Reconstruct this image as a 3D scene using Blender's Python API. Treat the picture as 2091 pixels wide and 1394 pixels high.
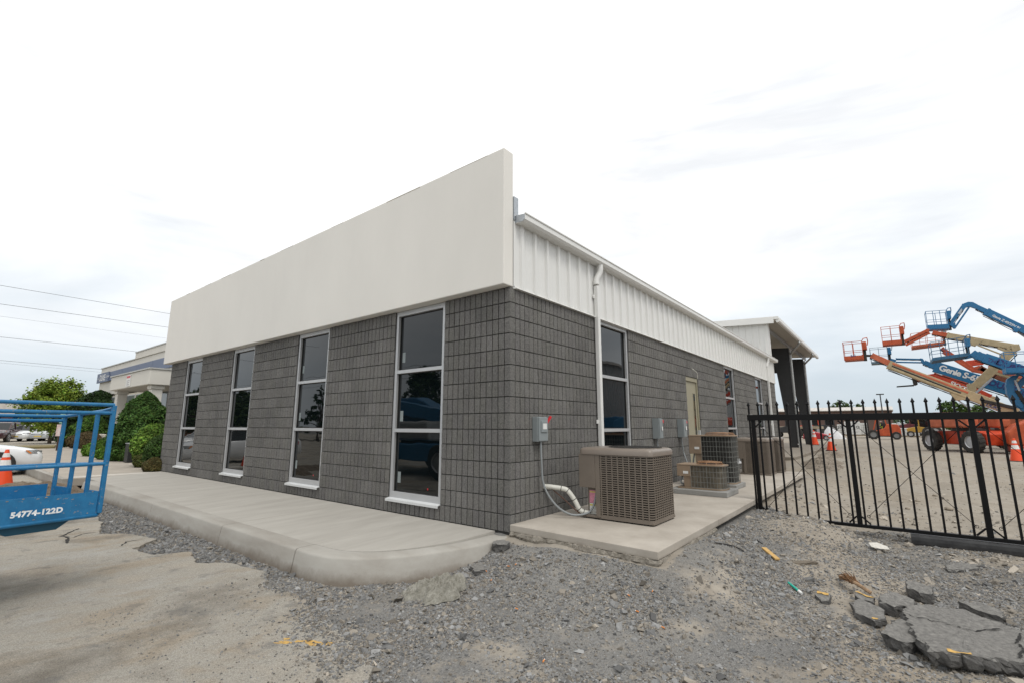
import bpy, bmesh, math, random
import numpy as np
from mathutils import Vector, Matrix
for o in list(bpy.data.objects): bpy.data.objects.remove(o)
SC = bpy.context.scene
COL = SC.collection
random.seed(7); RNG = np.random.default_rng(11)
# ---------------------------------------------------------------- camera
PW, PH, FPX = 2091, 1394, 964.41
YAW, PITCH, ROLL = 0.669351, 0.1760474, 0.00088
CAM = np.array([-4.66404, -3.71541, 1.262266])
def _axes():
    cy, sy = math.cos(YAW), math.sin(YAW)
    f = np.array([cy*math.cos(PITCH), sy*math.cos(PITCH), math.sin(PITCH)])
    r = np.array([sy, -cy, 0.0]); u = np.cross(r, f)
    c, s = math.cos(ROLL), math.sin(ROLL)
    return c*r+s*u, -s*r+c*u, f
AX_R, AX_U, AX_F = _axes()
cd = bpy.data.cameras.new('camera'); cam = bpy.data.objects.new('camera', cd); COL.objects.link(cam)
cd.sensor_width = 36; cd.lens = FPX/PW*36; cd.clip_start = 0.05; cd.clip_end = 3000
m = Matrix.Identity(4)
for i in range(3):
    m[i][0] = AX_R[i]; m[i][1] = AX_U[i]; m[i][2] = -AX_F[i]; m[i][3] = CAM[i]
cam.matrix_world = m
SC.camera = cam
# ---------------------------------------------------------------- overcast sky
SUN_AZ, SUN_EL = math.radians(-110), math.radians(57)     # direction towards the sun (world azimuth from +X)
w = bpy.data.worlds.new('World'); SC.world = w; w.use_nodes = True
nt = w.node_tree; nt.nodes.clear()
def N(t, **k):
    n = nt.nodes.new(t)
    for a, b in k.items(): setattr(n, a, b)
    return n
L = nt.links.new
out = N('ShaderNodeOutputWorld'); bg = N('ShaderNodeBackground'); bg.inputs['Strength'].default_value = 0.1
sky = N('ShaderNodeTexSky', sky_type='NISHITA', sun_disc=False)
sky.sun_elevation = SUN_EL; sky.sun_rotation = math.pi/2 - SUN_AZ
sky.air_density = 1.0; sky.dust_density = 2.0; sky.ozone_density = 1.5
tc = N('ShaderNodeTexCoord'); mp = N('ShaderNodeMapping'); mp.inputs['Scale'].default_value = (1, 1, 3.2)
mp.inputs['Rotation'].default_value = (0, 0, 0.6)
nz = N('ShaderNodeTexNoise'); nz.inputs['Scale'].default_value = 1.9; nz.inputs['Detail'].default_value = 6; nz.inputs['Roughness'].default_value = 0.5
nz.inputs['Distortion'].default_value = 0.6
L(tc.outputs['Generated'], mp.inputs['Vector']); L(mp.outputs[0], nz.inputs['Vector'])
sx = N('ShaderNodeSeparateXYZ'); L(tc.outputs['Generated'], sx.inputs[0])
elev = N('ShaderNodeMapRange'); elev.inputs['From Min'].default_value = 0.0; elev.inputs['From Max'].default_value = 0.40
elev.inputs['To Min'].default_value = 0.08; elev.inputs['To Max'].default_value = 1.0; L(sx.outputs['Z'], elev.inputs['Value'])
cl = N('ShaderNodeMapRange'); cl.inputs['From Min'].default_value = 0.35; cl.inputs['From Max'].default_value = 0.66
cl.inputs['To Min'].default_value = -0.16; cl.inputs['To Max'].default_value = 0.25; L(nz.outputs['Fac'], cl.inputs['Value'])
ad = N('ShaderNodeMath', operation='ADD', use_clamp=True); L(elev.outputs[0], ad.inputs[0]); L(cl.outputs[0], ad.inputs[1])
thin = N('ShaderNodeMix', data_type='RGBA'); thin.inputs['Factor'].default_value = 0.82      # blue seen through thin cloud
L(sky.outputs[0], thin.inputs[6]); thin.inputs[7].default_value = (6.0, 6.95, 7.75, 1)
mix = N('ShaderNodeMix', data_type='RGBA'); L(ad.outputs[0], mix.inputs['Factor'])
L(thin.outputs[2], mix.inputs[6]); nz3 = N('ShaderNodeTexNoise'); nz3.inputs['Scale'].default_value = 1.5; nz3.inputs['Detail'].default_value = 7; nz3.inputs['Roughness'].default_value = 0.55; nz3.inputs['Distortion'].default_value = 1.2
mp3 = N('ShaderNodeMapping'); mp3.inputs['Scale'].default_value = (1, 1, 4.2); mp3.inputs['Rotation'].default_value = (0.25, 0.1, 1.1); L(tc.outputs['Generated'], mp3.inputs['Vector']); L(mp3.outputs[0], nz3.inputs['Vector'])
clc = N('ShaderNodeValToRGB'); L(nz3.outputs['Fac'], clc.inputs[0]); ce = clc.color_ramp.elements
ce[0].position, ce[1].position = 0.36, 0.62; ce[0].color = (8.9, 9.0, 9.2, 1); ce[1].color = (11.9, 11.9, 11.8, 1); L(clc.outputs[0], mix.inputs[7])
L(mix.outputs[2], bg.inputs['Color']); L(bg.outputs[0], out.inputs['Surface'])
# ---------------------------------------------------------------- sun behind cloud
sl = bpy.data.lights.new('sun', 'SUN'); sl.energy = 1.4; sl.angle = math.radians(20); sl.color = (1.0, 0.97, 0.92)
so = bpy.data.objects.new('sun', sl); COL.objects.link(so)
sd = Vector((math.cos(SUN_AZ)*math.cos(SUN_EL), math.sin(SUN_AZ)*math.cos(SUN_EL), math.sin(SUN_EL)))
so.rotation_euler = sd.to_track_quat('Z', 'Y').to_euler(); so.location = (-20, -30, 40)
vs = SC.view_settings; vs.view_transform = 'Standard'; vs.look = 'None'; vs.exposure = 0.13; vs.gamma = 1.0; vs.use_curve_mapping = False
# ---------------------------------------------------------------- helpers
def ray(x, y): return AX_F + AX_R*(x-PW/2)/FPX - AX_U*(y-PH/2)/FPX
def PX(x, y, axis, val):
    d = ray(x, y); t = (val-CAM[axis])/d[axis]; return CAM+t*d
def PD(x, y, D):
    d = ray(x, y); return CAM+d/np.hypot(d[0], d[1])*D
def sstep(a, b, x):
    t = np.clip((np.asarray(x, float)-a)/(b-a), 0, 1); return t*t*(3-2*t)

MATS = {}
def M(name, col, rough=0.6, metal=0.0, var=0.12, scale=6.0, bump=0.0, bscale=60.0, col2=None, spec=0.5, detail=4, thresh=None, attr=None, coat=0.0, stretch=None, bdist=0.01, chips=None, splash=None):
    if name in MATS: return MATS[name]
    mt = bpy.data.materials.new(name); mt.use_nodes = True
    t = mt.node_tree; b = t.nodes['Principled BSDF']
    b.inputs['Roughness'].default_value = rough; b.inputs['Metallic'].default_value = metal
    b.inputs['Specular IOR Level'].default_value = spec; b.inputs['Coat Weight'].default_value = coat
    g = t.nodes.new('ShaderNodeNewGeometry'); pos = g.outputs['Position']
    if stretch:
        mpn = t.nodes.new('ShaderNodeMapping'); mpn.inputs['Scale'].default_value = stretch; t.links.new(pos, mpn.inputs[0]); pos = mpn.outputs[0]
    n = t.nodes.new('ShaderNodeTexNoise'); n.inputs['Scale'].default_value = scale; n.inputs['Detail'].default_value = detail; n.inputs['Roughness'].default_value = 0.62
    t.links.new(pos, n.inputs['Vector'])
    r = t.nodes.new('ShaderNodeValToRGB'); t.links.new(n.outputs['Fac'], r.inputs[0])
    c2 = col2 if col2 else tuple(c*(1+var) for c in col); c1 = col if col2 else tuple(c*(1-var) for c in col)
    e = r.color_ramp.elements
    e[0].position, e[1].position = thresh if thresh else (0.32, 0.68)
    e[0].color = (*c1, 1); e[1].color = (*c2, 1)
    src = r.outputs[0]
    if chips:
        cn = t.nodes.new('ShaderNodeTexNoise'); cn.inputs['Scale'].default_value = chips[1]; cn.inputs['Detail'].default_value = 6; cn.inputs['Roughness'].default_value = 0.7; t.links.new(g.outputs['Position'], cn.inputs['Vector'])
        cr = t.nodes.new('ShaderNodeMapRange'); cr.inputs['From Min'].default_value = chips[2]; cr.inputs['From Max'].default_value = chips[2]+.03; t.links.new(cn.outputs['Fac'], cr.inputs['Value'])
        cm_ = t.nodes.new('ShaderNodeMix'); cm_.data_type = 'RGBA'; t.links.new(cr.outputs[0], cm_.inputs['Factor']); t.links.new(src, cm_.inputs[6]); cm_.inputs[7].default_value = (*chips[0], 1); src = cm_.outputs[2]
    if splash:      # dirt thrown up from the ground: (z low, z high, colour)
        sz_ = t.nodes.new('ShaderNodeSeparateXYZ'); t.links.new(g.outputs['Position'], sz_.inputs[0])
        zr = t.nodes.new('ShaderNodeMapRange'); zr.inputs['From Min'].default_value = splash[0]; zr.inputs['From Max'].default_value = splash[1]; zr.inputs['To Min'].default_value = .55; zr.inputs['To Max'].default_value = -.35; t.links.new(sz_.outputs['Z'], zr.inputs['Value'])
        sn = t.nodes.new('ShaderNodeTexNoise'); sn.inputs['Scale'].default_value = 3.5; sn.inputs['Detail'].default_value = 8; sn.inputs['Roughness'].default_value = .7; t.links.new(g.outputs['Position'], sn.inputs['Vector'])
        sa = t.nodes.new('ShaderNodeMath'); sa.operation = 'ADD'; t.links.new(zr.outputs[0], sa.inputs[0]); t.links.new(sn.outputs['Fac'], sa.inputs[1])
        sr = t.nodes.new('ShaderNodeMapRange'); sr.inputs['From Min'].default_value = .5; sr.inputs['From Max'].default_value = .95; sr.inputs['To Max'].default_value = .85; t.links.new(sa.outputs[0], sr.inputs['Value'])
        sm2 = t.nodes.new('ShaderNodeMix'); sm2.data_type = 'RGBA'; t.links.new(sr.outputs[0], sm2.inputs['Factor']); t.links.new(src, sm2.inputs[6]); sm2.inputs[7].default_value = (*splash[2], 1); src = sm2.outputs[2]
    if attr:
        a = t.nodes.new('ShaderNodeAttribute'); a.attribute_name = attr
        mx = t.nodes.new('ShaderNodeMix'); mx.data_type = 'RGBA'; mx.blend_type = 'MULTIPLY'; mx.inputs['Factor'].default_value = 1
        t.links.new(src, mx.inputs[6]); t.links.new(a.outputs['Color'], mx.inputs[7]); src = mx.outputs[2]
    t.links.new(src, b.inputs['Base Color'])
    if bump:
        n2 = t.nodes.new('ShaderNodeTexNoise'); n2.inputs['Scale'].default_value = bscale; n2.inputs['Detail'].default_value = 5
        n2.inputs['Roughness'].default_value = 0.65; t.links.new(g.outputs['Position'], n2.inputs['Vector'])
        bp = t.nodes.new('ShaderNodeBump'); bp.inputs['Strength'].default_value = bump; bp.inputs['Distance'].default_value = bdist
        t.links.new(n2.outputs['Fac'], bp.inputs['Height']); t.links.new(bp.outputs[0], b.inputs['Normal'])
    MATS[name] = mt; return mt

class MB:
    """collects shapes and builds ONE mesh object"""
    def __init__(s): s.v = []; s.f = []; s.t = []; s.tone = (1, 1, 1)
    def add(s, vs, fs):
        b = len(s.v); s.v += [tuple(map(float, q)) for q in vs]; s.f += [tuple(i+b for i in f) for f in fs]; s.t += [s.tone]*len(vs); return s
    def box(s, a, b):
        x0, y0, z0 = [min(a[i], b[i]) for i in range(3)]; x1, y1, z1 = [max(a[i], b[i]) for i in range(3)]
        return s.add([(x0,y0,z0),(x1,y0,z0),(x1,y1,z0),(x0,y1,z0),(x0,y0,z1),(x1,y0,z1),(x1,y1,z1),(x0,y1,z1)],
                     [(0,3,2,1),(4,5,6,7),(0,1,5,4),(1,2,6,5),(2,3,7,6),(3,0,4,7)])
    def prism(s, poly, axis, a, b):
        """poly: 2D points in the two other axes (cyclic order), extruded along axis from a to b"""
        n = len(poly); vs = []
        for val in (a, b):
            for (p, q) in poly:
                vs.append((val, p, q) if axis == 0 else (p, val, q) if axis == 1 else (p, q, val))
        fs = [tuple(range(n))[::-1], tuple(range(n, 2*n))] + [(i, (i+1) % n, n+(i+1) % n, n+i) for i in range(n)]
        return s.add(vs, fs)
    def bar(s, p, q, w, h=None, up=(0, 0, 1)):
        """box beam from p to q, w across, h along up"""
        p, q = Vector(p), Vector(q); d = (q-p).normalized(); u = Vector(up)
        if abs(d.dot(u)) > .98: u = Vector((1, 0, 0)) if abs(d.x) < .9 else Vector((0, 1, 0))
        sd = d.cross(u).normalized(); u = sd.cross(d).normalized(); h = w if h is None else h
        vs = [c+sd*(a*w/2)+u*(b*h/2) for c in (p, q) for a, b in ((-1,-1),(1,-1),(1,1),(-1,1))]
        return s.add(vs, [(0,3,2,1),(4,5,6,7),(0,1,5,4),(1,2,6,5),(2,3,7,6),(3,0,4,7)])
    def tube(s, pts, r, n=8, close=False, cap=True):
        pts = [Vector(p) for p in pts]; m_ = len(pts); rs = r if hasattr(r, '__len__') else [r]*m_
        ref = None; rings = []
        for i in range(m_):
            if close: d = (pts[(i+1) % m_]-pts[i-1]).normalized()
            else: d = (pts[min(i+1, m_-1)]-pts[max(i-1, 0)]).normalized()
            if ref is None:
                ref = Vector((0, 0, 1)) if abs(d.z) < .9 else Vector((1, 0, 0))
            sd = d.cross(ref).normalized(); ref = sd.cross(d).normalized()
            rings.append([pts[i]+(sd*math.cos(2*math.pi*k/n)+ref*math.sin(2*math.pi*k/n))*rs[i] for k in range(n)])
        vs = [v for rg in rings for v in rg]; fs = []
        for i in range(m_ if close else m_-1):
            j = (i+1) % m_
            for k in range(n): fs.append((i*n+k, i*n+(k+1) % n, j*n+(k+1) % n, j*n+k))
        if cap and not close:
            fs.append(tuple(range(n))[::-1]); fs.append(tuple((m_-1)*n+k for k in range(n)))
        return s.add(vs, fs)
    def lathe(s, prof, c=(0, 0, 0), axis=2, n=16, cap=True):
        """prof: list of (radius, height along axis)"""
        vs = []
        for r, h in prof:
            for k in range(n):
                a = 2*math.pi*k/n; p = [r*math.cos(a), r*math.sin(a)]
                q = [h, p[0], p[1]] if axis == 0 else [p[0], h, p[1]] if axis == 1 else [p[0], p[1], h]
                vs.append((c[0]+q[0], c[1]+q[1], c[2]+q[2]))
        fs = [(i*n+k, i*n+(k+1) % n, (i+1)*n+(k+1) % n, (i+1)*n+k) for i in range(len(prof)-1) for k in range(n)]
        if cap: fs += [tuple(range(n))[::-1], tuple((len(prof)-1)*n+k for k in range(n))]
        return s.add(vs, fs)
    def mesh(s, name, off=(0, 0, 0), smooth=None, tone=False, recalc=True):
        me = bpy.data.meshes.new(name)
        me.from_pydata([(a-off[0], b-off[1], c-off[2]) for a, b, c in s.v], [], s.f)
        if tone:
            at = me.attributes.new('tone', 'FLOAT_COLOR', 'POINT')
            at.data.foreach_set('color', np.array([(*q, 1) for q in s.t], 'f').ravel())
        if recalc:
            bm = bmesh.new(); bm.from_mesh(me); bmesh.ops.recalc_face_normals(bm, faces=bm.faces); bm.to_mesh(me); bm.free()
        if smooth is not None:
            me.polygons.foreach_set('use_smooth', [True]*len(me.polygons))
            me.set_sharp_from_angle(angle=math.radians(smooth))
        me.update(); return me
    def build(s, name, mat, parent=None, off=None, smooth=None, bevel=0, tone=False, seg=2):
        if off is None: off = OFF.get(parent.name, {}).get('o', (0, 0, 0)) if parent is not None else (0, 0, 0)
        me = s.mesh(name, off, smooth, tone); me.materials.append(mat)
        o = link(name, me, parent)
        if bevel:
            bv = o.modifiers.new('bevel', 'BEVEL'); bv.width = bevel; bv.segments = seg; bv.limit_method = 'ANGLE'; bv.angle_limit = math.radians(40)
        return o
OFF = {}
def link(name, me, parent=None):
    o = bpy.data.objects.new(name, me); COL.objects.link(o)
    if parent is not None:
        o.parent = parent; OFF[o.name] = OFF.get(parent.name, {})
    return o
def tag(o, label, cat=None, group=None, kind=None):
    o['label'] = label
    if cat: o['category'] = cat
    if group: o['group'] = group
    if kind: o['kind'] = kind
    return o
def thing(name, label, cat, loc=(0, 0, 0), group=None, rotz=0, world=True):
    """Empty at the thing's base; with world=True its parts are given in world coordinates"""
    o = bpy.data.objects.new(name, None); COL.objects.link(o); o.location = tuple(map(float, loc)); o.rotation_euler = (0, 0, rotz)
    o.empty_display_size = 0.2
    OFF[o.name] = {'o': tuple(map(float, loc)) if world else (0, 0, 0)}
    return tag(o, label, cat, group)
def copy_tree(o, parent=None):
    c = o.copy(); COL.objects.link(c); c.parent = parent
    for ch in list(o.children): copy_tree(ch, c)
    return c
def text_mesh(s, size, mat, name, parent, origin, xdir, ydir, thick=0.0, spacing=1.0, shear=0.0, align='LEFT', bold=0.0):
    """flat lettering: x runs along xdir, letters stand along ydir"""
    cu = bpy.data.curves.new('t', 'FONT'); cu.body = s; cu.size = size; cu.space_character = spacing; cu.shear = shear; cu.align_x = align
    cu.offset = bold; cu.extrude = thick; cu.resolution_u = 3
    ob = bpy.data.objects.new('t', cu); COL.objects.link(ob)
    dg = bpy.context.evaluated_depsgraph_get(); me = bpy.data.meshes.new_from_object(ob.evaluated_get(dg))
    bpy.data.objects.remove(ob); bpy.data.curves.remove(cu)
    x, y = Vector(xdir).normalized(), Vector(ydir).normalized(); z = x.cross(y)
    mt = Matrix(((x.x, y.x, z.x, origin[0]), (x.y, y.y, z.y, origin[1]), (x.z, y.z, z.z, origin[2]), (0, 0, 0, 1)))
    off = OFF.get(parent.name, {}).get('o', (0, 0, 0))
    me.transform(Matrix.Translation(-Vector(off)) @ mt); me.materials.clear(); me.materials.append(mat)
    return link(name, me, parent)
def noise2(x, y, seed=0):
    """cheap smooth value noise"""
    x = np.asarray(x, float); y = np.asarray(y, float); xi = np.floor(x); yi = np.floor(y); fx = x-xi; fy = y-yi
    fx = fx*fx*(3-2*fx); fy = fy*fy*(3-2*fy)
    def h(a, b):
        v = np.sin(a*127.1+b*311.7+seed*74.7)*43758.5453; return v-np.floor(v)
    return (h(xi, yi)*(1-fx)+h(xi+1, yi)*fx)*(1-fy)+(h(xi, yi+1)*(1-fx)+h(xi+1, yi+1)*fx)*fy
def fbm(x, y, o=4, seed=0):
    s = 0; a = .5
    for i in range(o): s = s+a*noise2(x*2**i, y*2**i, seed+i*13); a *= .5
    return s
def flat_mesh(name, V, F, mat, col=None, smooth=False):
    me = bpy.data.meshes.new(name); V = np.ascontiguousarray(V, 'f'); F = np.ascontiguousarray(F, 'i'); k = F.shape[1]
    me.vertices.add(len(V)); me.vertices.foreach_set('co', V.ravel())
    me.loops.add(F.size); me.loops.foreach_set('vertex_index', F.ravel())
    me.polygons.add(len(F)); me.polygons.foreach_set('loop_start', np.arange(0, F.size, k, dtype='i')); me.polygons.foreach_set('loop_total', np.full(len(F), k, 'i'))
    if col is not None:
        at = me.attributes.new('tone', 'FLOAT_COLOR', 'POINT'); c = np.ones((len(V), 4), 'f'); c[:, :3] = col; at.data.foreach_set('color', c.ravel())
    me.polygons.foreach_set('use_smooth', np.full(len(F), smooth)); me.update(calc_edges=True); me.validate()
    me.materials.append(mat); return me
# ================================================================ materials
CONC = M('concrete_pale', (0.345, 0.325, 0.29), 0.85, col2=(0.415, 0.395, 0.355), scale=2.6, detail=7, bump=0.5, bscale=140, bdist=0.004, stretch=(.35, 1.6, 1))
PADC = M('concrete_pad', (0.335, 0.298, 0.252), 0.85, splash=(-.02, .09, (.19, .16, .125)), scale=2.2, detail=8, col2=(0.445, 0.405, 0.35), bump=0.35, bscale=110, bdist=0.004)
KERBC = M('concrete_kerb', (0.28, 0.258, 0.225), 0.88, scale=2.2, col2=(0.39, 0.375, 0.34), detail=8, bump=0.5, bscale=120, bdist=0.004, stretch=(1, 0.35, 1.4), splash=(-.30, -.10, (.155, .125, .095)))
OLDC = M('concrete_old', (0.36, 0.32, 0.27), 0.9, var=0.1, scale=1.2, bump=0.3, bscale=90, bdist=0.004)
STUCCO = M('white_stucco', (0.745, 0.72, 0.67), 0.9, var=0.03, scale=0.8, stretch=(1, 1, .45), detail=6, bump=0.18, bscale=260, bdist=0.003)
STUCCO2 = M('off_white_stucco', (0.60, 0.58, 0.53), 0.9, var=0.03, scale=0.6, bump=0.15, bscale=150, bdist=0.004)
MORTAR = M('dark_mortar', (0.040, 0.039, 0.037), 0.95, var=0.2, scale=20)
WPAINT = M('white_painted_metal', (0.72, 0.715, 0.69), 0.42, var=0.02, scale=1.2)
ALU = M('clear_aluminium', (0.50, 0.505, 0.51), 0.42, metal=0.35, var=0.04, scale=3)
GALV = M('galvanised_steel', (0.42, 0.45, 0.48), 0.45, metal=0.5, var=0.1, scale=14)
DKSTEEL = M('dark_grey_steel', (0.030, 0.031, 0.033), 0.55, var=0.12, scale=2)
BLACKP = M('black_powder_coat', (0.004, 0.004, 0.0045), 0.45, var=0.2, scale=4, spec=0.22)
BLACK = M('black_rubber', (0.014, 0.014, 0.0145), 0.85, col2=(0.05, 0.046, 0.04), scale=5, detail=6)
GREYBOX = M('grey_enamel', (0.235, 0.26, 0.265), 0.45, var=0.04, scale=4)
REDP = M('red_plastic', (0.55, 0.012, 0.02), 0.4, var=0.08, scale=5)
PVC = M('white_pipe_cover', (0.62, 0.61, 0.55), 0.55, var=0.08, scale=12)
COPPER = M('rusty_copper', (0.10, 0.045, 0.025), 0.6, var=0.3, scale=30)
CONDUIT = M('grey_conduit', (0.24, 0.255, 0.26), 0.5, var=0.06, scale=10)
BROWNM = M('brown_enamel', (0.158, 0.131, 0.106), 0.42, var=0.07, scale=4)
TANM = M('tan_enamel', (0.26, 0.19, 0.13), 0.6, var=0.1, scale=5)
COILD = M('dark_coil_fins', (0.022, 0.021, 0.018), 0.75, var=0.15, scale=20, stretch=(9, 9, .3))
COILT = M('dusty_coil_fins', (0.16, 0.135, 0.10), 0.85, scale=6, col2=(0.075, 0.065, 0.05), stretch=(3, 3, 1))
WIRE = M('grille_wire', (0.20, 0.205, 0.19), 0.5, metal=0.3, var=0.1, scale=20)
RUST = M('rusty_guard', (0.27, 0.135, 0.065), 0.8, col2=(0.36, 0.22, 0.13), scale=25)
BEIGE = M('beige_door_paint', (0.30, 0.275, 0.195), 0.55, var=0.03, scale=2)
LABELW = M('paper_label', (0.7, 0.7, 0.68), 0.6, var=0.03)
LABELP = M('pink_label', (0.62, 0.25, 0.33), 0.6, var=0.25, scale=60)
LABELY = M('yellow_label', (0.62, 0.55, 0.12), 0.6, var=0.1, scale=60)
BLUEP = M('worn_blue_paint', (0.009, 0.125, 0.28), 0.42, scale=16, col2=(0.014, 0.165, 0.35), chips=((.24, .22, .20), 30, .625))
NAVY = M('navy_lettering', (0.03, 0.035, 0.16), 0.5)
WHITEL = M('white_lettering', (0.75, 0.76, 0.76), 0.6, var=0.1, scale=30)
ORANGE = M('orange_machine_paint', (0.36, 0.055, 0.015), 0.5, col2=(0.56, 0.10, 0.028), scale=3.5, detail=7)
ORANGE2 = M('faded_orange_paint', (0.42, 0.10, 0.045), 0.6, col2=(0.60, 0.16, 0.075), scale=3, detail=7)
REDO = M('red_orange_paint', (0.42, 0.04, 0.012), 0.5, col2=(0.60, 0.07, 0.022), scale=3, detail=7)
CREAM = M('cream_machine_paint', (0.36, 0.28, 0.16), 0.55, col2=(0.50, 0.40, 0.235), scale=3.5, detail=7)
CONEO = M('cone_orange', (0.78, 0.07, 0.012), 0.5, var=0.06, scale=6)
CONEW = M('cone_reflective_collar', (0.7, 0.69, 0.67), 0.5, var=0.1, scale=20)
CARW = M('white_car_paint', (0.72, 0.73, 0.74), 0.2, var=0.01, coat=0.6)
CARR = M('dark_red_car_paint', (0.045, 0.012, 0.016), 0.2, var=0.05, coat=0.6)
CARG = M('silver_car_paint', (0.42, 0.44, 0.46), 0.25, var=0.02, coat=0.5)
RIM = M('alloy_rim', (0.45, 0.45, 0.46), 0.35, metal=0.7, var=0.05)
AMBER = M('amber_lens', (0.65, 0.2, 0.03), 0.2, var=0.05)
LAMPG = M('headlight_glass', (0.28, 0.29, 0.30), 0.08, var=0.5, scale=25, coat=0.5)
WOODY = M('yellow_wood', (0.52, 0.33, 0.12), 0.8, var=0.12, scale=20)
BARK = M('bark', (0.075, 0.055, 0.04), 0.95, var=0.3, scale=14)
BRICKW = M('red_brown_brick', (0.155, 0.075, 0.05), 0.9, var=0.2, scale=3, stretch=(1, 1, 4))
YPAINT = M('yellow_road_paint', (0.50, 0.31, 0.09), 0.8, var=0.2, scale=40)
ASPH_D = M('broken_asphalt', (0.062, 0.06, 0.058), 0.95, scale=14, col2=(0.125, 0.12, 0.112), bump=0.9, bscale=70, bdist=0.012)
ROOFM = M('pale_roof_metal', (0.50, 0.47, 0.43), 0.5, var=0.08, scale=1)
BLUEBAND = M('slate_blue_panel', (0.115, 0.145, 0.225), 0.55, var=0.04)
GLASSY = {}
def glass(name, col=(0.003, 0.005, 0.006), ior=1.56):
    if name in MATS: return MATS[name]
    mt = bpy.data.materials.new(name); mt.use_nodes = True; b = mt.node_tree.nodes['Principled BSDF']
    b.inputs['Base Color'].default_value = (*col, 1); b.inputs['Roughness'].default_value = 0.015; b.inputs['IOR'].default_value = ior
    t = mt.node_tree; g = t.nodes.new('ShaderNodeNewGeometry'); n = t.nodes.new('ShaderNodeTexNoise'); n.inputs['Scale'].default_value = 1.4
    bp = t.nodes.new('ShaderNodeBump'); bp.inputs['Strength'].default_value = 0.05; bp.inputs['Distance'].default_value = 0.05
    t.links.new(g.outputs['Position'], n.inputs['Vector']); t.links.new(n.outputs['Fac'], bp.inputs['Height']); t.links.new(bp.outputs[0], b.inputs['Normal'])
    MATS[name] = mt; return mt
GLASS = glass('tinted_glass'); CARGL = glass('car_glass', (0.012, 0.014, 0.015), 1.5)

def block_material():
    mt = bpy.data.materials.new('split_face_block'); mt.use_nodes = True; t = mt.node_tree; b = t.nodes['Principled BSDF']
    b.inputs['Roughness'].default_value = 0.95; b.inputs['Specular IOR Level'].default_value = 0.2
    g = t.nodes.new('ShaderNodeNewGeometry'); a = t.nodes.new('ShaderNodeAttribute'); a.attribute_name = 'tone'
    def nz(s, d, r=0.65):
        n = t.nodes.new('ShaderNodeTexNoise'); n.inputs['Scale'].default_value = s; n.inputs['Detail'].default_value = d; n.inputs['Roughness'].default_value = r
        t.links.new(g.outputs['Position'], n.inputs['Vector']); return n.outputs['Fac']
    fine = nz(120, 3, 0.8); mid = nz(38, 4, .7); big = nz(0.8, 3)
    r = t.nodes.new('ShaderNodeValToRGB'); e = r.color_ramp.elements
    e[0].position, e[1].position = 0.30, 0.70; e[0].color = (0.073, 0.071, 0.068, 1); e[1].color = (0.242, 0.236, 0.225, 1); t.links.new(fine, r.inputs[0])
    r2 = t.nodes.new('ShaderNodeMapRange'); r2.inputs['From Min'].default_value = 0.3; r2.inputs['From Max'].default_value = 0.7
    r2.inputs['To Min'].default_value = 0.72; r2.inputs['To Max'].default_value = 1.22; t.links.new(mid, r2.inputs['Value'])
    r3 = t.nodes.new('ShaderNodeMapRange'); r3.inputs['From Min'].default_value = 0.3; r3.inputs['From Max'].default_value = 0.7
    r3.inputs['To Min'].default_value = 0.88; r3.inputs['To Max'].default_value = 1.1; t.links.new(big, r3.inputs['Value'])
    mu = t.nodes.new('ShaderNodeMath'); mu.operation = 'MULTIPLY'; t.links.new(r2.outputs[0], mu.inputs[0]); t.links.new(r3.outputs[0], mu.inputs[1])
    v = t.nodes.new('ShaderNodeVectorMath'); v.operation = 'SCALE'; t.links.new(r.outputs[0], v.inputs[0]); t.links.new(mu.outputs[0], v.inputs['Scale'])
    v2 = t.nodes.new('ShaderNodeVectorMath'); v2.operation = 'MULTIPLY'; t.links.new(v.outputs[0], v2.inputs[0]); t.links.new(a.outputs['Color'], v2.inputs[1])
    t.links.new(v2.outputs[0], b.inputs['Base Color'])
    b1 = t.nodes.new('ShaderNodeBump'); b1.inputs['Strength'].default_value = 1.0; b1.inputs['Distance'].default_value = 0.008; t.links.new(mid, b1.inputs['Height'])
    b2 = t.nodes.new('ShaderNodeBump'); b2.inputs['Strength'].default_value = 0.8; b2.inputs['Distance'].default_value = 0.003; t.links.new(fine, b2.inputs['Height'])
    t.links.new(b1.outputs[0], b2.inputs['Normal']); t.links.new(b2.outputs[0], b.inputs['Normal'])
    return mt
BLOCK = block_material()

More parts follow.
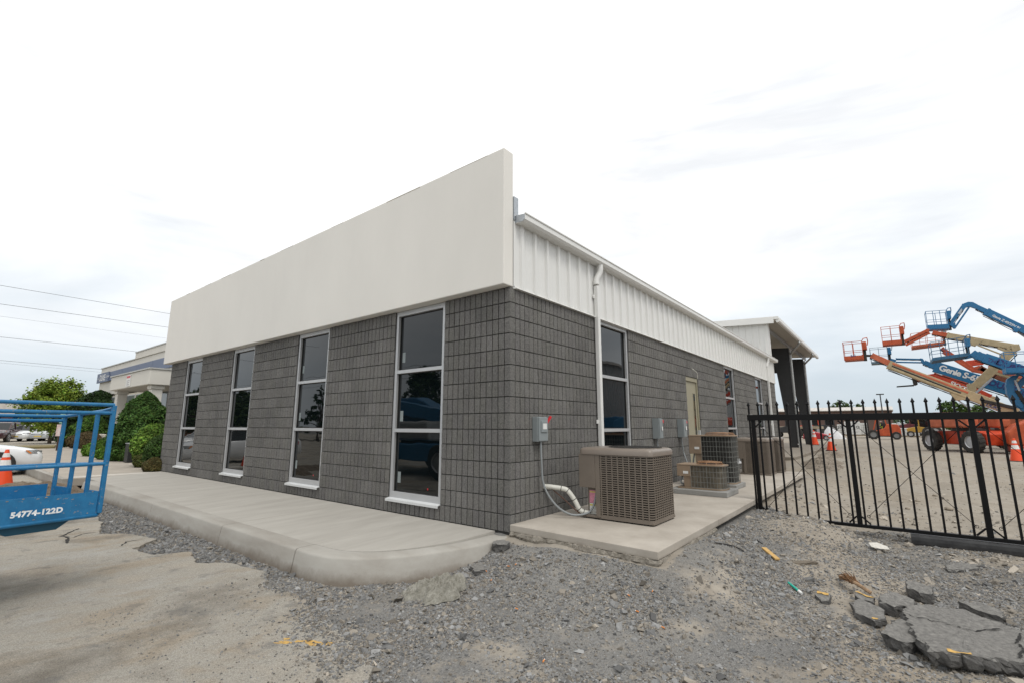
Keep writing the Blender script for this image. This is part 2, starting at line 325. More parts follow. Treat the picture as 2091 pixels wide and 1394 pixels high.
def ground_material(name, kind):
    mt = bpy.data.materials.new(name); mt.use_nodes = True; t = mt.node_tree; b = t.nodes['Principled BSDF']
    b.inputs['Roughness'].default_value = 0.95; b.inputs['Specular IOR Level'].default_value = 0.15
    g = t.nodes.new('ShaderNodeNewGeometry'); P = g.outputs['Position']
    def nz(s, d=5, r=0.6, vec=P, dist=0):
        n = t.nodes.new('ShaderNodeTexNoise'); n.inputs['Scale'].default_value = s; n.inputs['Detail'].default_value = d; n.inputs['Roughness'].default_value = r
        n.inputs['Distortion'].default_value = dist; t.links.new(vec, n.inputs['Vector']); return n.outputs['Fac']
    def ramp(src, stops):
        r = t.nodes.new('ShaderNodeValToRGB'); e = r.color_ramp.elements
        e[0].position, e[0].color = stops[0][0], (*stops[0][1], 1); e[1].position, e[1].color = stops[-1][0], (*stops[-1][1], 1)
        for p_, c_ in stops[1:-1]: q = e.new(p_); q.color = (*c_, 1)
        t.links.new(src, r.inputs[0]); return r.outputs[0]
    def mixc(f, a, c, bt='MIX'):
        m_ = t.nodes.new('ShaderNodeMix'); m_.data_type = 'RGBA'; m_.blend_type = bt
        if isinstance(f, float): m_.inputs['Factor'].default_value = f
        else: t.links.new(f, m_.inputs['Factor'])
        for s_, i in ((a, 6), (c, 7)):
            if isinstance(s_, tuple): m_.inputs[i].default_value = (*s_, 1)
            else: t.links.new(s_, m_.inputs[i])
        return m_.outputs[2]
    def mr(src, a, b_, c, d):
        m_ = t.nodes.new('ShaderNodeMapRange'); m_.inputs['From Min'].default_value = a; m_.inputs['From Max'].default_value = b_
        m_.inputs['To Min'].default_value = c; m_.inputs['To Max'].default_value = d; t.links.new(src, m_.inputs['Value']); return m_.outputs[0]
    if kind == 'gravel':
        vo = t.nodes.new('ShaderNodeTexVoronoi'); vo.inputs['Scale'].default_value = 75; t.links.new(P, vo.inputs['Vector'])
        vo2 = t.nodes.new('ShaderNodeTexVoronoi'); vo2.inputs['Scale'].default_value = 190; t.links.new(P, vo2.inputs['Vector'])
        wn = t.nodes.new('ShaderNodeSeparateColor'); t.links.new(vo.outputs['Color'], wn.inputs[0])
        wn2 = t.nodes.new('ShaderNodeSeparateColor'); t.links.new(vo2.outputs['Color'], wn2.inputs[0])
        st = ramp(wn.outputs[0], [(0, (0.10, 0.10, 0.10)), (.5, (0.17, 0.168, 0.163)), (1, (0.26, 0.255, 0.245))])
        st2 = ramp(wn2.outputs[0], [(0, (0.11, 0.108, 0.105)), (1, (0.24, 0.235, 0.22))])
        stone = mixc(0.5, st, st2)
        dirt = ramp(nz(5, 7, .7), [(.3, (0.215, 0.182, 0.142)), (.7, (0.35, 0.308, 0.25))])
        a = t.nodes.new('ShaderNodeAttribute'); a.attribute_name = 'tone'; sp = t.nodes.new('ShaderNodeSeparateColor'); t.links.new(a.outputs['Color'], sp.inputs[0])
        z = t.nodes.new('ShaderNodeMath'); z.operation = 'ADD'; t.links.new(sp.outputs[0], z.inputs[0])
        t.links.new(mr(nz(2.4, 6, .65), .3, .7, -.42, .42), z.inputs[1])
        zf = mr(z.outputs[0], .3, .7, 0, 1)
        c = mixc(zf, stone, dirt)
        c = mixc(mr(nz(0.35, 4), .35, .7, 0, .45), c, (0.36, 0.345, 0.315))
        tr = t.nodes.new('ShaderNodeMapping'); tr.inputs['Scale'].default_value = (.22, 1.6, 1); tr.inputs['Rotation'].default_value = (0, 0, .12); t.links.new(P, tr.inputs[0])
        c = mixc(mr(nz(1.2, 6, .6, tr.outputs[0]), .52, .7, 0, .35), c, (0.20, 0.178, 0.148))
        b1 = t.nodes.new('ShaderNodeBump'); b1.inputs['Distance'].default_value = 0.010; t.links.new(vo.outputs['Distance'], b1.inputs['Height']); t.links.new(mr(zf, 0, 1, 1, .08), b1.inputs['Strength'])
        b2 = t.nodes.new('ShaderNodeBump'); b2.inputs['Strength'].default_value = .6; b2.inputs['Distance'].default_value = 0.02
        t.links.new(nz(28, 6, .7), b2.inputs['Height']); t.links.new(b1.outputs[0], b2.inputs['Normal']); t.links.new(b2.outputs[0], b.inputs['Normal'])
    else:
        mp_ = t.nodes.new('ShaderNodeMapping'); mp_.inputs['Rotation'].default_value = (0, 0, math.radians(38)); mp_.inputs['Scale'].default_value = (.7, 1.1, 1); t.links.new(P, mp_.inputs[0])
        V = mp_.outputs[0]
        c = ramp(nz(1.1, 7, .65, V, .4), [(.28, (0.30, 0.262, 0.21)), (.40, (0.42, 0.365, 0.29)), (.52, (0.44, 0.415, 0.365)), (.72, (0.50, 0.44, 0.36))])
        c = mixc(mr(nz(.7, 8, .72, V), .56, .66, 0, .8), c, (0.50, 0.485, 0.45))
        c = mixc(mr(nz(.55, 6, .65), .53, .68, 0, .75), c, (0.15, 0.128, 0.10))
        c = mixc(mr(nz(160, 3, .7), .3, .7, -.2, 1.0), mixc(1.0, c, (0.58, 0.58, 0.58), 'MULTIPLY'), mixc(1.0, c, (1.22, 1.21, 1.20), 'MULTIPLY'))
        c = mixc(mr(nz(3.2, 8, .78), .55, .63, 0, .55), c, (0.17, 0.165, 0.155))
        c = mixc(mr(nz(24, 5, .75), .60, .68, 0, .6), c, (0.13, 0.122, 0.11))
        b2 = t.nodes.new('ShaderNodeBump'); b2.inputs['Strength'].default_value = 1; b2.inputs['Distance'].default_value = 0.014
        t.links.new(nz(70, 6, .8), b2.inputs['Height'])
        b3 = t.nodes.new('ShaderNodeBump'); b3.inputs['Strength'].default_value = .8; b3.inputs['Distance'].default_value = 0.03
        t.links.new(nz(7, 5, .65), b3.inputs['Height']); t.links.new(b2.outputs[0], b3.inputs['Normal']); t.links.new(b3.outputs[0], b.inputs['Normal'])
    t.links.new(c, b.inputs['Base Color'])
    return mt
GRAVELM = ground_material('gravel_and_dirt', 'gravel'); ASPHM = ground_material('dusty_asphalt', 'asphalt')
STONE = M('crushed_stone', (1.0, 1.0, 1.0), 0.9, var=0.14, scale=160, attr='tone', spec=0.2)
LEAF = M('green_leaf', (1, 1, 1), 0.6, var=0.25, scale=3, attr='tone', spec=0.25)
SOIL = M('brown_soil', (0.12, 0.088, 0.06), 0.95, scale=9, col2=(0.24, 0.19, 0.14), bump=1.0, bscale=22, bdist=0.05)
GRASSM = M('dry_grass', (0.17, 0.15, 0.06), 0.95, scale=4, col2=(0.22, 0.17, 0.09), bump=.5, bscale=40)
# ================================================================ ground
def Hg(x, y):
    x = np.asarray(x, float); y = np.asarray(y, float)
    h = -0.292 + 0.19*sstep(7, 19, x)*sstep(1.5, -1.0, y)
    h = h + 0.085*(fbm(x*1.1, y*1.1, 4, 3)-.47)*(.35+.65*sstep(-2.2, -1.2, x))
    inpad = (y < .3)
    d = np.maximum(-1.87-y, 0)
    side = sstep(-1.25, .25, x)*(1-sstep(9.5, 11.5, x))
    h = h + np.where(inpad, side*0.295*np.exp(-(d/.62)**2)*(1-.2*sstep(.9, 3, x)), 0)
    front = sstep(-.20, -.02, x)*sstep(-2.05, -1.75, y)*(1-sstep(-.02, .12, y))*(1-sstep(8.5, 10.5, x))
    h = np.where((y > -1.9) & (y < .1) & (x < 10.4), np.maximum(h, -0.292+.255*front), h)
    h = h + 0.215*np.exp(-(((x-3.3)/.72)**2+((y+2.66)/.5)**2)) + .08*np.exp(-(((x-2.3)/.9)**2+((y+2.9)/.6)**2))
    h = h + .06*np.exp(-(((x-.7)/1.1)**2+((y+2.6)/.45)**2)) + .035*np.exp(-(((x+.9)/.5)**2+((y+1.3)/.35)**2))
    h = h + 0.04*(fbm(x*4, y*4, 3, 9)-.47)*sstep(-2.3, -1.7, x)
    return h
def axis_lines(lo, hi, f0, f1, step, g=1.16):
    a = list(np.arange(f0, f1+1e-6, step)); s = step; v = f1
    while v < hi: s = min(s*g, 60); v += s; a.append(v)
    s = step; v = f0
    while v > lo: s = min(s*g, 60); v -= s; a.insert(0, v)
    return np.array(a)
gx = axis_lines(-500, 900, -3.4, 6.2, 0.045); gy = axis_lines(-600, 700, -6.2, 2.4, 0.045)
GX, GY = np.meshgrid(gx, gy, indexing='ij'); GZ = Hg(GX, GY)
far = np.maximum(np.abs(GX), np.abs(GY)); GZ = np.where(far > 40, np.where(GX > 20, -.1, -.29), GZ)
nx, ny = GX.shape; idx = np.arange(nx*ny).reshape(nx, ny)
F = np.stack([idx[:-1, :-1], idx[1:, :-1], idx[1:, 1:], idx[:-1, 1:]], -1).reshape(-1, 4)
# how dusty (1) or stony (0) the ground is: trodden tan earth in the yard, crushed stone by the pads
def dust(x, y):
    d = sstep(3.6, 6.5, x+.25*(y+3))*1.25 + .85*np.exp(-(((x-4.2)/2.6)**2+((y+5.2)/1.1)**2)) + .8*np.exp(-(((x+.9)/1.6)**2+((y+3.9)/.8)**2))
    d = d + 1.1*np.exp(-(((x-3.2)/1.2)**2+((y+2.7)/.55)**2)) + .35*np.exp(-(((x+2.2)/.6)**2+((y+1.6)/.6)**2))
    d = d + 1.3*sstep(-.16, -.1, x)*sstep(-1.98, -1.85, y)*(1-sstep(.0, .1, y))*(1-sstep(.3, .6, x))
    d = d + .8*np.exp(-(((x-1.3)/1.0)**2+((y+3.3)/.45)**2)) + .5*np.exp(-(((x-.1)/.8)**2+((y+2.35)/.35)**2))
    return np.clip(d+.12, 0, 1.3)
ZD = dust(GX, GY)
gme = flat_mesh('ground', np.stack([GX, GY, GZ], -1).reshape(-1, 3), F, GRAVELM, np.repeat(ZD.reshape(-1, 1), 3, 1), True)
ground = link('ground', gme); tag(ground, 'grey crushed stone and tan dirt ground of the yard', 'ground', kind='structure')

# ragged asphalt sheet of the parking lot, broken off short of the kerb
edge = [(-2.36, -.04), (-2.24, .75), (-2.33, 1.1), (-2.08, 1.63), (-2.2, 2.3), (-2.42, 2.55), (-2.3, 3.2), (-2.62, 3.35), (-2.7, 3.9), (-2.32, 4.3), (-2.5, 5.0), (-2.75, 5.3), (-2.5, 6.4), (-2.3, 8.5), (-2.2, 11.7)]
def ragged(pts, amp, step, seed):
    r = np.random.default_rng(seed); outp = []
    for (a, b), (c, d) in zip(pts[:-1], pts[1:]):
        k = max(1, int(math.hypot(c-a, d-b)/step))
        for i in range(k):
            t_ = i/k; q = amp*(1 if i else .3); outp.append((a+(c-a)*t_+r.normal()*q, b+(d-b)*t_+r.normal()*q))
    outp.append(pts[-1]); return outp
E1 = ragged([(-80, -9), (-9, -3.9), (-5.4, -2.7), (-4.2, -1.9), (-3.35, -1.75), (-2.95, -1.35), (-2.6, -.95), (-2.52, -.6)]+edge, .012, .06, 5)
poly = E1 + [(-2.12, 12.0), (-2.12, 60), (-80, 60)]
bm = bmesh.new(); vs_ = [bm.verts.new((a, b, -.254)) for a, b in poly]; f_ = bm.faces.new(vs_)
bmesh.ops.triangulate(bm, faces=[f_]); top = list(bm.faces)
ex = bmesh.ops.extrude_face_region(bm, geom=top); 
for v in [g_ for g_ in ex['geom'] if isinstance(g_, bmesh.types.BMVert)]: v.co.z = -.30
bmesh.ops.recalc_face_normals(bm, faces=bm.faces)
ame = bpy.data.meshes.new('asphalt_pavement'); bm.to_mesh(ame); bm.free(); ame.materials.append(ASPHM)
asph = link('asphalt_pavement', ame); tag(asph, 'dusty worn asphalt of the parking lot with a ragged broken edge', 'asphalt', kind='structure')
from mathutils.geometry import tessellate_polygon
PE = np.array(E1)
def on_asphalt(x, y):
    """left of the broken edge"""
    yy = PE[:, 1]; o_ = np.argsort(yy); xe = np.interp(y, yy[o_], PE[:, 0][o_]); return x < xe
# faded yellow paint on the asphalt
def paint(pts, seed, name, label):
    P_ = [PX(a, b, 2, -.25)[:2] for a, b in pts]; r = np.random.default_rng(seed); mb = MB()
    for (a, b) in zip(P_[:-1], P_[1:]):
        for i in range(11):
            t_ = r.random(); c = a+(b-a)*t_+r.normal(0, .02, 2); L_ = r.uniform(.015, .06); W_ = r.uniform(.006, .02); an = math.atan2(*(b-a)[::-1])+r.normal()*.15
            u = np.array([math.cos(an), math.sin(an)]); n_ = np.array([-u[1], u[0]])
            k = 7; ring = [c+u*L_*math.cos(q)*r.uniform(.7, 1.1)+n_*W_*math.sin(q)*r.uniform(.6, 1.2) for q in np.linspace(0, 2*math.pi, k, endpoint=False)]
            mb.add([(q[0], q[1], -.2525+i*2e-5) for q in ring], [tuple(range(k))])
    return tag(mb.build(name, YPAINT), label, 'paint mark', kind='stuff')
paint([(578, 1306), (640, 1310), (675, 1313)], 3, 'yellow_paint_mark', 'faded yellow paint streaks near the gravel edge of the asphalt')

def ground_crack(pix, seed, w):
    P_ = [PX(a, b, 2, -.252)[:2] for a, b in pix]; r_ = np.random.default_rng(seed); pts_ = []
    for a, b in zip(P_[:-1], P_[1:]):
        k_ = max(2, int(np.linalg.norm(b-a)/.04))
        for i in range(k_): pts_.append(a+(b-a)*i/k_+r_.normal(0, .010, 2))
    vs_ = []
    for i, q in enumerate(pts_):
        d = pts_[min(i+1, len(pts_)-1)]-pts_[max(i-1, 0)]; d = d/(np.linalg.norm(d)+1e-9); n_ = np.array([-d[1], d[0]]); ww = w*r_.uniform(.35, 1.2)*(1 if 0 < i < len(pts_)-1 else .1)
        for s_ in (-1, 1): vs_.append((*(q+n_*s_*ww), -.2515))
    MB().add(vs_, [(2*i, 2*i+2, 2*i+3, 2*i+1) for i in range(len(pts_)-1)]).build('crack', M('crack_dark', (.028, .026, .024), 1.0), asph)
ground_crack([(160, 1078), (138, 1088), (128, 1093), (140, 1098), (134, 1110)], 1, .02); ground_crack([(196, 1085), (165, 1090), (150, 1096), (136, 1098)], 2, .014)
ground_crack([(290, 1100), (262, 1104), (240, 1117)], 3, .012); 
# ================================================================ crushed stone (uncountable)
def stones(name, P, size, tone, label, flat=.62, seed=1, mat=STONE, cat='gravel'):
    r = np.random.default_rng(seed); n = len(P)
    base = np.array([(-1,-1,-1),(1,-1,-1),(1,1,-1),(-1,1,-1),(-1,-1,1),(1,-1,1),(1,1,1),(-1,1,1)], float)*.5
    T = np.array([(0,2,1),(0,3,2),(4,5,6),(4,6,7),(0,1,5),(0,5,4),(1,2,6),(1,6,5),(2,3,7),(2,7,6),(3,0,4),(3,4,7)])
    var = []
    for i in range(60):
        b = base.copy(); b[4:, :2] *= r.uniform(.35, .8); b += r.normal(0, .15, b.shape); b[:, 0] *= r.uniform(.9, 1.5); b[:, 2] *= flat*r.uniform(.6, 1.15); var.append(b)
    V = np.array(var)[r.integers(0, 60, n)]*np.asarray(size).reshape(-1, 1, 1)
    def rot(V, ang, i, j):
        c, s = np.cos(ang)[:, None], np.sin(ang)[:, None]; a, b = V[:, :, i].copy(), V[:, :, j].copy(); V[:, :, i] = a*c-b*s; V[:, :, j] = a*s+b*c
    rot(V, r.normal(0, .45, n), 0, 2); rot(V, r.normal(0, .45, n), 1, 2); rot(V, r.uniform(0, 6.283, n), 0, 1)
    V += np.asarray(P)[:, None, :]
    F = (T[None]+8*np.arange(n)[:, None, None]).reshape(-1, 3)
    me = flat_mesh(name, V.reshape(-1, 3), F, mat, np.repeat(tone, 8, 0))
    return tag(link(name, me), label, cat, kind='stuff')
def grey_tones(n, r, tan=.38):
    g = np.clip(r.normal(.20, .055, n), .075, .40); c = np.stack([g, g*.995, g*.975], 1); t_ = r.random(n) < tan
    c[t_] = c[t_]*np.array([1.12, 1.01, .87]); return c
def blocked(x, y):
    pad = (y > -1.9) & (x > -.12) & (x < 10.2) & (y < .3)
    walk = (x > -1.84) & (y > .02) & (y > .26*np.abs(x)**1.7-.15)
    corner = ((x > -1.9) & (y > 1.1))
    bld = (x > -.05) & (y > -.02)
    return pad | bld | corner | (walk & ((x > -1.0) & (y > .10+.10*np.abs(x)) | (y > .25+.35*np.maximum(np.abs(x)-.9, 0)+.25*np.maximum(np.abs(x)-1.5, 0))))
r = np.random.default_rng(21)
def cand(n, x0, x1, y0, y1): return r.uniform(x0, x1, n), r.uniform(y0, y1, n)
# near ground in front of the camera
X1, Y1 = cand(640000, -3.6, 4.4, -4.8, 1.6)
dist = np.hypot(X1-CAM[0], Y1-CAM[1]); az = np.degrees(np.arctan2(Y1-CAM[1], X1-CAM[0]))
keep = ~blocked(X1, Y1) & (az > -13) & (az < 91) & (dist > 2.2)
dens = (1-.86*np.minimum(dust(X1, Y1), 1))*np.clip((fbm(X1*1.5, Y1*1.5, 5, 5)-.30)*2.6, .10, 1); asp = on_asphalt(X1, Y1)
yy_ = PE[:, 1]; o_ = np.argsort(yy_); dX = np.interp(Y1, yy_[o_], PE[:, 0][o_])-X1
dens = np.where(asp, .015+np.where(Y1 < .3, .75*np.exp(-(np.maximum(dX, 0)/.28)**2)*np.clip((fbm(X1*3, Y1*3, 4, 8)-.25)*2.2, 0, 1), .25*np.exp(-(np.maximum(dX, 0)/.05)**2)), dens)
keep &= r.random(len(X1)) < dens
X1, Y1, asp, dX = X1[keep], Y1[keep], asp[keep], dX[keep]
sz = np.clip(r.lognormal(math.log(.0092), .48, len(X1)), .0045, .045)
sz = np.where(asp, np.where(dX > .35, np.minimum(sz, .0085)*np.where(r.random(len(sz)) < .04, 1.8, 1), sz), sz)
big_ = r.random(len(X1)) < .006; sz = np.where(big_ & ~asp, r.uniform(.024, .06, len(X1)), sz)
Z1 = np.where(asp, -.252, Hg(X1, Y1))+sz*.12
stones('gravel', np.stack([X1, Y1, Z1], 1), sz, grey_tones(len(X1), r), 'loose grey crushed stone spread in front of the pads', seed=2)
# strip between kerb and asphalt
X2, Y2 = cand(46000, -2.95, -1.82, 1.4, 12)
kp = ~on_asphalt(X2, Y2) & (r.random(len(X2)) < np.where(Y2 < 6, .95, .5)); X2, Y2 = X2[kp], Y2[kp]
sz = np.clip(r.lognormal(math.log(.015), .45, len(X2)), .006, .05)
stones('gravel', np.stack([X2, Y2, Hg(X2, Y2)+sz*.12], 1), sz, grey_tones(len(X2), r, .2)*.9, 'grey gravel filling the trench between kerb and broken asphalt', seed=3)
# thinner stones across the yard
X3, Y3 = cand(60000, 3.0, 24, -11, -1.9)
kp = (r.random(len(X3)) < .75*np.exp(-(X3-3)/2.2)+.03); X3, Y3 = X3[kp], Y3[kp]
sz = np.clip(r.lognormal(math.log(.018), .55, len(X3)), .006, .08)
stones('gravel', np.stack([X3, Y3, Hg(X3, Y3)+sz*.1], 1), sz, grey_tones(len(X3), r, .8)*1.45, 'scattered stones on the trodden dirt behind the gate', seed=4)
# ================================================================ kerb and pavement
INNER = [(-1.66, 1.45), (-1.65, 1.15), (-1.60, .90), (-1.43, .64), (-1.1, .42), (-.65, .27), (-.3, .235), (-.012, .225)]
OUTER = [(-1.87, 1.45), (-1.865, 1.1), (-1.80, .82), (-1.58, .50), (-1.154, .22), (-.604, .045), (-.28, .008), (-.012, .004)]
def fine(pts, k=4):
    o_ = []
    for i in range(len(pts)-1):
        p0, p1, p2, p3 = [np.array(pts[max(0, min(len(pts)-1, i+j))]) for j in (-1, 0, 1, 2)]
        for q in range(k):
            t_ = q/k; o_.append(tuple(.5*((2*p1)+(-p0+p2)*t_+(2*p0-5*p1+4*p2-p3)*t_*t_+(-p0+3*p1-3*p2+p3)*t_**3)))
    o_.append(pts[-1]); return o_
def kerb_run(inner, outer, name, parent):
    mb = MB(); n = len(inner); prof = []
    for (a, b), (c, d) in zip(inner, outer):
        u = np.array([c-a, d-b]); u /= np.linalg.norm(u)
        ct = [(a, b, -.034), (c-u[0]*.03, d-u[1]*.03, -.037), (c-u[0]*.008, d-u[1]*.008, -.044), (c+u[0]*.006, d+u[1]*.006, -.062), (c+u[0]*.06, d+u[1]*.06, -.36), (a, b, -.36)]
        prof.append(ct)
    k = 6; vs_ = [q for ct in prof for q in ct]
    fs_ = [(i*k+j, i*k+(j+1) % k, (i+1)*k+(j+1) % k, (i+1)*k+j) for i in range(n-1) for j in range(k)] + [tuple(range(k)), tuple((n-1)*k+j for j in range(k))[::-1]]
    mb.add(vs_, fs_); return mb.build(name, KERBC, parent, smooth=50)
kerb = kerb_run(fine(INNER), fine(OUTER), 'kerb', None); tag(kerb, 'pale concrete kerb curving round the corner of the pavement', 'kerb', kind='structure')
kj = [1.456, 3.39, 6.28, 8.9, 11.4]
for a, b in zip(kj[:-1], kj[1:]):
    ys_ = np.linspace(a+.006, b-.006, 7)
    kerb_run([(-1.66, y) for y in ys_], [(-1.87+.004*math.sin(y*3), y) for y in ys_], 'kerb_stone', kerb)
side = None
def slab(poly, z_of, name, mat, parent, depth=.12, bevel=.006):
    mb = MB(); n = len(poly); t_ = [(a, b, z_of(a, b)) for a, b in poly]; b_ = [(a, b, z_of(a, b)-depth) for a, b in poly]
    mb.add(t_+b_, [tuple(range(n)), tuple(range(n, 2*n))[::-1]]+[(i, n+i, n+(i+1) % n, (i+1) % n) for i in range(n)])
    return mb.build(name, mat, parent, bevel=bevel)
zs = lambda a, b: .0+.0205*a
first = [(p[0]+.0, p[1]) for p in fine(INNER)]; first = [(a+.005*(1 if a < -1 else 0), b+.006) for a, b in first]
walk = slab(first[::-1]+[(-1.655, 1.452), (-.001, 1.452)][0:1]+[(-.012, 1.452)], zs, 'pavement', CONC, None)
tag(walk, 'pale concrete pavement along the front of the block building', 'pavement', kind='structure')
sj = [1.456, 3.39, 4.86, 6.34, 7.82, 9.3, 10.8, 12.3]
for a, b in zip(sj[:-1], sj[1:]):
    slab([(-1.656, a+.006), (-.012, a+.006), (-.012, b-.006), (-1.656, b-.006)], zs, 'paving_slab', CONC, walk)
# the older walk that carries on past the building
old = slab([(-2.0, 12.31), (.9, 12.31), (.25, 13.4), (.9, 17.2), (1.5, 20), (1.75, 27), (1.6, 34), (-1.9, 34)], lambda a, b: -.02, 'old_walk', OLDC, None, .2, .02)
tag(old, 'weathered tan concrete walk beyond the new pavement', 'walk', kind='structure')
slab([(-1.95, 12.33), (.6, 12.33), (.3, 12.75), (-1.95, 12.75)], lambda a, b: -.012, 'patch_strip', M('pale_patch', (.5, .47, .42), .9), old, .05, .004)
MB().box((-2.12, 12.3, -.36), (-2.0, 34, -.018)).build('kerb_edge', KERBC, old, bevel=.015)
# ================================================================ equipment pad beside the building
pad = None; pj = [-.085, 1.9, 3.85, 5.8, 7.8, 9.85]
for i, (a, b) in enumerate(zip(pj[:-1], pj[1:])):
    fr = (lambda y: -.012+(.11/1.86)*y) if i == 0 else (lambda y: a+.003)
    p_ = [(fr(0), -.004), (fr(-1.87), -1.87), (b-.003, -1.868), (b-.003, -.004)]
    o_ = slab(p_, lambda x, y: .1, 'equipment_pad' if pad is None else 'pad_slab', PADC, pad, .078, .007)
    if pad is None: pad = tag(o_, 'pale concrete equipment pad along the side wall', 'concrete pad', kind='structure')
# rough concrete that oozed out under the form board, along the front and side edge
def rough_lip(pts, name, parent, seed):
    r_ = np.random.default_rng(seed); mb = MB(); path = []
    for (a, b), (c, d) in zip(pts[:-1], pts[1:]):
        k = int(math.hypot(c-a, d-b)/.03)
        for i in range(k): path.append((a+(c-a)*i/k, b+(d-b)*i/k))
    k = 8; vs_ = []; n = len(path)
    for i, (x, y) in enumerate(path):
        j = min(i+1, n-1); l = max(i-1, 0); d = np.array([path[j][0]-path[l][0], path[j][1]-path[l][1]]); d /= np.linalg.norm(d); o_ = np.array([d[1], -d[0]])
        s_ = .05*(.25+1.15*float(fbm(i*.23, 3.1, 4, seed)))
        for q in range(k):
            an = math.pi*2*q/k; rr = s_*(.75+.55*r_.random()); u = math.cos(an)*rr*.8; zz = math.sin(an)*rr
            vs_.append((x+o_[0]*(u-.018), y+o_[1]*(u-.018), .012-.6*s_+zz*.95))
    mb.add(vs_, [(i*k+q, i*k+(q+1) % k, (i+1)*k+(q+1) % k, (i+1)*k+q) for i in range(n-1) for q in range(k)])
    return mb.build(name, M('rough_concrete', (.17, .15, .12), .95, col2=(.33, .30, .255), scale=22, bump=1, bscale=80, bdist=.012), parent)
rough_lip([(-.02, -.02), (-.118, -1.87), (1.8, -1.87)], 'rough_edge', pad, 4)
# ================================================================ main block building
BX, BY = 18.08, 12.84
bld = thing('block_building', 'grey split-face block building with white stucco parapet and white metal upper wall', 'building', (BX/2, BY/2, -.3))
CW, CS, CH = 0.10272, 0.10157, 0.2032
FW = [(12, 23), (42, 53), (72, 83), (102, 113)]                  # window openings in cells, front
SW = [(24, 35), (100, 111), (141, 152)]; DOOR = (66, 75)        # side
NF, NS = 125, 178
# dark mortar core behind the block faces
core = MB(); e_ = .016; T_ = .22
prev = 0
for a, b in FW+[(NF, NF)]:
    core.box((e_, prev*CW+(.011 if prev == 0 else 0), .0), (T_, a*CW, 15*CH)); 
    if b > a: core.box((e_, a*CW, 0), (T_, b*CW, CH-.004))
    prev = b
core.box((e_, .011, -.34), (T_, BY, -.001))
front_wall = core.build('front_wall', MORTAR, bld)
core = MB(); prev = 0; X0 = T_
for a, b in sorted(SW+[DOOR])+[(NS, NS)]:
    core.box((max(prev*CS, X0+.001), e_, 0), (a*CS, T_, 15*CH))
    if b > a and (a, b) == DOOR: core.box((a*CS, e_, 12*CH+.001), (b*CS, T_, 15*CH)); core.box((a*CS, e_+.05, 0), (b*CS, T_, .11))
    elif b > a: core.box((a*CS, e_, 0), (b*CS, T_, CH-.004))
    prev = b
core.box((X0+.001, e_, -.34), (BX, T_, -.001))
side_wall = core.build('side_wall', MORTAR, bld)
MB().box((.3, BY-.2, -.3), (BX, BY, 4.4)).box((BX-.2, .3, -.3), (BX-.001, BY-.201, 4.2)).build('rear_wall', WPAINT, bld)
# --- block faces: one mesh per cell count and variant, four scored cells each
def block_mesh(nc, cw, var, corner=0):
    r_ = np.random.default_rng(100*nc+var+(7 if cw > .102 else 0)); mb = MB(); hg, vg = .0042, .0054
    tn = np.clip(r_.normal(1, .065), .82, 1.2)
    for c in range(nc):
        x0, x1 = c*cw+vg, (c+1)*cw-vg
        if c == 0: x0 += .0012
        if c == nc-1: x1 -= .0012
        if corner == 1 and c == 0: x0 = .0012
        if corner == 2 and c == nc-1: x1 = nc*cw-.0012
        z0, z1 = hg+r_.uniform(0, .0015), CH-hg-r_.uniform(0, .0015); tq = tn*r_.uniform(.94, 1.06); mb.tone = (tq, tq*r_.uniform(.985, 1.0), tq*r_.uniform(.96, 1.0))
        nxq, nzq = 3, 4; ch = .005; vs_ = []
        for i in range(nxq):
            for k in range(nzq):
                edge_ = i in (0, nxq-1) or k in (0, nzq-1)
                xx = x0+ch*.7+(x1-x0-1.4*ch)*i/(nxq-1); zz = z0+ch*.7+(z1-z0-1.4*ch)*k/(nzq-1)
                vs_.append((xx+r_.uniform(-.0015, .0015), r_.uniform(-.0045, .0012)+(.0012 if edge_ else 0), zz+r_.uniform(-.0015, .0015)))
        fs_ = [(i*nzq+k, (i+1)*nzq+k, (i+1)*nzq+k+1, i*nzq+k+1) for i in range(nxq-1) for k in range(nzq-1)]
        ring = [(i, 0) for i in range(nxq)]+[(nxq-1, k) for k in range(1, nzq)]+[(i, nzq-1) for i in range(nxq-2, -1, -1)]+[(0, k) for k in range(nzq-2, 0, -1)]
        n0 = len(vs_); rid = [i*nzq+k for i, k in ring]
        for i, k in ring:
            xx = x0 if i == 0 else x1 if i == nxq-1 else vs_[i*nzq+k][0]; zz = z0 if k == 0 else z1 if k == nzq-1 else vs_[i*nzq+k][2]
            vs_.append((xx, .0052, zz))
        n1 = len(vs_); vs_ += [(a, .022, c_) for a, b_, c_ in vs_[n0:n1]]; m_ = len(ring)
        for j in range(m_):
            q = (j+1) % m_; fs_.append((rid[q], rid[j], n0+j, n0+q)); fs_.append((n0+q, n0+j, n1+j, n1+q))
        mb.add(vs_, fs_)
    me = mb.mesh('block', tone=True, recalc=True); me.materials.append(BLOCK); return me
BM = {}
def bmesh_for(nc, cw, var, corner):
    k = (nc, cw, var, corner)
    if k not in BM: BM[k] = block_mesh(*k)
    return BM[k]
def split(a, b, shift):
    """cells a..b cut into blocks of four, every other course shifted by half a block"""
    o_ = []; c = a
    first_ = 4-((a+shift) % 4)
    while c < b:
        n_ = min(first_ if c == a else 4, b-c); o_.append((c, n_)); c += n_
    return o_
todo = []
rb = random.Random(3)
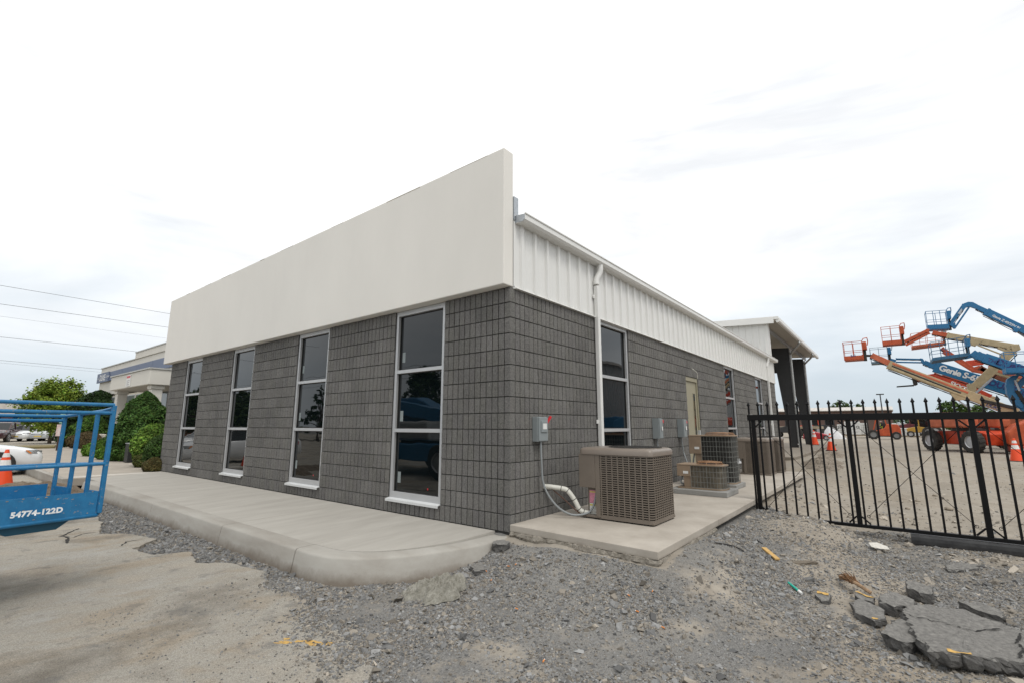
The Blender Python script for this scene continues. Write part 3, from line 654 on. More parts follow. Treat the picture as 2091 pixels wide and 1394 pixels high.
for k in range(15):
    spans = [(0, NF)] if k == 0 else [(p_, q_) for p_, q_ in zip([0]+[b for a, b in FW], [a for a, b in FW]+[NF])]
    for a, b in spans:
        for c, n_ in split(a, b, 2*(k % 2)):
            todo.append(('F', c, n_, k, Vector((0, (c+n_/2)*CW, (k+.5)*CH))))
    ops = SW if k > 0 else []; ops = sorted(ops+([DOOR] if k < 12 else [])); spans = [(p_, q_) for p_, q_ in zip([0]+[b for a, b in ops], [a for a, b in ops]+[NS])]
    for a, b in spans:
        for c, n_ in split(a, b, 2*(k % 2)):
            todo.append(('S', c, n_, k, Vector(((c+n_/2)*CS, 0, (k+.5)*CH))))
cv = Vector(CAM)
def shown(q):
    d = q[4]-cv; n_ = Vector((1, 0, 0)) if q[0] == 'F' else Vector((0, 1, 0)); return -q[2]*abs(d.normalized().dot(n_))/d.length_squared
todo.sort(key=shown)
def place(w_, c, n_, k):
    var = rb.randrange(7)
    if w_ == 'F':
        corner = 2 if c == 0 else 0; me = bmesh_for(n_, CW, var, corner); return me, Vector((0, (c+n_)*CW, k*CH)), -math.pi/2
    return bmesh_for(n_, CS, var, 1 if c == 0 else 0), Vector((c*CS, 0, k*CH)), 0
bo = Vector(OFF[bld.name]['o'])
for w_, c, n_, k, _ in todo[:300]:
    me, p_, rz = place(w_, c, n_, k)
    o_ = bpy.data.objects.new('block', me); COL.objects.link(o_); o_.parent = front_wall if w_ == 'F' else side_wall; o_.location = p_-bo; o_.rotation_euler = (0, 0, rz)
for which, par in (('F', front_wall), ('S', side_wall)):
    V_, F_, T2 = [], [], []; base = 0
    for w_, c, n_, k, _ in todo[300:]:
        if w_ != which: continue
        me, p_, rz = place(w_, c, n_, k); v = np.array([q.co for q in me.vertices])
        if rz: v = np.stack([v[:, 1], -v[:, 0], v[:, 2]], 1)
        V_.append(v+np.array(p_-bo)); col_ = np.zeros(len(v)*4, 'f'); me.attributes['tone'].data.foreach_get('color', col_); T2.append(col_.reshape(-1, 4)[:, :3])
        F_ += [tuple(i+base for i in q.vertices) for q in me.polygons]; base += len(v)
    me2 = flat_mesh('block_courses', np.concatenate(V_), np.array(F_), BLOCK, np.concatenate(T2)); o_ = link('block_courses', me2, par); o_['kind'] = 'stuff'
# --- stucco parapet
FX = -.145
par = MB().box((FX, .0, 3.056), (.056, 13.12, 4.975)).build('parapet', STUCCO, bld, bevel=.012)
yy = .3
while yy < 13:
    MB().box((FX-.0015, yy, 4.975-rb.uniform(.012, .022)), (FX-.0003, min(yy+rb.uniform(.2, .9), 13.1), 4.966)).build('sheathing_strip', M('bare_sheathing', (.30, .26, .18), .9, var=.2, scale=9), par); yy += rb.uniform(1.2, 2.2)
MB().box((.055, -.006, 3.035), (.075, .012, 3.075)).box((.058, -.006, 3.05), (.075, .0, 3.98)).build('corner_trim', WPAINT, bld)
# --- windows
def window(plane, a, b, nd, top=15*CH):
    """plane 'F': opening spans y a..b in wall x=0 ; 'S': spans x a..b in wall y=0"""
    def bx(mb, u0, u1, d0, d1, z0, z1): return mb.box((d0, u0, z0), (d1, u1, z1)) if plane == 'F' else mb.box((u0, d0, z0), (u1, d1, z1))
    fr = MB(); w_ = .052; z0 = CH; d0, d1 = .022, .125; a += .004; b -= .004
    bx(fr, a, a+w_, d0, d1, z0, top); bx(fr, b-w_, b, d0, d1, z0, top); bx(fr, a+w_, b-w_, d0, d1, top-.075, top); bx(fr, a+w_, b-w_, d0, d1, z0, z0+.09)
    f_ = fr.build('window', ALU, bld, bevel=.003)
    zm = [1.193, 2.092]
    for z in zm: bx(MB(), a+w_+.0005, b-w_-.0005, d0+.004, d1-.01, z-.026, z+.026).build('mullion', ALU, f_, bevel=.003)
    for q0, q1 in ((z0+.0905, zm[0]-.0265), (zm[0]+.0265, zm[1]-.0265), (zm[1]+.0265, top-.0755)):
        bx(MB(), a+w_+.0005, b-w_-.0005, .075, .088, q0, q1).build('pane', GLASS, f_)
        gk = MB(); uu0, uu1 = a+w_+.0005, b-w_-.0005
        for s0, s1, t0, t1 in ((uu0, uu0+.012, q0, q1), (uu1-.012, uu1, q0, q1), (uu0+.012, uu1-.012, q0, q0+.012), (uu0+.012, uu1-.012, q1-.012, q1)): bx(gk, s0, s1, .062, .0748, t0, t1)
        gk.build('gasket', BLACK, f_)
    sl_ = MB(); s0, s1 = a-.012, b+.012
    prof = [(-.045, CH-.045), (-.045, CH-.012), (.022, CH+.004), (.022, CH-.003), (-.039, CH-.018), (-.039, CH-.045)]
    if plane == 'F': sl_.prism([(p_, q_) for p_, q_ in prof], 1, s0, s1)
    else: sl_.prism([(p_, q_) for p_, q_ in prof], 0, s0, s1)
    sl_.build('sill', M('bright_sill', (.68, .69, .69), .4, metal=.2, var=.03), f_)
    return f_
def sticker(f_, u, z, du, dz, mat=LABELW): MB().box((.0735, u, z), (.0748, u+du, z+dz)).build('sticker', mat, f_)
STK = M('pale_glass_sticker', (.22, .25, .25), .5, var=.1)
for i, (a, b) in enumerate(FW):
    f_ = window('F', a*CW, b*CW, -1)
    if i == 0:
        for z in (.42, 1.33, 2.24): sticker(f_, b*CW-.19, z, .07, .16, STK)
        sticker(f_, a*CW+.32, .36, .02, .025, REDP)
    if i == 1:
        for z in (.46, 1.36, 2.28): sticker(f_, b*CW-.18, z, .06, .15, STK)
        sticker(f_, a*CW+.33, .36, .02, .025, REDP)
for a, b in SW: window('S', a*CS, b*CS, -1)
# --- service door
a, b = DOOR[0]*CS+.005, DOOR[1]*CS-.005; zt = 12*CH-.003
fr = MB().box((a, .02, .1), (a+.05, .13, zt)).box((b-.05, .02, .1), (b, .13, zt)).box((a+.05, .02, zt-.1), (b-.05, .13, zt)).build('door_frame', BEIGE, bld, bevel=.004)
dr = MB().box((a+.053, .055, .112), (b-.053, .1, zt-.104)).build('door', BEIGE, bld, bevel=.003)
MB().box((b-.30, .049, 1.0), (b-.19, .0545, 2.05)).build('door_light', GLASS, dr)
MB().box((b-.31, .043, .985), (b-.18, .0535, .999)).box((b-.31, .043, 2.051), (b-.18, .0535, 2.065)).box((b-.312, .043, .999), (b-.301, .0535, 2.051)).box((b-.189, .043, .999), (b-.178, .0535, 2.051)).build('light_frame', BEIGE, dr)
lk = MB().box((b-.13, -.01, .93), (b-.075, .0545, 1.16)).tube([(b-.1, -.0, 1.0), (b-.1, -.06, 1.0), (b-.19, -.06, 1.0)], .012, 8).build('lever_lock', M('plastic_wrapped_lock', (.45, .46, .46), .35), dr, bevel=.008)
# --- white metal upper wall, one ribbed sheet after another
zb, zt = 3.052, 3.985
def rib_profile(n_ribs, pitch, w):
    pts = [(0, 0)]; 
    for i in range(n_ribs):
        c = pitch*(i+.5); pts += [(c-.036, 0), (c-.024, -.036), (c+.024, -.036), (c+.036, 0)]
        for q in (.105, .19): pts += [(c+q-.016, 0), (c+q-.008, -.005), (c+q+.008, -.005), (c+q+.016, 0)]
    pts = [p_ for p_ in pts if p_[0] < w]; pts.append((w, 0)); return pts
def rib_panel(name, w, z0, z1, parent, loc, mat=WPAINT):
    pr = rib_profile(3, .3048, w); back = [(w, .012), (0, .012)]; mb = MB().prism(pr+back, 2, z0, z1)
    me = mb.mesh(name); me.materials.append(mat); o_ = bpy.data.objects.new(name, me); COL.objects.link(o_); o_.parent = parent; o_.location = Vector(loc)-bo; return o_
first_p = None
for i in range(20):
    x = .078+i*.9144; wd = min(.9144, BX-.003-x)
    if wd < .05: break
    if first_p is None or wd < .91: pp = rib_panel('wall_sheet', wd-.002, zb, zt, bld, (x, -.0, 0)); first_p = first_p or pp
    else: pp = first_p.copy(); COL.objects.link(pp); pp.location = Vector((x, 0, 0))-bo
MB().box((.08, .013, 3.049), (BX-.002, .3, 4.05)).build('wall_backing', WPAINT, bld)
MB().prism([(-.046, 3.0335), (.012, 3.0335), (.012, 3.0505), (-.034, 3.0505), (-.046, 3.041)], 0, .077, BX+.005).build('base_trim', WPAINT, bld)
MB().box((.0765, -.004, 3.052), (.0775, .012, 3.98)).box((BX+.0005, -.032, 3.035), (BX+.02, .3, 4.0)).build('end_trim', WPAINT, bld)
MB().prism([(.03, 4.06), (.03, 4.10), (BY, 4.55), (BY, 4.5)], 0, .06, BX+.2).build('roof', WPAINT, bld)
# gutter
gt = MB(); gp = [(.006, 4.075), (.006, 3.965), (-.02, 3.955), (-.135, 3.955), (-.165, 3.985), (-.165, 4.055), (-.178, 4.06), (-.178, 4.075), (-.158, 4.075), (-.158, 3.99), (-.13, 3.963), (-.01, 3.963), (-.004, 4.075)]
gt.prism(gp, 0, .10, BX+.28); gut = gt.build('gutter', WPAINT, bld)
MB().prism([(.004, 4.07), (.004, 3.967), (-.133, 3.957), (-.162, 3.987), (-.162, 4.055)], 0, .092, .0995).build('end_cap', GALV, gut)
MB().box((.06, -.012, 4.0), (.075, .10, 4.34)).box((.0755, -.012, 4.08), (.155, -.006, 4.34)).build('flashing', GALV, bld)
def downspout(x, ztop, zlow, y=-.055, name='downspout'):
    w_ = .036; pts = [(x+.06, -.1, 3.955), (x+.06, -.1, 3.87), (x+.05, -.088, 3.80), (x-.0, y, 3.68), (x-.01, y, 3.60)]
    d_ = MB(); d_.box((x-.045, y-.038, zlow), (x+.035, y+.038, 3.58)); o_ = d_.build(name, WPAINT, bld, bevel=.012)
    MB().tube([(p_[0]-.005, p_[1], p_[2]) for p_ in fine3(pts)], .052, 10).build('elbow', WPAINT, o_, smooth=60)
    MB().box((x-.085, y+.02, 3.36), (x+.07, y+.035, 3.42)).box((x-.085, y+.02, 1.3), (x+.07, y+.035, 1.36)).build('strap', WPAINT, o_)
    return o_
def fine3(pts, k=4):
    pts = [np.array(p_, float) for p_ in pts]; o_ = []
    for i in range(len(pts)-1):
        p0, p1, p2, p3 = [pts[max(0, min(len(pts)-1, i+j))] for j in (-1, 0, 1, 2)]
        for q in range(k):
            t_ = q/k; o_.append(tuple(.5*((2*p1)+(-p0+p2)*t_+(2*p0-5*p1+4*p2-p3)*t_*t_+(-p0+3*p1-3*p2+p3)*t_**3)))
    o_.append(tuple(pts[-1])); return o_
downspout(2.27, 3.9, .1); downspout(16.45, 3.9, .1)
# short stub pipe and wire left of the door
MB().tube(fine3([(7.2, .02, 2.66), (7.2, -.05, 2.62), (7.35, -.07, 2.55), (7.42, -.05, 2.42)]), .009, 6).build('loose_wire', PVC, bld)
# ================================================================ electrical disconnects on the side wall
def disconnect(l, fl, r_, yt, yb, label, handle, door=True):
    X0 = PX(l, yt, 1, 0)[0]; d = max(.07, min(.2, -PX(fl, yt, 0, X0)[1])); X1 = PX(r_, yt, 1, -d)[0]
    zt_ = PX(fl, yt, 1, -d)[2]; zb_ = PX(fl, yb, 1, -d)[2]; X1 = X0+min(max(X1-X0, .14), .24)
    t_ = thing('disconnect_box', label, 'electrical box', (X0, -.006, zb_), group='grey electrical disconnects on the side wall')
    MB().box((X0, -d, zb_), (X1, -.006, zt_)).build('enclosure', GREYBOX, t_, bevel=.004)
    dr_ = MB().box((X0+.01, -d-.018, zb_+.008), (X1-.004, -d-.0005, zt_-.006)).build('cover', GREYBOX, t_, bevel=.006)
    if door: MB().box((X0+.045, -d-.032, zb_+.12), (X1-.03, -d-.0185, zt_-.05)).build('raised_panel', GREYBOX, dr_, bevel=.01)
    MB().box((X0+.075, -d-.0345, zb_+.16), (X1-.055, -d-.0325, zb_+.235)).build('label_plate', LABELW, dr_)
    h_ = MB()
    if handle: h_.bar((X1+.01, -d+.03, zt_-.10), (X1+.075, -d-.01, zt_+.01), .035, .03)
    else: h_.lathe([(.0, -.015), (.032, -.015), (.036, 0), (.032, .015), (0, .015)], (X1+.08, -d+.02, zt_-.06), 1, 14, cap=False); h_.bar((X1, -d+.02, zt_-.06), (X1+.06, -d+.02, zt_-.06), .012)
    h_.build('handle', REDP, t_, bevel=.004)
    return t_, X0, X1, d, zb_
b1, x0, x1, dd, zb1 = disconnect(1086, 1098, 1117, 850, 901, 'grey disconnect box with raised red lever, nearest the building corner', True)
b2, bx0, bx1, bd, bzb = disconnect(1330.5, 1344.3, 1351.4, 853, 895, 'grey disconnect box with round red knob, right of the first side window', False, False)
b3, cx0, cx1, c_d, czb = disconnect(1381.5, 1393.9, 1400.2, 855, 892, 'grey disconnect box with round red knob, next to the beige door', False, False)
MB().tube([(bx0+.09, -.06, bzb), (bx0+.09, -.06, .45), (bx0+.02, -.08, .12)], .016, 8).build('conduit', CONDUIT, b2)
MB().tube([(cx0+.07, -.06, czb), (cx0+.09, -.08, .7), (cx0-.1, -.25, .35)], .014, 8).build('conduit', CONDUIT, b3)
# ================================================================ air conditioning condensers
def louvre_unit(x0, x1, y0, y1, z0, z1, label, rows, cols, cols2, split_y, detail=True, cover_y=None):
    """brown condenser: coil behind a louvred jacket on the -x, -y and +x faces; service cabinet towards the wall beyond split_y"""
    t_ = thing('condenser_unit', label, 'air conditioner', ((x0+x1)/2, (y0+y1)/2, z0), group='air conditioning units on the pad')
    zc = z1-.085; rr = .055
    MB().box((x0+.012, y0+.012, z0+.004), (x1-.012, y1-.03, z0+.035)).build('base_pan', BROWNM, t_, bevel=.006)
    MB().box((x0+.05, y0+.05, z0+.036), (x1-.05, split_y-.02, zc-.01)).build('coil', COILD, t_)
    # cover with rolled edge
    def rrect(a, b, c, d, r_, n_=5):
        o_ = []
        for cx, cy, s_ in ((b-r_, d-r_, 0), (a+r_, d-r_, 1), (a+r_, c+r_, 2), (b-r_, c+r_, 3)):
            for i in range(n_+1):
                an = math.pi/2*(s_+i/n_); o_.append((cx+r_*math.cos(an), cy+r_*math.sin(an)))
        return o_
    cv_ = MB(); rings = [(0, zc-.005), (0, zc+.045), (.012, zc+.066), (.035, zc+.078), (.07, zc+.083)]; k = 24
    yc1 = y1 if cover_y is None else cover_y
    vs_ = []; 
    for ins, z in rings: vs_ += [(a, b, z) for a, b in rrect(x0-.006+ins, x1+.006-ins, y0-.006+ins, yc1-ins, rr+.01)]
    cv_.add(vs_, [(i*k+q, i*k+(q+1) % k, (i+1)*k+(q+1) % k, (i+1)*k+q) for i in range(len(rings)-1) for q in range(k)]+[tuple((len(rings)-1)*k+q for q in range(k)), tuple(range(k))[::-1]])
    co = cv_.build('top_cover', M('brown_cover_enamel', (.21, .175, .145), .33, var=.05), t_, smooth=40)
    fc = ((x0+x1)/2, (y0+split_y)/2, zc+.084); R_ = min(x1-x0, split_y-y0)*.46
    fg = MB()
    for q in (1, .82, .64, .46, .28): fg.tube([(fc[0]+R_*q*math.cos(a), fc[1]+R_*q*math.sin(a), fc[2]+.012*(1-q)+.006) for a in np.linspace(0, 2*math.pi, 28, endpoint=False)], .004, 5, close=True)
    for a in np.linspace(0, math.pi, 6, endpoint=False): fg.tube([(fc[0]-R_*math.cos(a), fc[1]-R_*math.sin(a), fc[2]+.006), fc[0:2]+(fc[2]+.02,), (fc[0]+R_*math.cos(a), fc[1]+R_*math.sin(a), fc[2]+.006)], .004, 5)
    fg.build('fan_guard', BLACK, co)
    # louvred jacket: each slat one piece running round the corner
    pth = [(x0+.008, split_y-.03)]+[(x0+.008+rr-rr*math.cos(a), y0+.008+rr-rr*math.sin(a)) for a in np.linspace(0, math.pi/2, 6)]+[(x1-.008-rr+rr*math.sin(a), y0+.008+rr-rr*math.cos(a)) for a in np.linspace(0, math.pi/2, 6)]+[(x1-.008, split_y-.03)]
    jz0, jz1 = z0+.055, zc-.008
    def strip(zlo, zhi, dep=.012, dz=.0):
        mb = MB(); n_ = len(pth); vs2 = []
        for i, (a, b) in enumerate(pth):
            j, l = min(i+1, n_-1), max(i-1, 0); d = np.array([pth[j][0]-pth[l][0], pth[j][1]-pth[l][1]]); d /= np.linalg.norm(d); o2 = np.array([-d[1], d[0]])
            vs2 += [(a, b, zlo), (a, b, zhi), (a+o2[0]*dep, b+o2[1]*dep, zhi-dz), (a+o2[0]*dep, b+o2[1]*dep, zlo-dz)]
        return mb.add(vs2, [(i*4+q, i*4+(q+1) % 4, (i+1)*4+(q+1) % 4, (i+1)*4+q) for i in range(n_-1) for q in range(4)]+[(0, 1, 2, 3), tuple((n_-1)*4+q for q in (3, 2, 1, 0))])
    jk = strip(z0+.006, jz0, .012); 
    o_ = jk.build('louvre_jacket', BROWNM, t_, smooth=40)
    p_ = (jz1-jz0)/rows; sm = strip(jz0, jz0+p_*(.5 if detail else .68), .016, .006).mesh('slat', OFF[t_.name]['o'], 40); sm.materials.append(BROWNM)
    for i in range(1, rows+1):
        s_ = bpy.data.objects.new('slat', sm); COL.objects.link(s_); s_.parent = o_; s_.location = (0, 0, i*p_-p_*.5)
    rbm = MB()
    rib_at = [(x0+.005, y0+rr+.01+(split_y-y0-rr-.06)*i/cols, 0) for i in range(cols+1)]+[(x0+rr+.02+(x1-x0-2*rr-.04)*i/cols2, y0+.005, 1) for i in range(cols2+1)]+[(x1-.005, y0+rr+.01+(split_y-y0-rr-.06)*i/cols, 2) for i in range(cols+1)]
    for a, b, q in rib_at:
        h_ = .007 if detail else .0035
        if q == 1: rbm.box((a-h_, b, jz0), (a+h_, b+.012, jz1))
        elif q == 0: rbm.box((a, b-h_, jz0), (a+.012, b+h_, jz1))
        else: rbm.box((a-.012, b-h_, jz0), (a, b+h_, jz1))
    rbm.build('upright_ribs', BROWNM, o_)
    # service cabinet
    zq = z0+(z1-z0)*.42
    MB().box((x0+.004, split_y-.028, z0+.02), (x0+.06, split_y+.035, zc-.006)).build('corner_post', BROWNM, t_, bevel=.004)
    MB().box((x0+.002, split_y+.036, zq), (x1-.03, y1, zc-.006)).build('control_box', BROWNM, t_, bevel=.006)
    sp_ = MB().box((x0+.10, split_y+.036, z0+.012), (x1-.03, y1-.07, zq-.001)).build('service_panel', BROWNM, t_, bevel=.004)
    MB().box((x0+.06, split_y-.02, z0+.036), (x1-.04, split_y+.03, zc-.012)).build('bulkhead', BROWNM, t_)
    if detail:
        MB().box((x0+.0985, split_y+.085, zq-.20), (x0+.0995, split_y+.175, zq-.04)).build('warning_label', LABELP, sp_)
        MB().box((x0+.0975, split_y+.088, zq-.07), (x0+.0984, split_y+.172, zq-.055)).build('label_band', LABELY, sp_)
        MB().box((x0+.0985, split_y+.085, zq-.31), (x0+.0995, split_y+.175, zq-.205)).build('rating_label', LABELW, sp_)
        MB().box((x0+.0975, split_y+.088, zq-.235), (x0+.0984, split_y+.172, zq-.215)).build('label_band', LABELY, sp_)
    for q in ((x0+.03, y0+.1), (x0+.03, split_y-.1), (x1-.1, y0+.1), (x1-.1, y1-.15)):
        MB().box((q[0], q[1], z0), (q[0]+.05, q[1]+.05, z0+.0035)).build('foot', BLACK, t_)
    return t_
ac1 = louvre_unit(.905, 1.64, -1.43, -.43, .112, .99, 'large brown louvred condenser, nearest of the units on the pad', 27, 8, 9, -.70)
MB().box((.95, -1.38, .1005), (1.6, -.5, .1115)).build('rubber_mat', BLACK, ac1)
ac4 = louvre_unit(8.26, 8.99, -1.36, -.62, .1, .985, 'brown louvred condenser behind the tall wire-grilled unit', 26, 6, 6, -.80, False)
ac5 = louvre_unit(9.16, 9.8, -1.45, -.7, .1, .99, 'farthest brown louvred condenser, at the end of the pad', 26, 6, 6, -.88, False)
def wire_unit(x0, x1, y0, y1, z0, z1, cab, label, coil, nv, nh):
    t_ = thing('condenser_unit', label, 'air conditioner', ((x0+x1)/2, (y0+y1)/2, z0), group='air conditioning units on the pad')
    r_ = .12
    def path(ins, n_=6):
        a, b, c = x0+ins, x1-ins, y0+ins; rr = r_-ins*.5
        return [(a, cab)]+[(a+rr-rr*math.cos(q), c+rr-rr*math.sin(q)) for q in np.linspace(0, math.pi/2, n_)]+[(b-rr+rr*math.sin(q), c+rr-rr*math.cos(q)) for q in np.linspace(0, math.pi/2, n_)]+[(b, cab)]
    def sheet(ins, a, b, y_end): 
        p_ = path(ins); p_ = p_+[(x1-ins, y_end), (x0+ins, y_end)]; return MB().prism(p_, 2, a, b)
    sheet(0, z0, z0+.022, y1).build('base_pan', TANM, t_, bevel=.005)
    sheet(-.004, z1-.02, z1, y1).build('top_plate', TANM, t_, bevel=.006)
    sheet(.035, z0+.0225, z1-.0205, cab-.002).build('coil', coil, t_)
    g_ = MB(); p0 = path(.006)
    g_.tube([(a, b, z0+.03) for a, b in p0], .004, 5); g_.tube([(a, b, z1-.026) for a, b in p0], .004, 5)
    gr = g_.build('wire_grille', WIRE, t_)
    for i in range(1, nh+1):
        MB().tube([(a, b, z0+.03+(z1-z0-.056)*i/(nh+1)) for a, b in p0], .003, 5).build('grille_wire', WIRE, gr)
    # verticals evenly along the path
    seg = [0]; 
    for i in range(1, len(p0)): seg.append(seg[-1]+math.dist(p0[i], p0[i-1]))
    for i in range(nv+1):
        s_ = seg[-1]*i/nv; a = np.interp(s_, seg, [q[0] for q in p0]); b = np.interp(s_, seg, [q[1] for q in p0])
        MB().tube([(a, b, z0+.024), (a, b, z1-.022)], .0026 if i % 5 else .0045, 5).build('upright_wire', WIRE, gr)
    zq = z0+(z1-z0)*(.5 if z1-z0 < .6 else .6)
    MB().box((x0, cab, zq), (x1, y1-.002, z1-.0205)).build('control_box', TANM, t_, bevel=.005)
    MB().box((x0+.02, cab, z0+.0225), (x1-.02, cab+.13, zq-.0005)).build('service_panel', TANM, t_, bevel=.004)
    MB().box((x0-.0025, cab+.04, zq+.09*(1 if z1-z0 > .6 else .5)), (x0-.0005, cab+.13, zq+.09*(1 if z1-z0 > .6 else .5)+.045)).build('rating_label', LABELW, t_)
    fc = ((x0+x1)/2, (y0+cab)/2); R_ = (x1-x0)*.46; f_ = MB()
    for q, h_ in ((1, .0), (.9, .035), (.7, .042), (.45, .046)): f_.tube([(fc[0]+R_*q*math.cos(a), fc[1]+R_*1.05*q*math.sin(a), z1+.006+h_) for a in np.linspace(0, 2*math.pi, 30, endpoint=False)], .007 if q > .8 else .005, 5, close=True)
    for a in np.linspace(0, 2*math.pi, 8, endpoint=False): f_.tube([(fc[0]+R_*math.cos(a), fc[1]+R_*1.05*math.sin(a), z1+.006), (fc[0]+R_*.9*math.cos(a), fc[1]+R_*.95*math.sin(a), z1+.041), (fc[0], fc[1], z1+.053)], .006, 5)
    f_.build('fan_guard', RUST, t_); MB().lathe([(0, z1+.001), (R_*.92, z1+.001), (R_*.92, z1+.004), (0, z1+.004)], (fc[0], fc[1], 0), 2, 24, cap=False).build('fan_opening', BLACK, t_)
    MB().tube(fine3([(x0+.1, cab+.17, zq), (x0+.06, cab+.2, (zq+z0)/2), (x0+.1, cab+.15, z0+.05)]), .015, 7).build('cable', CONDUIT, t_)
    return t_
wire_unit(4.0, 4.45, -1.405, -.62, .185, .60, -.86, 'low tan condenser with wire grille and rusty fan guard', COILT, 26, 3)
wire_unit(5.09, 5.66, -1.31, -.5, .185, 1.085, -.74, 'tall condenser with dark coil behind a wire grille, rusty fan guard on top', COILD, 28, 8)
for a, b, c, d, lb in ((3.86, 4.60, -1.48, -.52, 'thin concrete slab under the low tan condenser'), (5.02, 5.73, -1.35, -.4, 'thin concrete slab under the tall wire-grilled condenser')):
    tag(MB().box((a, c, .1008), (b, d, .184)).build('equipment_base', M('grey_base_concrete', (.27, .265, .25), .9, var=.1, scale=6), bevel=.008), lb, 'concrete base', 'small bases under the condensers')
# pipe cover, copper line and whip conduit of the nearest condenser
PQ = lambda x, y, X: tuple(PX(x, y, 0, X))
ls = thing('refrigerant_pipe', 'white insulated pipe bent down from the wall to the nearest condenser', 'pipe', (.75, -.02, .12))
pp = [(.72, -.0, .47), (.74, -.08, .47), (.80, -.22, .455), (.84, -.29, .43), (.89, -.36, .32), (.93, -.41, .20), (.96, -.46, .165), (1.0, -.54, .15), (1.05, -.64, .15)]
MB().tube(fine3(pp), .032, 10).build('insulation', PVC, ls, smooth=60)
for q in (2, 3, 4, 5, 6, 7): 
    p_ = np.array(pp[q]); MB().tube([p_-np.array(np.array(pp[q+1])-np.array(pp[q-1]))/np.linalg.norm(np.array(pp[q+1])-np.array(pp[q-1]))*.004, p_+np.array(np.array(pp[q+1])-np.array(pp[q-1]))/np.linalg.norm(np.array(pp[q+1])-np.array(pp[q-1]))*.004], .034, 10).build('cable_tie', BLACK, ls)
MB().tube(fine3([(.76, -.12, .43), (.84, -.26, .30), (.92, -.40, .16), (1.0, -.5, .125), (1.03, -.6, .13)]), .008, 6).build('copper_line', COPPER, ls)
wp = thing('whip_conduit', 'grey flexible conduit hanging in a loop from the corner disconnect box to the condenser', 'conduit', (x0+.1, -.07, .15))
MB().tube(fine3([(x0+.1, -.07, zb1), (x0+.1, -.08, .8), (x0+.12, -.10, .5), (x0+.21, -.22, .26), (x0+.33, -.38, .145), (.92, -.53, .16), (.955, -.60, .24), (.985, -.63, .38), (.995, -.64, .485)]), .0135, 8).build('flexible_conduit', CONDUIT, wp, smooth=60)
# ================================================================ sliding gate and the steel beam under it
GXP = 4.0
gate = thing('sliding_gate', 'black steel sliding gate with spear-topped pickets and cable bracing', 'gate', (GXP, -4.0, -.16))
y_end = -7.2
top = MB().box((GXP-.04, y_end, 1.352), (GXP+.04, -1.855, 1.447)).build('top_rail', BLACKP, gate, bevel=.004)
MB().box((GXP-.03, y_end, -.157), (GXP+.03, -1.905, -.112)).build('bottom_rail', BLACKP, gate, bevel=.004)
MB().box((GXP-.0405, -1.93, 1.4475), (GXP+.03, -1.90, 1.4505)).build('weld_scar', LABELW, top)
posts = [-1.935, -3.215, -4.545, -5.87, -7.17]
for i, y in enumerate(posts):
    MB().box((GXP-.028, y-.03, -.1115), (GXP+.028, y+.03, 1.3515)).build('post', BLACKP, gate, bevel=.004)
    for s_ in (-1, 1):
        if i == 0 and s_ == 1: continue
        for zc, zs_ in ((1.35, -1), (-.11, 1)):
            if i == len(posts)-1 and s_ == -1: continue
            MB().bar((GXP, y+s_*.03, zc+zs_*.10), (GXP, y+s_*.125, zc+zs_*.005), .02, .02).build('corner_gusset', BLACKP, gate)
k = 0; pm = None
y = -1.885
while y > y_end:
    if pm is None:
        mb = MB(); h_ = .0125; mb.box((-h_, -h_, -.13), (h_, h_, 1.585))
        mb.add([(-.0125, -.0125, 1.5855), (.0125, -.0125, 1.5855), (.0125, .0125, 1.5855), (-.0125, .0125, 1.5855), (-.024, -.024, 1.60), (.024, -.024, 1.60), (.024, .024, 1.60), (-.024, .024, 1.60), (0, 0, 1.66)],
               [(0, 3, 2, 1), (0, 1, 5, 4), (1, 2, 6, 5), (2, 3, 7, 6), (3, 0, 4, 7), (4, 5, 8), (5, 6, 8), (6, 7, 8), (7, 4, 8)])
        pm = mb.mesh('picket'); pm.materials.append(BLACKP)
    o_ = bpy.data.objects.new('picket', pm); COL.objects.link(o_); o_.parent = gate; o_.location = Vector((GXP-.012, y, 0))-Vector(OFF[gate.name]['o'])
    y -= .1397
for a, b in zip(posts[:-1], posts[1:]):
    for q0, q1, z0, z1 in ((a, b, 1.25, -.0), (a, b, -.0, 1.25)):
        c = MB(); s_ = .11; c.tube([(GXP+.018, q0-s_, z0), (GXP+.018, q1+s_, z1)], .0035, 5)
        for yy, zz in ((q0-s_, z0), (q1+s_, z1)): c.tube([(GXP+.018, yy+.018*math.cos(t_), zz+.018*math.sin(t_)) for t_ in np.linspace(0, 2*math.pi, 8, endpoint=False)], .004, 5, close=True)
        c.build('brace_cable', BLACKP, gate)
beam = MB(); yb0, yb1 = -3.76, -8.5; zb_, h_ = -.305, .135
prof = [(GXP-.065, zb_), (GXP+.085, zb_), (GXP+.085, zb_+.014), (GXP+.018, zb_+.014), (GXP+.018, zb_+h_-.014), (GXP+.085, zb_+h_-.014), (GXP+.085, zb_+h_), (GXP-.065, zb_+h_), (GXP-.075, zb_+h_*.8), (GXP-.078, zb_+h_*.5), (GXP-.075, zb_+h_*.2)]
beam.prism(prof, 1, yb1, yb0)
tag(beam.build('steel_beam', M('black_scale_steel', (.02, .02, .022), .5, col2=(.05, .05, .05), scale=9)), 'dark steel beam lying on the ground under the gate', 'steel beam')
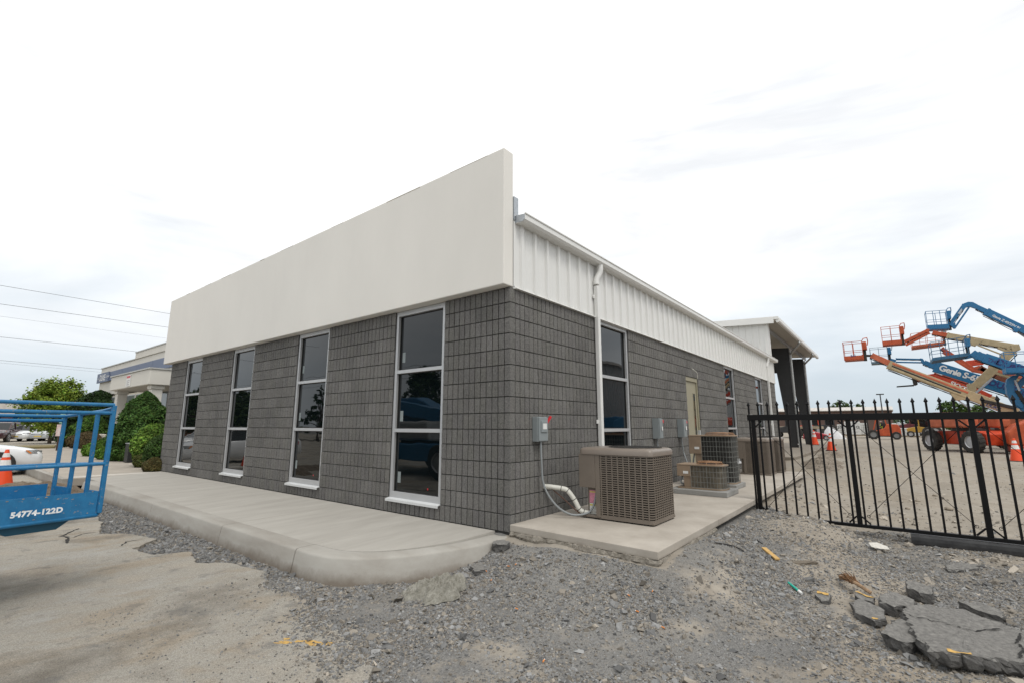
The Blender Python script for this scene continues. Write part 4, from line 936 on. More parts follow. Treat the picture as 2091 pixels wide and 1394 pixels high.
# ================================================================ rubble and litter
SLABTOP = M('dusty_slab_top', (.14, .135, .127), .95, scale=30, detail=8, col2=(.27, .26, .24), bump=1.0, bscale=85, bdist=.016)
def chunk(name, poly, z0, h, label, cat, mat, tilt=(0, 0), jag=.012, seed=1, group=None, sides=1, paint_=None, subd=.028):
    """broken slab from an outline in metres, ragged rim, rough tilted top"""
    r_ = np.random.default_rng(seed); c = np.mean(poly, 0); rim = []; z0 = max(z0, float(Hg(c[0], c[1]))-.03)
    for (a, b), (cc, d) in zip(poly, poly[1:]+poly[:1]):
        k_ = max(1, int(math.hypot(cc-a, d-b)/subd))
        for i in range(k_): t_ = i/k_; rim.append((a+(cc-a)*t_+r_.normal()*jag*.6, b+(d-b)*t_+r_.normal()*jag*.6))
    n_ = len(rim); mb = MB(); vs_ = []
    levels = [(.97, 0), (1.01, .22), (1.02, .5), (1.0, .78), (.985, .96), (.955, 1.0), (.8, 1.0), (.6, 1.0), (.38, 1.0), (.16, 1.0)]
    for s_, f_ in levels:
        for a, b in rim:
            x, y = c[0]+(a-c[0])*s_, c[1]+(b-c[1])*s_
            e_ = 1 if s_ > .95 else 0; x += r_.normal()*jag*.55*e_; y += r_.normal()*jag*.55*e_
            zn = .035*(float(fbm(x*7, y*7, 3, seed))-.47)+.012*(float(noise2(x*34, y*34, seed))-.5) if f_ > .9 else 0
            vs_.append((x, y, z0+h*f_+(tilt[0]*(x-c[0])+tilt[1]*(y-c[1]))*(1 if f_ > .01 else .9)+zn*min(1, h/.08)+r_.normal()*jag*(.0 if s_ < .95 else .12 if f_ > .9 else .45)))
    nl = len(levels); fs_ = [(l*n_+i, l*n_+(i+1) % n_, (l+1)*n_+(i+1) % n_, (l+1)*n_+i) for l in range(nl-1) for i in range(n_)]+[tuple((nl-1)*n_+i for i in range(n_)), tuple(range(n_))[::-1]]
    mb.add(vs_, fs_); o_ = mb.build(name, mat)
    if mat is not ASPH_D and name == 'asphalt_slab' or mat is ASPH_D:
        o_.data.materials.clear(); o_.data.materials.append(ASPH_D); o_.data.materials.append(SLABTOP)
        for pl_ in o_.data.polygons:
            if pl_.normal.z > .8 and pl_.center.z > z0+h*.55: pl_.material_index = 1
    tag(o_, label, cat, group)
    if paint_:
        a, b, w_ = paint_; a, b = np.array(a), np.array(b); q = MB(); d = (b-a)/np.linalg.norm(b-a); n2 = np.array([-d[1], d[0]]); pts_ = []
        for t_ in np.linspace(0, 1, 8): pts_.append((a+(b-a)*t_, w_*r_.uniform(.7, 1.1)))
        vs2 = []
        for p_, w2 in pts_:
            for s_ in (-1, 1):
                x, y = p_+n2*s_*w2/2; vs2.append((x, y, z0+h*1.0+tilt[0]*(x-c[0])+tilt[1]*(y-c[1])+.007+(.035*(float(fbm(x*7, y*7, 3, seed))-.47)+.012*(float(noise2(x*34, y*34, seed))-.5))*min(1, h/.08)))
        q.add(vs2, [(2*i, 2*i+2, 2*i+3, 2*i+1) for i in range(7)]); q.build('yellow_paint', YPAINT, o_)
    return o_
G2 = lambda pts, z=-.25: [tuple(PX(a, b, 2, z)[:2]) for a, b in pts]
RG = 'broken asphalt pieces on the gravel'
sp = G2([(1838, 1240), (1890, 1228), (1965, 1238), (2040, 1262), (2100, 1290), (2120, 1345), (2085, 1352), (1990, 1345), (1900, 1330), (1872, 1300)], -.19)
chunk('asphalt_slab', sp, -.285, .095, 'big cracked grey asphalt slab lying tilted at the lower right', 'asphalt slab', M('slab_asphalt', (.11, .107, .102), .95, scale=38, detail=7, col2=(.20, .195, .182), bump=1.0, bscale=75, bdist=.02), (-.03, .02), .013, 3, None, 1, (tuple(np.array(PX(1935, 1332, 2, -.19)[:2])), tuple(np.array(PX(1985, 1341, 2, -.19)[:2])), .03))
big = bpy.data.objects['asphalt_slab']
def crack(par, pix, z, seed):
    P_ = G2(pix, z); r_ = np.random.default_rng(seed); pts_ = []
    for (a, b), (c, d) in zip(P_[:-1], P_[1:]):
        for i in range(7): t_ = i/7; pts_.append((a+(c-a)*t_+r_.normal()*.006, b+(d-b)*t_+r_.normal()*.006))
    c0 = np.mean(sp, 0); vs_ = []
    for x, y in pts_:
        w_ = r_.uniform(.003, .009); zz = max(-.285, float(Hg(c0[0], c0[1]))-.03)+.095*1.004-.03*(x-c0[0])+.02*(y-c0[1])+.006+.035*(float(fbm(x*7, y*7, 3, 3))-.47)+.012*(float(noise2(x*34, y*34, 3))-.5); vs_ += [(x-w_*.7, y-w_, zz), (x+w_*.7, y+w_, zz)]
    MB().add(vs_, [(2*i, 2*i+2, 2*i+3, 2*i+1) for i in range(len(pts_)-1)]).build('crack', M('crack_shadow', (.02, .019, .018), 1.0), par)
crack(big, [(1852, 1255), (1900, 1268), (1950, 1275), (1990, 1285), (2050, 1283)], -.19, 3); crack(big, [(2085, 1290), (2078, 1310), (2088, 1330), (2080, 1348)], -.19, 4)
chunk('asphalt_slab', G2([(1808, 1278), (1838, 1262), (1868, 1275), (1872, 1302), (1845, 1310), (1802, 1290)], -.2), -.285, .085, 'wedge of grey asphalt leaning on the left end of the big slab', 'asphalt slab', ASPH_D, (0, .1), .01, 5, RG)
chunk('asphalt_slab', G2([(1740, 1228), (1760, 1222), (1802, 1240), (1808, 1258), (1790, 1262), (1748, 1245)], -.22), -.285, .06, 'flat asphalt piece with a trace of yellow paint, left of the slab wedge', 'asphalt slab', ASPH_D, (.05, 0), .009, 6, RG, 1, (G2([(1780, 1256)], -.22)[0], G2([(1792, 1259)], -.22)[0], .03))
chunk('asphalt_slab', G2([(1795, 1215), (1830, 1212), (1868, 1222), (1866, 1232), (1820, 1234), (1798, 1228)], -.2), -.285, .09, 'dark asphalt piece wedged behind the big slab', 'asphalt slab', ASPH_D, (.1, .1), .01, 7, RG)
chunk('asphalt_slab', G2([(1744, 1208), (1760, 1205), (1785, 1214), (1783, 1223), (1752, 1217)], -.2), -.28, .07, 'dark asphalt piece topped with a broad yellow paint stripe', 'asphalt slab', ASPH_D, (.0, .0), .006, 8, RG, 1, (G2([(1749, 1206.5)], -.2)[0], G2([(1782, 1217)], -.2)[0], .055))
chunk('asphalt_slab', G2([(1663, 1208), (1680, 1203), (1697, 1210), (1695, 1219), (1676, 1219)], -.22), -.285, .05, 'small asphalt piece with a yellow patch beside the green marker', 'asphalt slab', ASPH_D, (.1, .05), .006, 9, RG, 1, (G2([(1668, 1208)], -.225)[0], G2([(1692, 1212)], -.225)[0], .05))
chunk('asphalt_slab', G2([(1850, 1196), (1870, 1195), (1903, 1205), (1902, 1213), (1880, 1212), (1852, 1203)], -.22), -.285, .09, 'black asphalt piece split in two above the big slab', 'asphalt slab', ASPH_D, (.1, .1), .008, 10, RG)
chunk('asphalt_slab', G2([(1932, 1155), (1955, 1150), (1995, 1153), (1996, 1160), (1965, 1163), (1935, 1162)], -.25), -.29, .05, 'dark broken asphalt heap under the end of the gate beam', 'asphalt slab', ASPH_D, (.05, .0), .012, 11, RG)
chunk('asphalt_slab', G2([(1960, 1232), (2000, 1228), (2045, 1245), (2046, 1258), (2010, 1250)], -.22), -.285, .07, 'rounded black asphalt edge behind the big slab', 'asphalt slab', ASPH_D, (.0, .1), .01, 12, RG)
chunk('asphalt_slab', [(-.40, -.06), (-.36, -.16), (-.26, -.19), (-.19, -.13), (-.20, -.03), (-.32, .0)], -.30, .10, 'coarse black asphalt lump at the corner of kerb and pad', 'asphalt lump', ASPH_D, (0, 0), .012, 13)
chunk('asphalt_slab', G2([(960, 1164), (975, 1160), (1000, 1162), (1002, 1170), (970, 1177)], -.26), -.285, .05, 'thin grey asphalt piece just right of the concrete spill', 'asphalt lump', ASPH_D, (0, 0), .008, 14)
# mottled lump of spilled concrete in front of the kerb
def spill():
    c = PX(893, 1200, 2, -.25); r_ = np.random.default_rng(5); n_, k_ = 60, 22; vs_ = []
    for j in range(k_):
        f_ = 1-j/(k_-1)
        for i in range(n_):
            a = 2*math.pi*i/n_; rad = (.30+.05*math.sin(3*a+1)+.03*math.sin(7*a))*f_
            x, y = c[0]+rad*math.cos(a)*1.15, c[1]+rad*math.sin(a)*.8
            h_ = .115*(1-f_**3)-.075*math.exp(-(f_/.36)**2)+.085*(float(fbm(x*11, y*11, 4, 2))-.47)*(1 if f_ < .98 else .2)+.06*(float(noise2(x*48, y*48))-.5)*(1 if f_ < .97 else .3)
            vs_.append((x, y, max(float(Hg(x, y)), -.285)+.0+h_))
    mb = MB(); mb.add(vs_, [(j*n_+i, j*n_+(i+1) % n_, (j+1)*n_+(i+1) % n_, (j+1)*n_+i) for j in range(k_-1) for i in range(n_)])
    tag(mb.build('concrete_spill', M('crumbly_concrete', (.19, .18, .145), .95, col2=(.36, .345, .30), scale=16, bump=1, bscale=60, bdist=.02)), 'crumbly lump of spilled concrete in front of the kerb', 'concrete lump')
spill()
def stick(name, p0, p1, w_, h_, mat, label, cat, z=-.255):
    a, b = PX(*p0, 2, z), PX(*p1, 2, z); a[2] = float(Hg(a[0], a[1]))+h_/2+.004; b[2] = float(Hg(b[0], b[1]))+h_/2+.012
    return tag(MB().bar(a, b, w_, h_).build(name, mat, bevel=.002), label, cat)
stick('wood_offcut', (1562, 1147), (1590, 1164), .05, .018, WOODY, 'short flat yellow wood offcut on the gravel', 'wood scrap')
a, b = PX(1611, 1199, 2, -.24), PX(1631, 1208, 2, -.24); a[2] = float(Hg(a[0], a[1]))+.02; b[2] = float(Hg(b[0], b[1]))+.02
mk = thing('marker_tube', 'small green plastic tube with a white end lying on the gravel', 'plastic tube', a-np.array([0, 0, .02]))
MB().tube([a, b], .011, 10).build('tube', M('teal_plastic', (.01, .36, .27), .35), mk); MB().tube([b, b+(b-a)*.32], .013, 10).build('cap', LABELW, mk)
# torn tree root
rt = thing('tree_root', 'torn brown root stub with frayed fibres among the rubble', 'root', PX(1735, 1188, 2, -.27))
q0, q1 = PX(1715, 1172, 2, -.2), PX(1778, 1205, 2, -.24); mid = PX(1735, 1185, 2, -.2)
MB().tube(fine3([q0+[0, 0, -.02], mid+[0, 0, .01], (mid+q1)/2, q1+[0, 0, -.02]]), .017, 7).build('stem', M('pale_root_wood', (.30, .20, .12), .9, var=.3, scale=30), rt)
fb = MB(); rr_ = np.random.default_rng(3)
for i in range(60):
    ax_ = (mid-q1)/np.linalg.norm(mid-q1); s_ = mid-ax_*rr_.uniform(0, .07)+rr_.normal(size=3)*[.014, .014, .006]; d = ax_*rr_.uniform(.02, .10)+rr_.normal(size=3)*[.028, .028, .022]; fb.tube([s_+[0, 0, .008], s_+d*.6+[0, 0, .022], s_+d+[0, 0, .012]], [.007, .005, .002], 4)
fb.build('fibres', M('brown_root_fibre', (.16, .085, .04), .95, var=.4, scale=40), rt)
# pale plastic scrap, hose end, stones
wsz = PX(1790, 1107, 2, -.15); sc_ = MB(); sc_.add([(wsz[0]+a, wsz[1]+b, float(Hg(wsz[0], wsz[1]))+.03+c) for a, b, c in ((-.10, .05, .03), (-.02, .08, .06), (.05, 0, .06), (.09, -.10, .02), (.03, -.12, 0), (-.05, -.03, .01), (0, 0, .035))], [(0, 1, 6), (1, 2, 6), (2, 3, 6), (3, 4, 6), (4, 5, 6), (5, 0, 6)])
so_ = sc_.build('plastic_scrap', M('dirty_white_plastic', (.55, .53, .48), .6, var=.15, scale=30)); so_.modifiers.new('t', 'SOLIDIFY').thickness = .006
tag(so_, 'crumpled dirty white plastic scrap in front of the gate', 'plastic scrap')
hz = PX(1500, 1130, 2, -.12); hp = [(hz[0]-.12, hz[1]+.16), (hz[0]-.02, hz[1]+.06), (hz[0]+.02, hz[1]-.02), (hz[0]-.02, hz[1]-.10)]
tag(MB().tube(fine3([(a, b, float(Hg(a, b))+.012) for a, b in hp]), .007, 6).build('cable_piece', BLACK), 'short curved piece of black cable on the gravel by the pad', 'cable')
rag = PX(1640, 1145, 2, -.18); pr_ = [(-.16, .08), (-.05, .1), (.06, .03), (.16, -.08), (.1, -.13), (.0, -.07), (-.1, .0)]
chunk('flat_stone', [(rag[0]+a*.8, rag[1]+b) for a, b in pr_], float(Hg(rag[0], rag[1]))-.02, .035, 'flat brownish stone half buried in the gravel by the gate', 'stone', M('brown_stone', (.15, .125, .095), .95, var=.2, scale=12, bump=.6, bscale=50), jag=.008, seed=33)
for i, (px_, py_, rad, lb) in enumerate(((1937, 1033, .07, 'largest loose round rock on the dirt behind the gate'), (1873, 1016, .045, 'small grey rock on the dirt behind the gate, left of the largest'), (1909, 1008, .05, 'flat rock beyond the largest rock behind the gate'), (1852, 1030, .04, 'low reddish rock behind the gate, nearest the brace cable'))):
    c = PX(px_, py_, 2, -.22); r_ = np.random.default_rng(i); bm = bmesh.new(); bmesh.ops.create_icosphere(bm, subdivisions=2, radius=rad)
    for v in bm.verts: v.co *= r_.uniform(.85, 1.1); v.co.z *= .65
    me = bpy.data.meshes.new('rock'); bm.to_mesh(me); bm.free(); me.materials.append(M('tan_rock', (.28, .24, .19), .95, var=.2, scale=15, bump=.5)); o_ = link('rock', me)
    o_.location = (c[0], c[1], float(Hg(c[0], c[1]))+rad*.35); tag(o_, lb, 'rock')
bt = [(975+18, 1177), (1003, 1190), (1038, 1203-25), (1053, 1178), (1055, 1245), (1285, 1241), (1271, 1257), (1302, 1261), (1334, 1241), (1354, 1285), (1110, 1348)]
bmk = None
for i, (a, b) in enumerate(bt):
    c = PX(a, b, 2, -.275); an = random.uniform(0, 3.1); d = np.array([math.cos(an), math.sin(an), .1])*.013; c[2] = float(Hg(c[0], c[1]))+.016
    o_ = thing('cigarette_butt', 'tiny orange cigarette butt on the gravel', 'cigarette butt', c, 'cigarette butts on the gravel')
    MB().tube([c-d, c+d], .0045, 6).build('filter', M('filter_orange', (.62, .22, .05), .8), o_); MB().tube([c+d*1.02, c+d*1.5], .0044, 6).build('paper_end', LABELW, o_)
# ================================================================ left foreground: blue lift platform and its machine
LZ = -.254
lift = thing('boom_lift', 'blue boom lift with worn platform in the left foreground, number stencilled on its toe board', 'boom lift', (-5.9, 6.8, LZ))
NC = PD(234, 826, 6.05); NCz = NC[2]; FCn = PD(133.4, 849, 6.95)
az_ = math.radians(8.5); ux = np.array([math.cos(az_), math.sin(az_), 0])
na, fa = np.array([NC[0], NC[1], 0]), np.array([FCn[0], FCn[1], 0])
LEN = 1.85; nb, fb_ = na-ux*LEN, fa-ux*LEN
zn, zf, zb_ = NC[2], FCn[2], .455
Z = lambda p_, z: (p_[0], p_[1], z)
R1 = .0172
pl = MB()
for a, b, z in ((na, nb, zn), (na, nb, zn-.078), (fa, fb_, zf), (fa, fb_, zf-.045)): pl.tube([Z(a, z), Z(b, z)], R1, 10)
pl.tube([Z(na, zn-.03), Z(na*.8+fa*.2, zn-.055), Z(fa, zf)], R1, 10); pl.tube([Z(nb, zn-.03), Z(fb_, zf)], R1, 10)
pt = pl.build('top_rails', BLUEP, lift, smooth=60)
zm, zmf = .905, .865
for a, b, c, d in ((na, nb, zm, zm), (fa, fb_, zmf, zmf), (na, fa, zm, zmf), (nb, fb_, zm, zmf)): MB().tube([Z(a, c), Z(b, d)], R1*.95, 10).build('mid_rail', BLUEP, lift, smooth=60)
# posts of the end frame and the far corners
for p_, zt_, w_ in ((na, zn, .043), (na*.70+fa*.30, zn-.06, .039), (na*.34+fa*.66, zf+.03, .039), (fa, zf, .039), (nb, zn, .045), (fb_, zf, .045), (na*.5+nb*.5, zn-.08, .001)):
    if w_ < .01: continue
    MB().bar(Z(p_, zb_), Z(p_, zt_-.005), w_, w_*.8, up=tuple(ux)).build('post', BLUEP, lift, bevel=.006)
zt_n, zt_f, fl = .655, .675, .45
wd = (fa-na)/np.linalg.norm(fa-na)
tb = MB().bar(Z(na-ux*.03-wd*.005, (fl+zt_n)/2), Z(nb-wd*.005, (fl+zt_n)/2), .006, zt_n-fl).build('toe_board', BLUEP, lift)
MB().bar(Z(fa-ux*.05, (fl+zt_f)/2), Z(fb_, (fl+zt_f)/2), .006, zt_f-fl).build('toe_board', BLUEP, lift)
for a, b in ((.04, .24), (.62, .97)): MB().bar(Z(na+(fa-na)*a, (fl+zt_f)/2-.01), Z(na+(fa-na)*b, (fl+zt_f)/2-.01), .006, zt_f-fl-.03).build('end_toe_board', BLUEP, lift)
MB().tube([Z(nb, fl-.012), Z(na-ux*.02, fl-.012), Z(na+wd*.02, fl-.006), Z(fa, fl)], R1, 10).build('bottom_rail', BLUEP, lift, smooth=60)
MB().bar(Z((nb+fb_)/2, fl-.01), Z((na+fa)/2-ux*.04, fl-.01), np.linalg.norm(fa-na)-.06, .02).build('floor', BLUEP, lift)
br = MB(); c0 = na-ux*.62+wd*.06; c1 = na-ux*.24+wd*.06
vs_ = [Z(c0-ux*.06, fl-.03), Z(c1+ux*.06, fl-.03), Z(c1-ux*.03, fl-.10), Z(c0+ux*.03, fl-.10)]; vs_ += [(a+wd[0]*.5, b+wd[1]*.5, c) for a, b, c in vs_]
br.add(vs_, [(0, 1, 2, 3), (7, 6, 5, 4), (0, 4, 5, 1), (1, 5, 6, 2), (2, 6, 7, 3), (3, 7, 4, 0)]).build('floor_bracket', M('dark_teal_paint', (.006, .07, .12), .6), lift)
# stencilled number on the outer face of the toe board
def on_toe(x, y):
    d = ray(x, y); q = na-wd*.0105; t_ = np.dot((q-CAM)[:2], wd[:2])/np.dot(d[:2], wd[:2]); return CAM+d*t_
q0, q1 = on_toe(20, 1057), on_toe(131, 1046)
text_mesh('54774-122D', np.linalg.norm(q1-q0)/5.75, WHITEL, 'stencil_number', tb, tuple(q0), tuple(ux), (0, 0, 1), spacing=1.08, bold=.003)
# rust and scrapes worn through the paint
rr_ = np.random.default_rng(8); wr = MB()
for i in range(16):
    p_ = na-ux*rr_.uniform(.02, 1.2)-wd*.0102; z = rr_.choice([rr_.uniform(fl+.01, fl+.02), rr_.uniform(zt_n-.02, zt_n-.004), rr_.uniform(fl, zt_n)]); L_ = rr_.uniform(.01, .04)
    wr.add([Z(p_, z), Z(p_+ux*L_, z+.002), Z(p_+ux*L_*.8, z+.008), Z(p_+ux*.2*L_, z+.007)], [(0, 1, 2, 3)])
wr.build('paint_scrapes', M('bare_scrape', (.28, .24, .19), .8, var=.4, scale=30), tb)
# control box, jib, boom and chassis outside the picture to the left
cb = (nb+fb_)/2-ux*.02
MB().bar(Z(cb, 1.1), Z(cb+ux*.22, 1.1), .5, .32).build('control_box', BLUEP, lift, bevel=.02)
pv = np.array([-6.3, 10.6, 2.0]); tip = np.array([-6.15, 3.3, .82])
MB().bar(Z(fb_*.5+nb*.5-ux*.02, .62), tip, .16, .22).build('jib', BLUEP, lift, bevel=.01)
MB().bar(tip, tip*.45+pv*.55, .26, .32).build('inner_boom', BLUEP, lift, bevel=.01)
bo2 = MB().bar(tip*.62+pv*.38, pv, .36, .44).build('outer_boom', BLUEP, lift, bevel=.012)
MB().prism([(7.2, .8), (11.6, .8), (11.6, 1.6), (11.0, 2.3), (9.8, 2.3), (7.5, 1.4)], 0, -7.3, -6.55).build('turret', BLUEP, lift, bevel=.05); MB().prism([(7.4, .8), (11.5, .8), (11.5, 1.5), (7.6, 1.4)], 0, -6.0, -5.2).build('engine_cover', M('grey_cover', (.35,.36,.36), .5), lift, bevel=.08); MB().box((-6.9, 7.2, .721), (-5.4, 9.0, .8)).build('turntable', DKSTEEL, lift)
MB().box((-6.95, 5.9, .2), (-5.0, 9.7, .72)).build('chassis', BLUEP, lift, bevel=.04)
def tyre(mbs, c, r_, w_, axis=0, lug=True, n=28):
    t_, h_ = mbs
    t_.lathe([(r_*.55, -w_/2), (r_*.92, -w_/2), (r_, -w_*.38), (r_, w_*.38), (r_*.92, w_/2), (r_*.55, w_/2)], c, axis, n, cap=False)
    h_.lathe([(0, -w_*.36), (r_*.5, -w_*.36), (r_*.56, -w_*.46), (r_*.56, w_*.46), (r_*.5, w_*.36), (0, w_*.36)], c, axis, n, cap=False)
def wheel(parent, c, r_, w_, axis, rim=RIM):
    t_, h_ = MB(), MB(); tyre((t_, h_), c, r_, w_, axis)
    o_ = t_.build('wheel', BLACK, parent, smooth=35); h_.build('rim', rim, o_, smooth=35); return o_
for xx in (-7.1, -4.8):
    for yy in (6.4, 9.2): wheel(lift, (xx, yy, LZ+.5), .5, .36, 0)
MB().bar((-7.1, 6.4, LZ+.5), (-4.8, 6.4, LZ+.5), .18).bar((-7.1, 9.2, LZ+.5), (-4.8, 9.2, LZ+.5), .18).build('axles', DKSTEEL, lift)
# ================================================================ soil left against the kerb
def mound(name, cx, cy, rx, ry, h, rot, label, mat, z0, seed, n=44):
    mb = MB(); vs_ = []; k_ = 14
    for j in range(k_):
        f_ = 1-j/(k_-1)*.999
        for i in range(n):
            a = 2*math.pi*i/n; u, v = rx*f_*math.cos(a)*(1+.14*math.sin(3*a+seed)), ry*f_*math.sin(a)*(1+.12*math.sin(5*a))
            x, y = cx+u*math.cos(rot)-v*math.sin(rot), cy+u*math.sin(rot)+v*math.cos(rot)
            vs_.append((x, y, z0-.01+h*(1-f_**2)**1.2+(1-f_**4)*h*.95*(float(fbm(x*4+seed, y*4, 4, seed))-.45)))
    mb.add(vs_, [(j*n+i, j*n+(i+1) % n, (j+1)*n+(i+1) % n, (j+1)*n+i) for j in range(k_-1) for i in range(n)]+[tuple(range(n))[::-1]])
    return tag(mb.build(name, mat), label, 'soil heap')
mound('soil_heap', -2.75, 11.3, 1.15, .75, .30, 2.4, 'crumbly brown soil heaped against the kerb behind the blue platform', SOIL, -.27, 2)
mound('soil_heap', -4.2, 12.6, 2.2, .7, .16, 2.9, 'low spread of brown soil in front of the white sedan', SOIL, -.27, 5)
# ================================================================ traffic cones
def cone(loc, h, label, base_mat=BLACK):
    t_ = thing('traffic_cone', label, 'traffic cone', loc, 'orange traffic cones', world=False)
    r0, r1 = .17*h/.71, .028*h/.71; R_ = lambda f_: r0+(r1-r0)*f_; hb = .03
    MB().box((-r0*1.15, -r0*1.15, 0), (r0*1.15, r0*1.15, hb)).build('base', base_mat, t_, bevel=.01)
    MB().lathe([(R_(0), hb), (R_(1), h), (R_(1)*.4, h+.004)], n=20).build('cone_body', CONEO, t_, smooth=40)
    for a, b in ((.52, .70), (.78, .90)): MB().lathe([(R_(a)+.003, hb+(h-hb)*a), (R_(b)+.003, hb+(h-hb)*b)], n=20, cap=False).build('reflective_collar', CONEW, t_, smooth=40)
    return t_
c_ = PX(2, 990, 2, LZ); cone((c_[0], c_[1], LZ), .9, 'orange traffic cone at the left edge in front of the white sedan')
# ================================================================ vegetation
def leaf_cloud(P, Nrm, size, tone, r_, spread=.5):
    """one small bent leaf (2 triangles) per point"""
    n = len(P); d = Nrm+r_.normal(0, spread, (n, 3)); d /= np.linalg.norm(d, axis=1)[:, None]
    a = r_.normal(size=(n, 3)); a -= (a*d).sum(1)[:, None]*d; a /= np.linalg.norm(a, axis=1)[:, None]; b = np.cross(d, a)
    s_ = np.asarray(size).reshape(-1, 1)*r_.uniform(.6, 1.3, (n, 1)); fold = d*s_*.22
    V = np.stack([P-a*s_*.5, P-b*s_*.3+fold, P+a*s_*.5, P+b*s_*.3+fold], 1).reshape(-1, 3)
    i = 4*np.arange(n)[:, None]; F = np.concatenate([np.stack([i, i+1, i+2], -1), np.stack([i, i+2, i+3], -1)], 1).reshape(-1, 3)
    return V, F, np.repeat(tone, 4, 0)
def greens(n, r_, c, sd=.22):
    k = np.clip(r_.normal(1, sd, (n, 1)), .45, 1.7); h = r_.normal(0, .12, (n, 1)); base = np.array(c)[None]*k; base[:, 0:1] *= 1+h; return base
def make_tree(name, label, loc, h, rad, col, n, seed, group=None, leaf=.2, trunk=.3, lobes=16, cat='tree', dens=.75, low=.0, cone_=False):
    r_ = np.random.default_rng(seed); t_ = thing(name, label, cat, loc, group, world=False); zt_ = h*trunk
    tr = MB(); br = []
    tr.tube(fine3([(0, 0, -.05), (.03*h*.2, 0, zt_*.5), (0, .02*h*.3, zt_), (.05, 0, h*.75)]), list(np.linspace(.028*h, .008*h, 13)), 8)
    C = []
    for i in range(lobes):
        a = i*2.4+r_.uniform(-.4, .4); f_ = (i+.5)/lobes; z = zt_*(.8+low)+(h-zt_*(.8+low))*(f_**.8)*.92
        prof = (math.sin(math.pi*min(1, .22+.74*f_))**.75 if not cone_ else (1.02-f_)**.8)
        rr = rad*prof*r_.uniform(.35, .8); c = np.array([rr*math.cos(a), rr*math.sin(a), z]); C.append((c, rad*r_.uniform(.26, .42)*(1 if not cone_ else .75*(1.15-f_))))
        s_ = np.array([0, 0, zt_*.7+(z-zt_*.7)*.4]); tr.tube([s_, (s_+c)/2+[0, 0, .04*h], c], [.009*h, .006*h, .002*h], 5)
    tr.build('trunk', BARK, t_, smooth=50)
    Ps, Ns, Sh = [], [], []
    for c, q in C:
        m_ = int(n/lobes*(q/(rad*.34))**2); twigs = r_.normal(size=(max(4, m_//24), 3)); twigs /= np.linalg.norm(twigs, axis=1)[:, None]; twigs[:, 2] *= .75
        ti = r_.integers(0, len(twigs), m_); rr = q*r_.uniform(.35, 1.05, (m_, 1))**.6
        P_ = c+twigs[ti]*rr*r_.uniform(.8, 1.25, (len(twigs), 1))[ti]+r_.normal(0, q*.13, (m_, 3)); Ps.append(P_); Ns.append(twigs[ti]*.6+[0, 0, .8])
    P_ = np.concatenate(Ps); V, F, T_ = leaf_cloud(P_, np.concatenate(Ns), np.full(len(P_), leaf), greens(len(P_), r_, col), r_)
    me = flat_mesh('crown', V, F, LEAF, T_); link('crown', me, t_); return t_
def make_shrub(name, label, loc, prof, col, n, leaf, seed, cat='shrub', group=None, bumps=.24, sx=1, sy=1, rot=0, core_=(.012, .02, .006)):
    """clipped shrub: dense leaf shell over a lumpy volume; prof = [(height, radius)]"""
    r_ = np.random.default_rng(seed); t_ = thing(name, label, cat, loc, group, rot, world=False); H_ = np.array(prof)
    MB().tube([(0, 0, -.05), (0, 0, H_[-1, 0]*.6)], [.05, .02], 6).build('stem', BARK, t_)
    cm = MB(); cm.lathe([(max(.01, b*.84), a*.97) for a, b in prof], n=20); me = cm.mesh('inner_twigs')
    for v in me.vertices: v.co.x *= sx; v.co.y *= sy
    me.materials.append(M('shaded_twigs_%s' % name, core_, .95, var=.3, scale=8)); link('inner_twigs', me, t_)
    hs = r_.uniform(H_[0, 0], H_[-1, 0], n*3); rad = np.interp(hs, H_[:, 0], H_[:, 1]); keep_ = r_.random(n*3) < (rad+.08)/(H_[:, 1].max()+.08); hs, rad = hs[keep_][:n], rad[keep_][:n]
    a = r_.uniform(0, 2*math.pi, len(hs)); lump = 1+bumps*(fbm(a*2.2+seed, hs*3.2, 3, seed)-.45)*2.2; sh = r_.uniform(.82, 1.06, len(hs))+np.where(r_.random(len(hs)) < .06, r_.uniform(0, .12, len(hs)), 0)
    x, y = np.cos(a)*rad*lump*sh, np.sin(a)*rad*lump*sh
    P_ = np.stack([x*sx, y*sy, hs], 1); Nn = np.stack([np.cos(a), np.sin(a), np.full(len(a), .55)], 1)
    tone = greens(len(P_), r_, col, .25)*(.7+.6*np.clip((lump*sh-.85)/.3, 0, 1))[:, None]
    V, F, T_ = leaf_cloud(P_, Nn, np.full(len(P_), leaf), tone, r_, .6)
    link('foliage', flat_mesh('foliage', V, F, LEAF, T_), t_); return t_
def SP(px_, D, z=-.05): q = PD(px_, 880, D); return (q[0], q[1], z)
# planting in front of the neighbouring building
make_shrub('conical_yew', 'large dark green clipped conical evergreen in front of the canopy column', SP(290, 23.3), [(0, .7), (.4, .9), (1.0, .94), (1.6, .78), (2.1, .5), (2.45, .24), (2.62, .03)], (.045, .095, .018), 24000, .10, 3, 'evergreen', bumps=.38)
make_shrub('round_shrub', 'bright green rounded clipped shrub by the far corner of the block building', SP(316, 19.6), [(0, .35), (.3, .48), (.85, .52), (1.2, .36), (1.38, .1)], (.11, .19, .03), 12000, .085, 4, bumps=.34)
make_shrub('round_shrub', 'smaller round clipped shrub beside the block building, right of the bright green one', SP(338, 17.9), [(0, .3), (.3, .46), (.65, .48), (.95, .3), (1.08, .05)], (.05, .10, .018), 8000, .055, 5)
make_shrub('low_shrub', 'low brownish green shrub right of the black bin', SP(305, 19.2), [(0, .2), (.15, .29), (.36, .27), (.48, .06)], (.075, .085, .022), 6000, .05, 6, bumps=.2)
make_shrub('low_shrub', 'low shrub with reddish tips against the block wall', SP(323, 17.2), [(0, .18), (.14, .27), (.3, .25), (.42, .05)], (.10, .085, .03), 5000, .045, 7, bumps=.25)
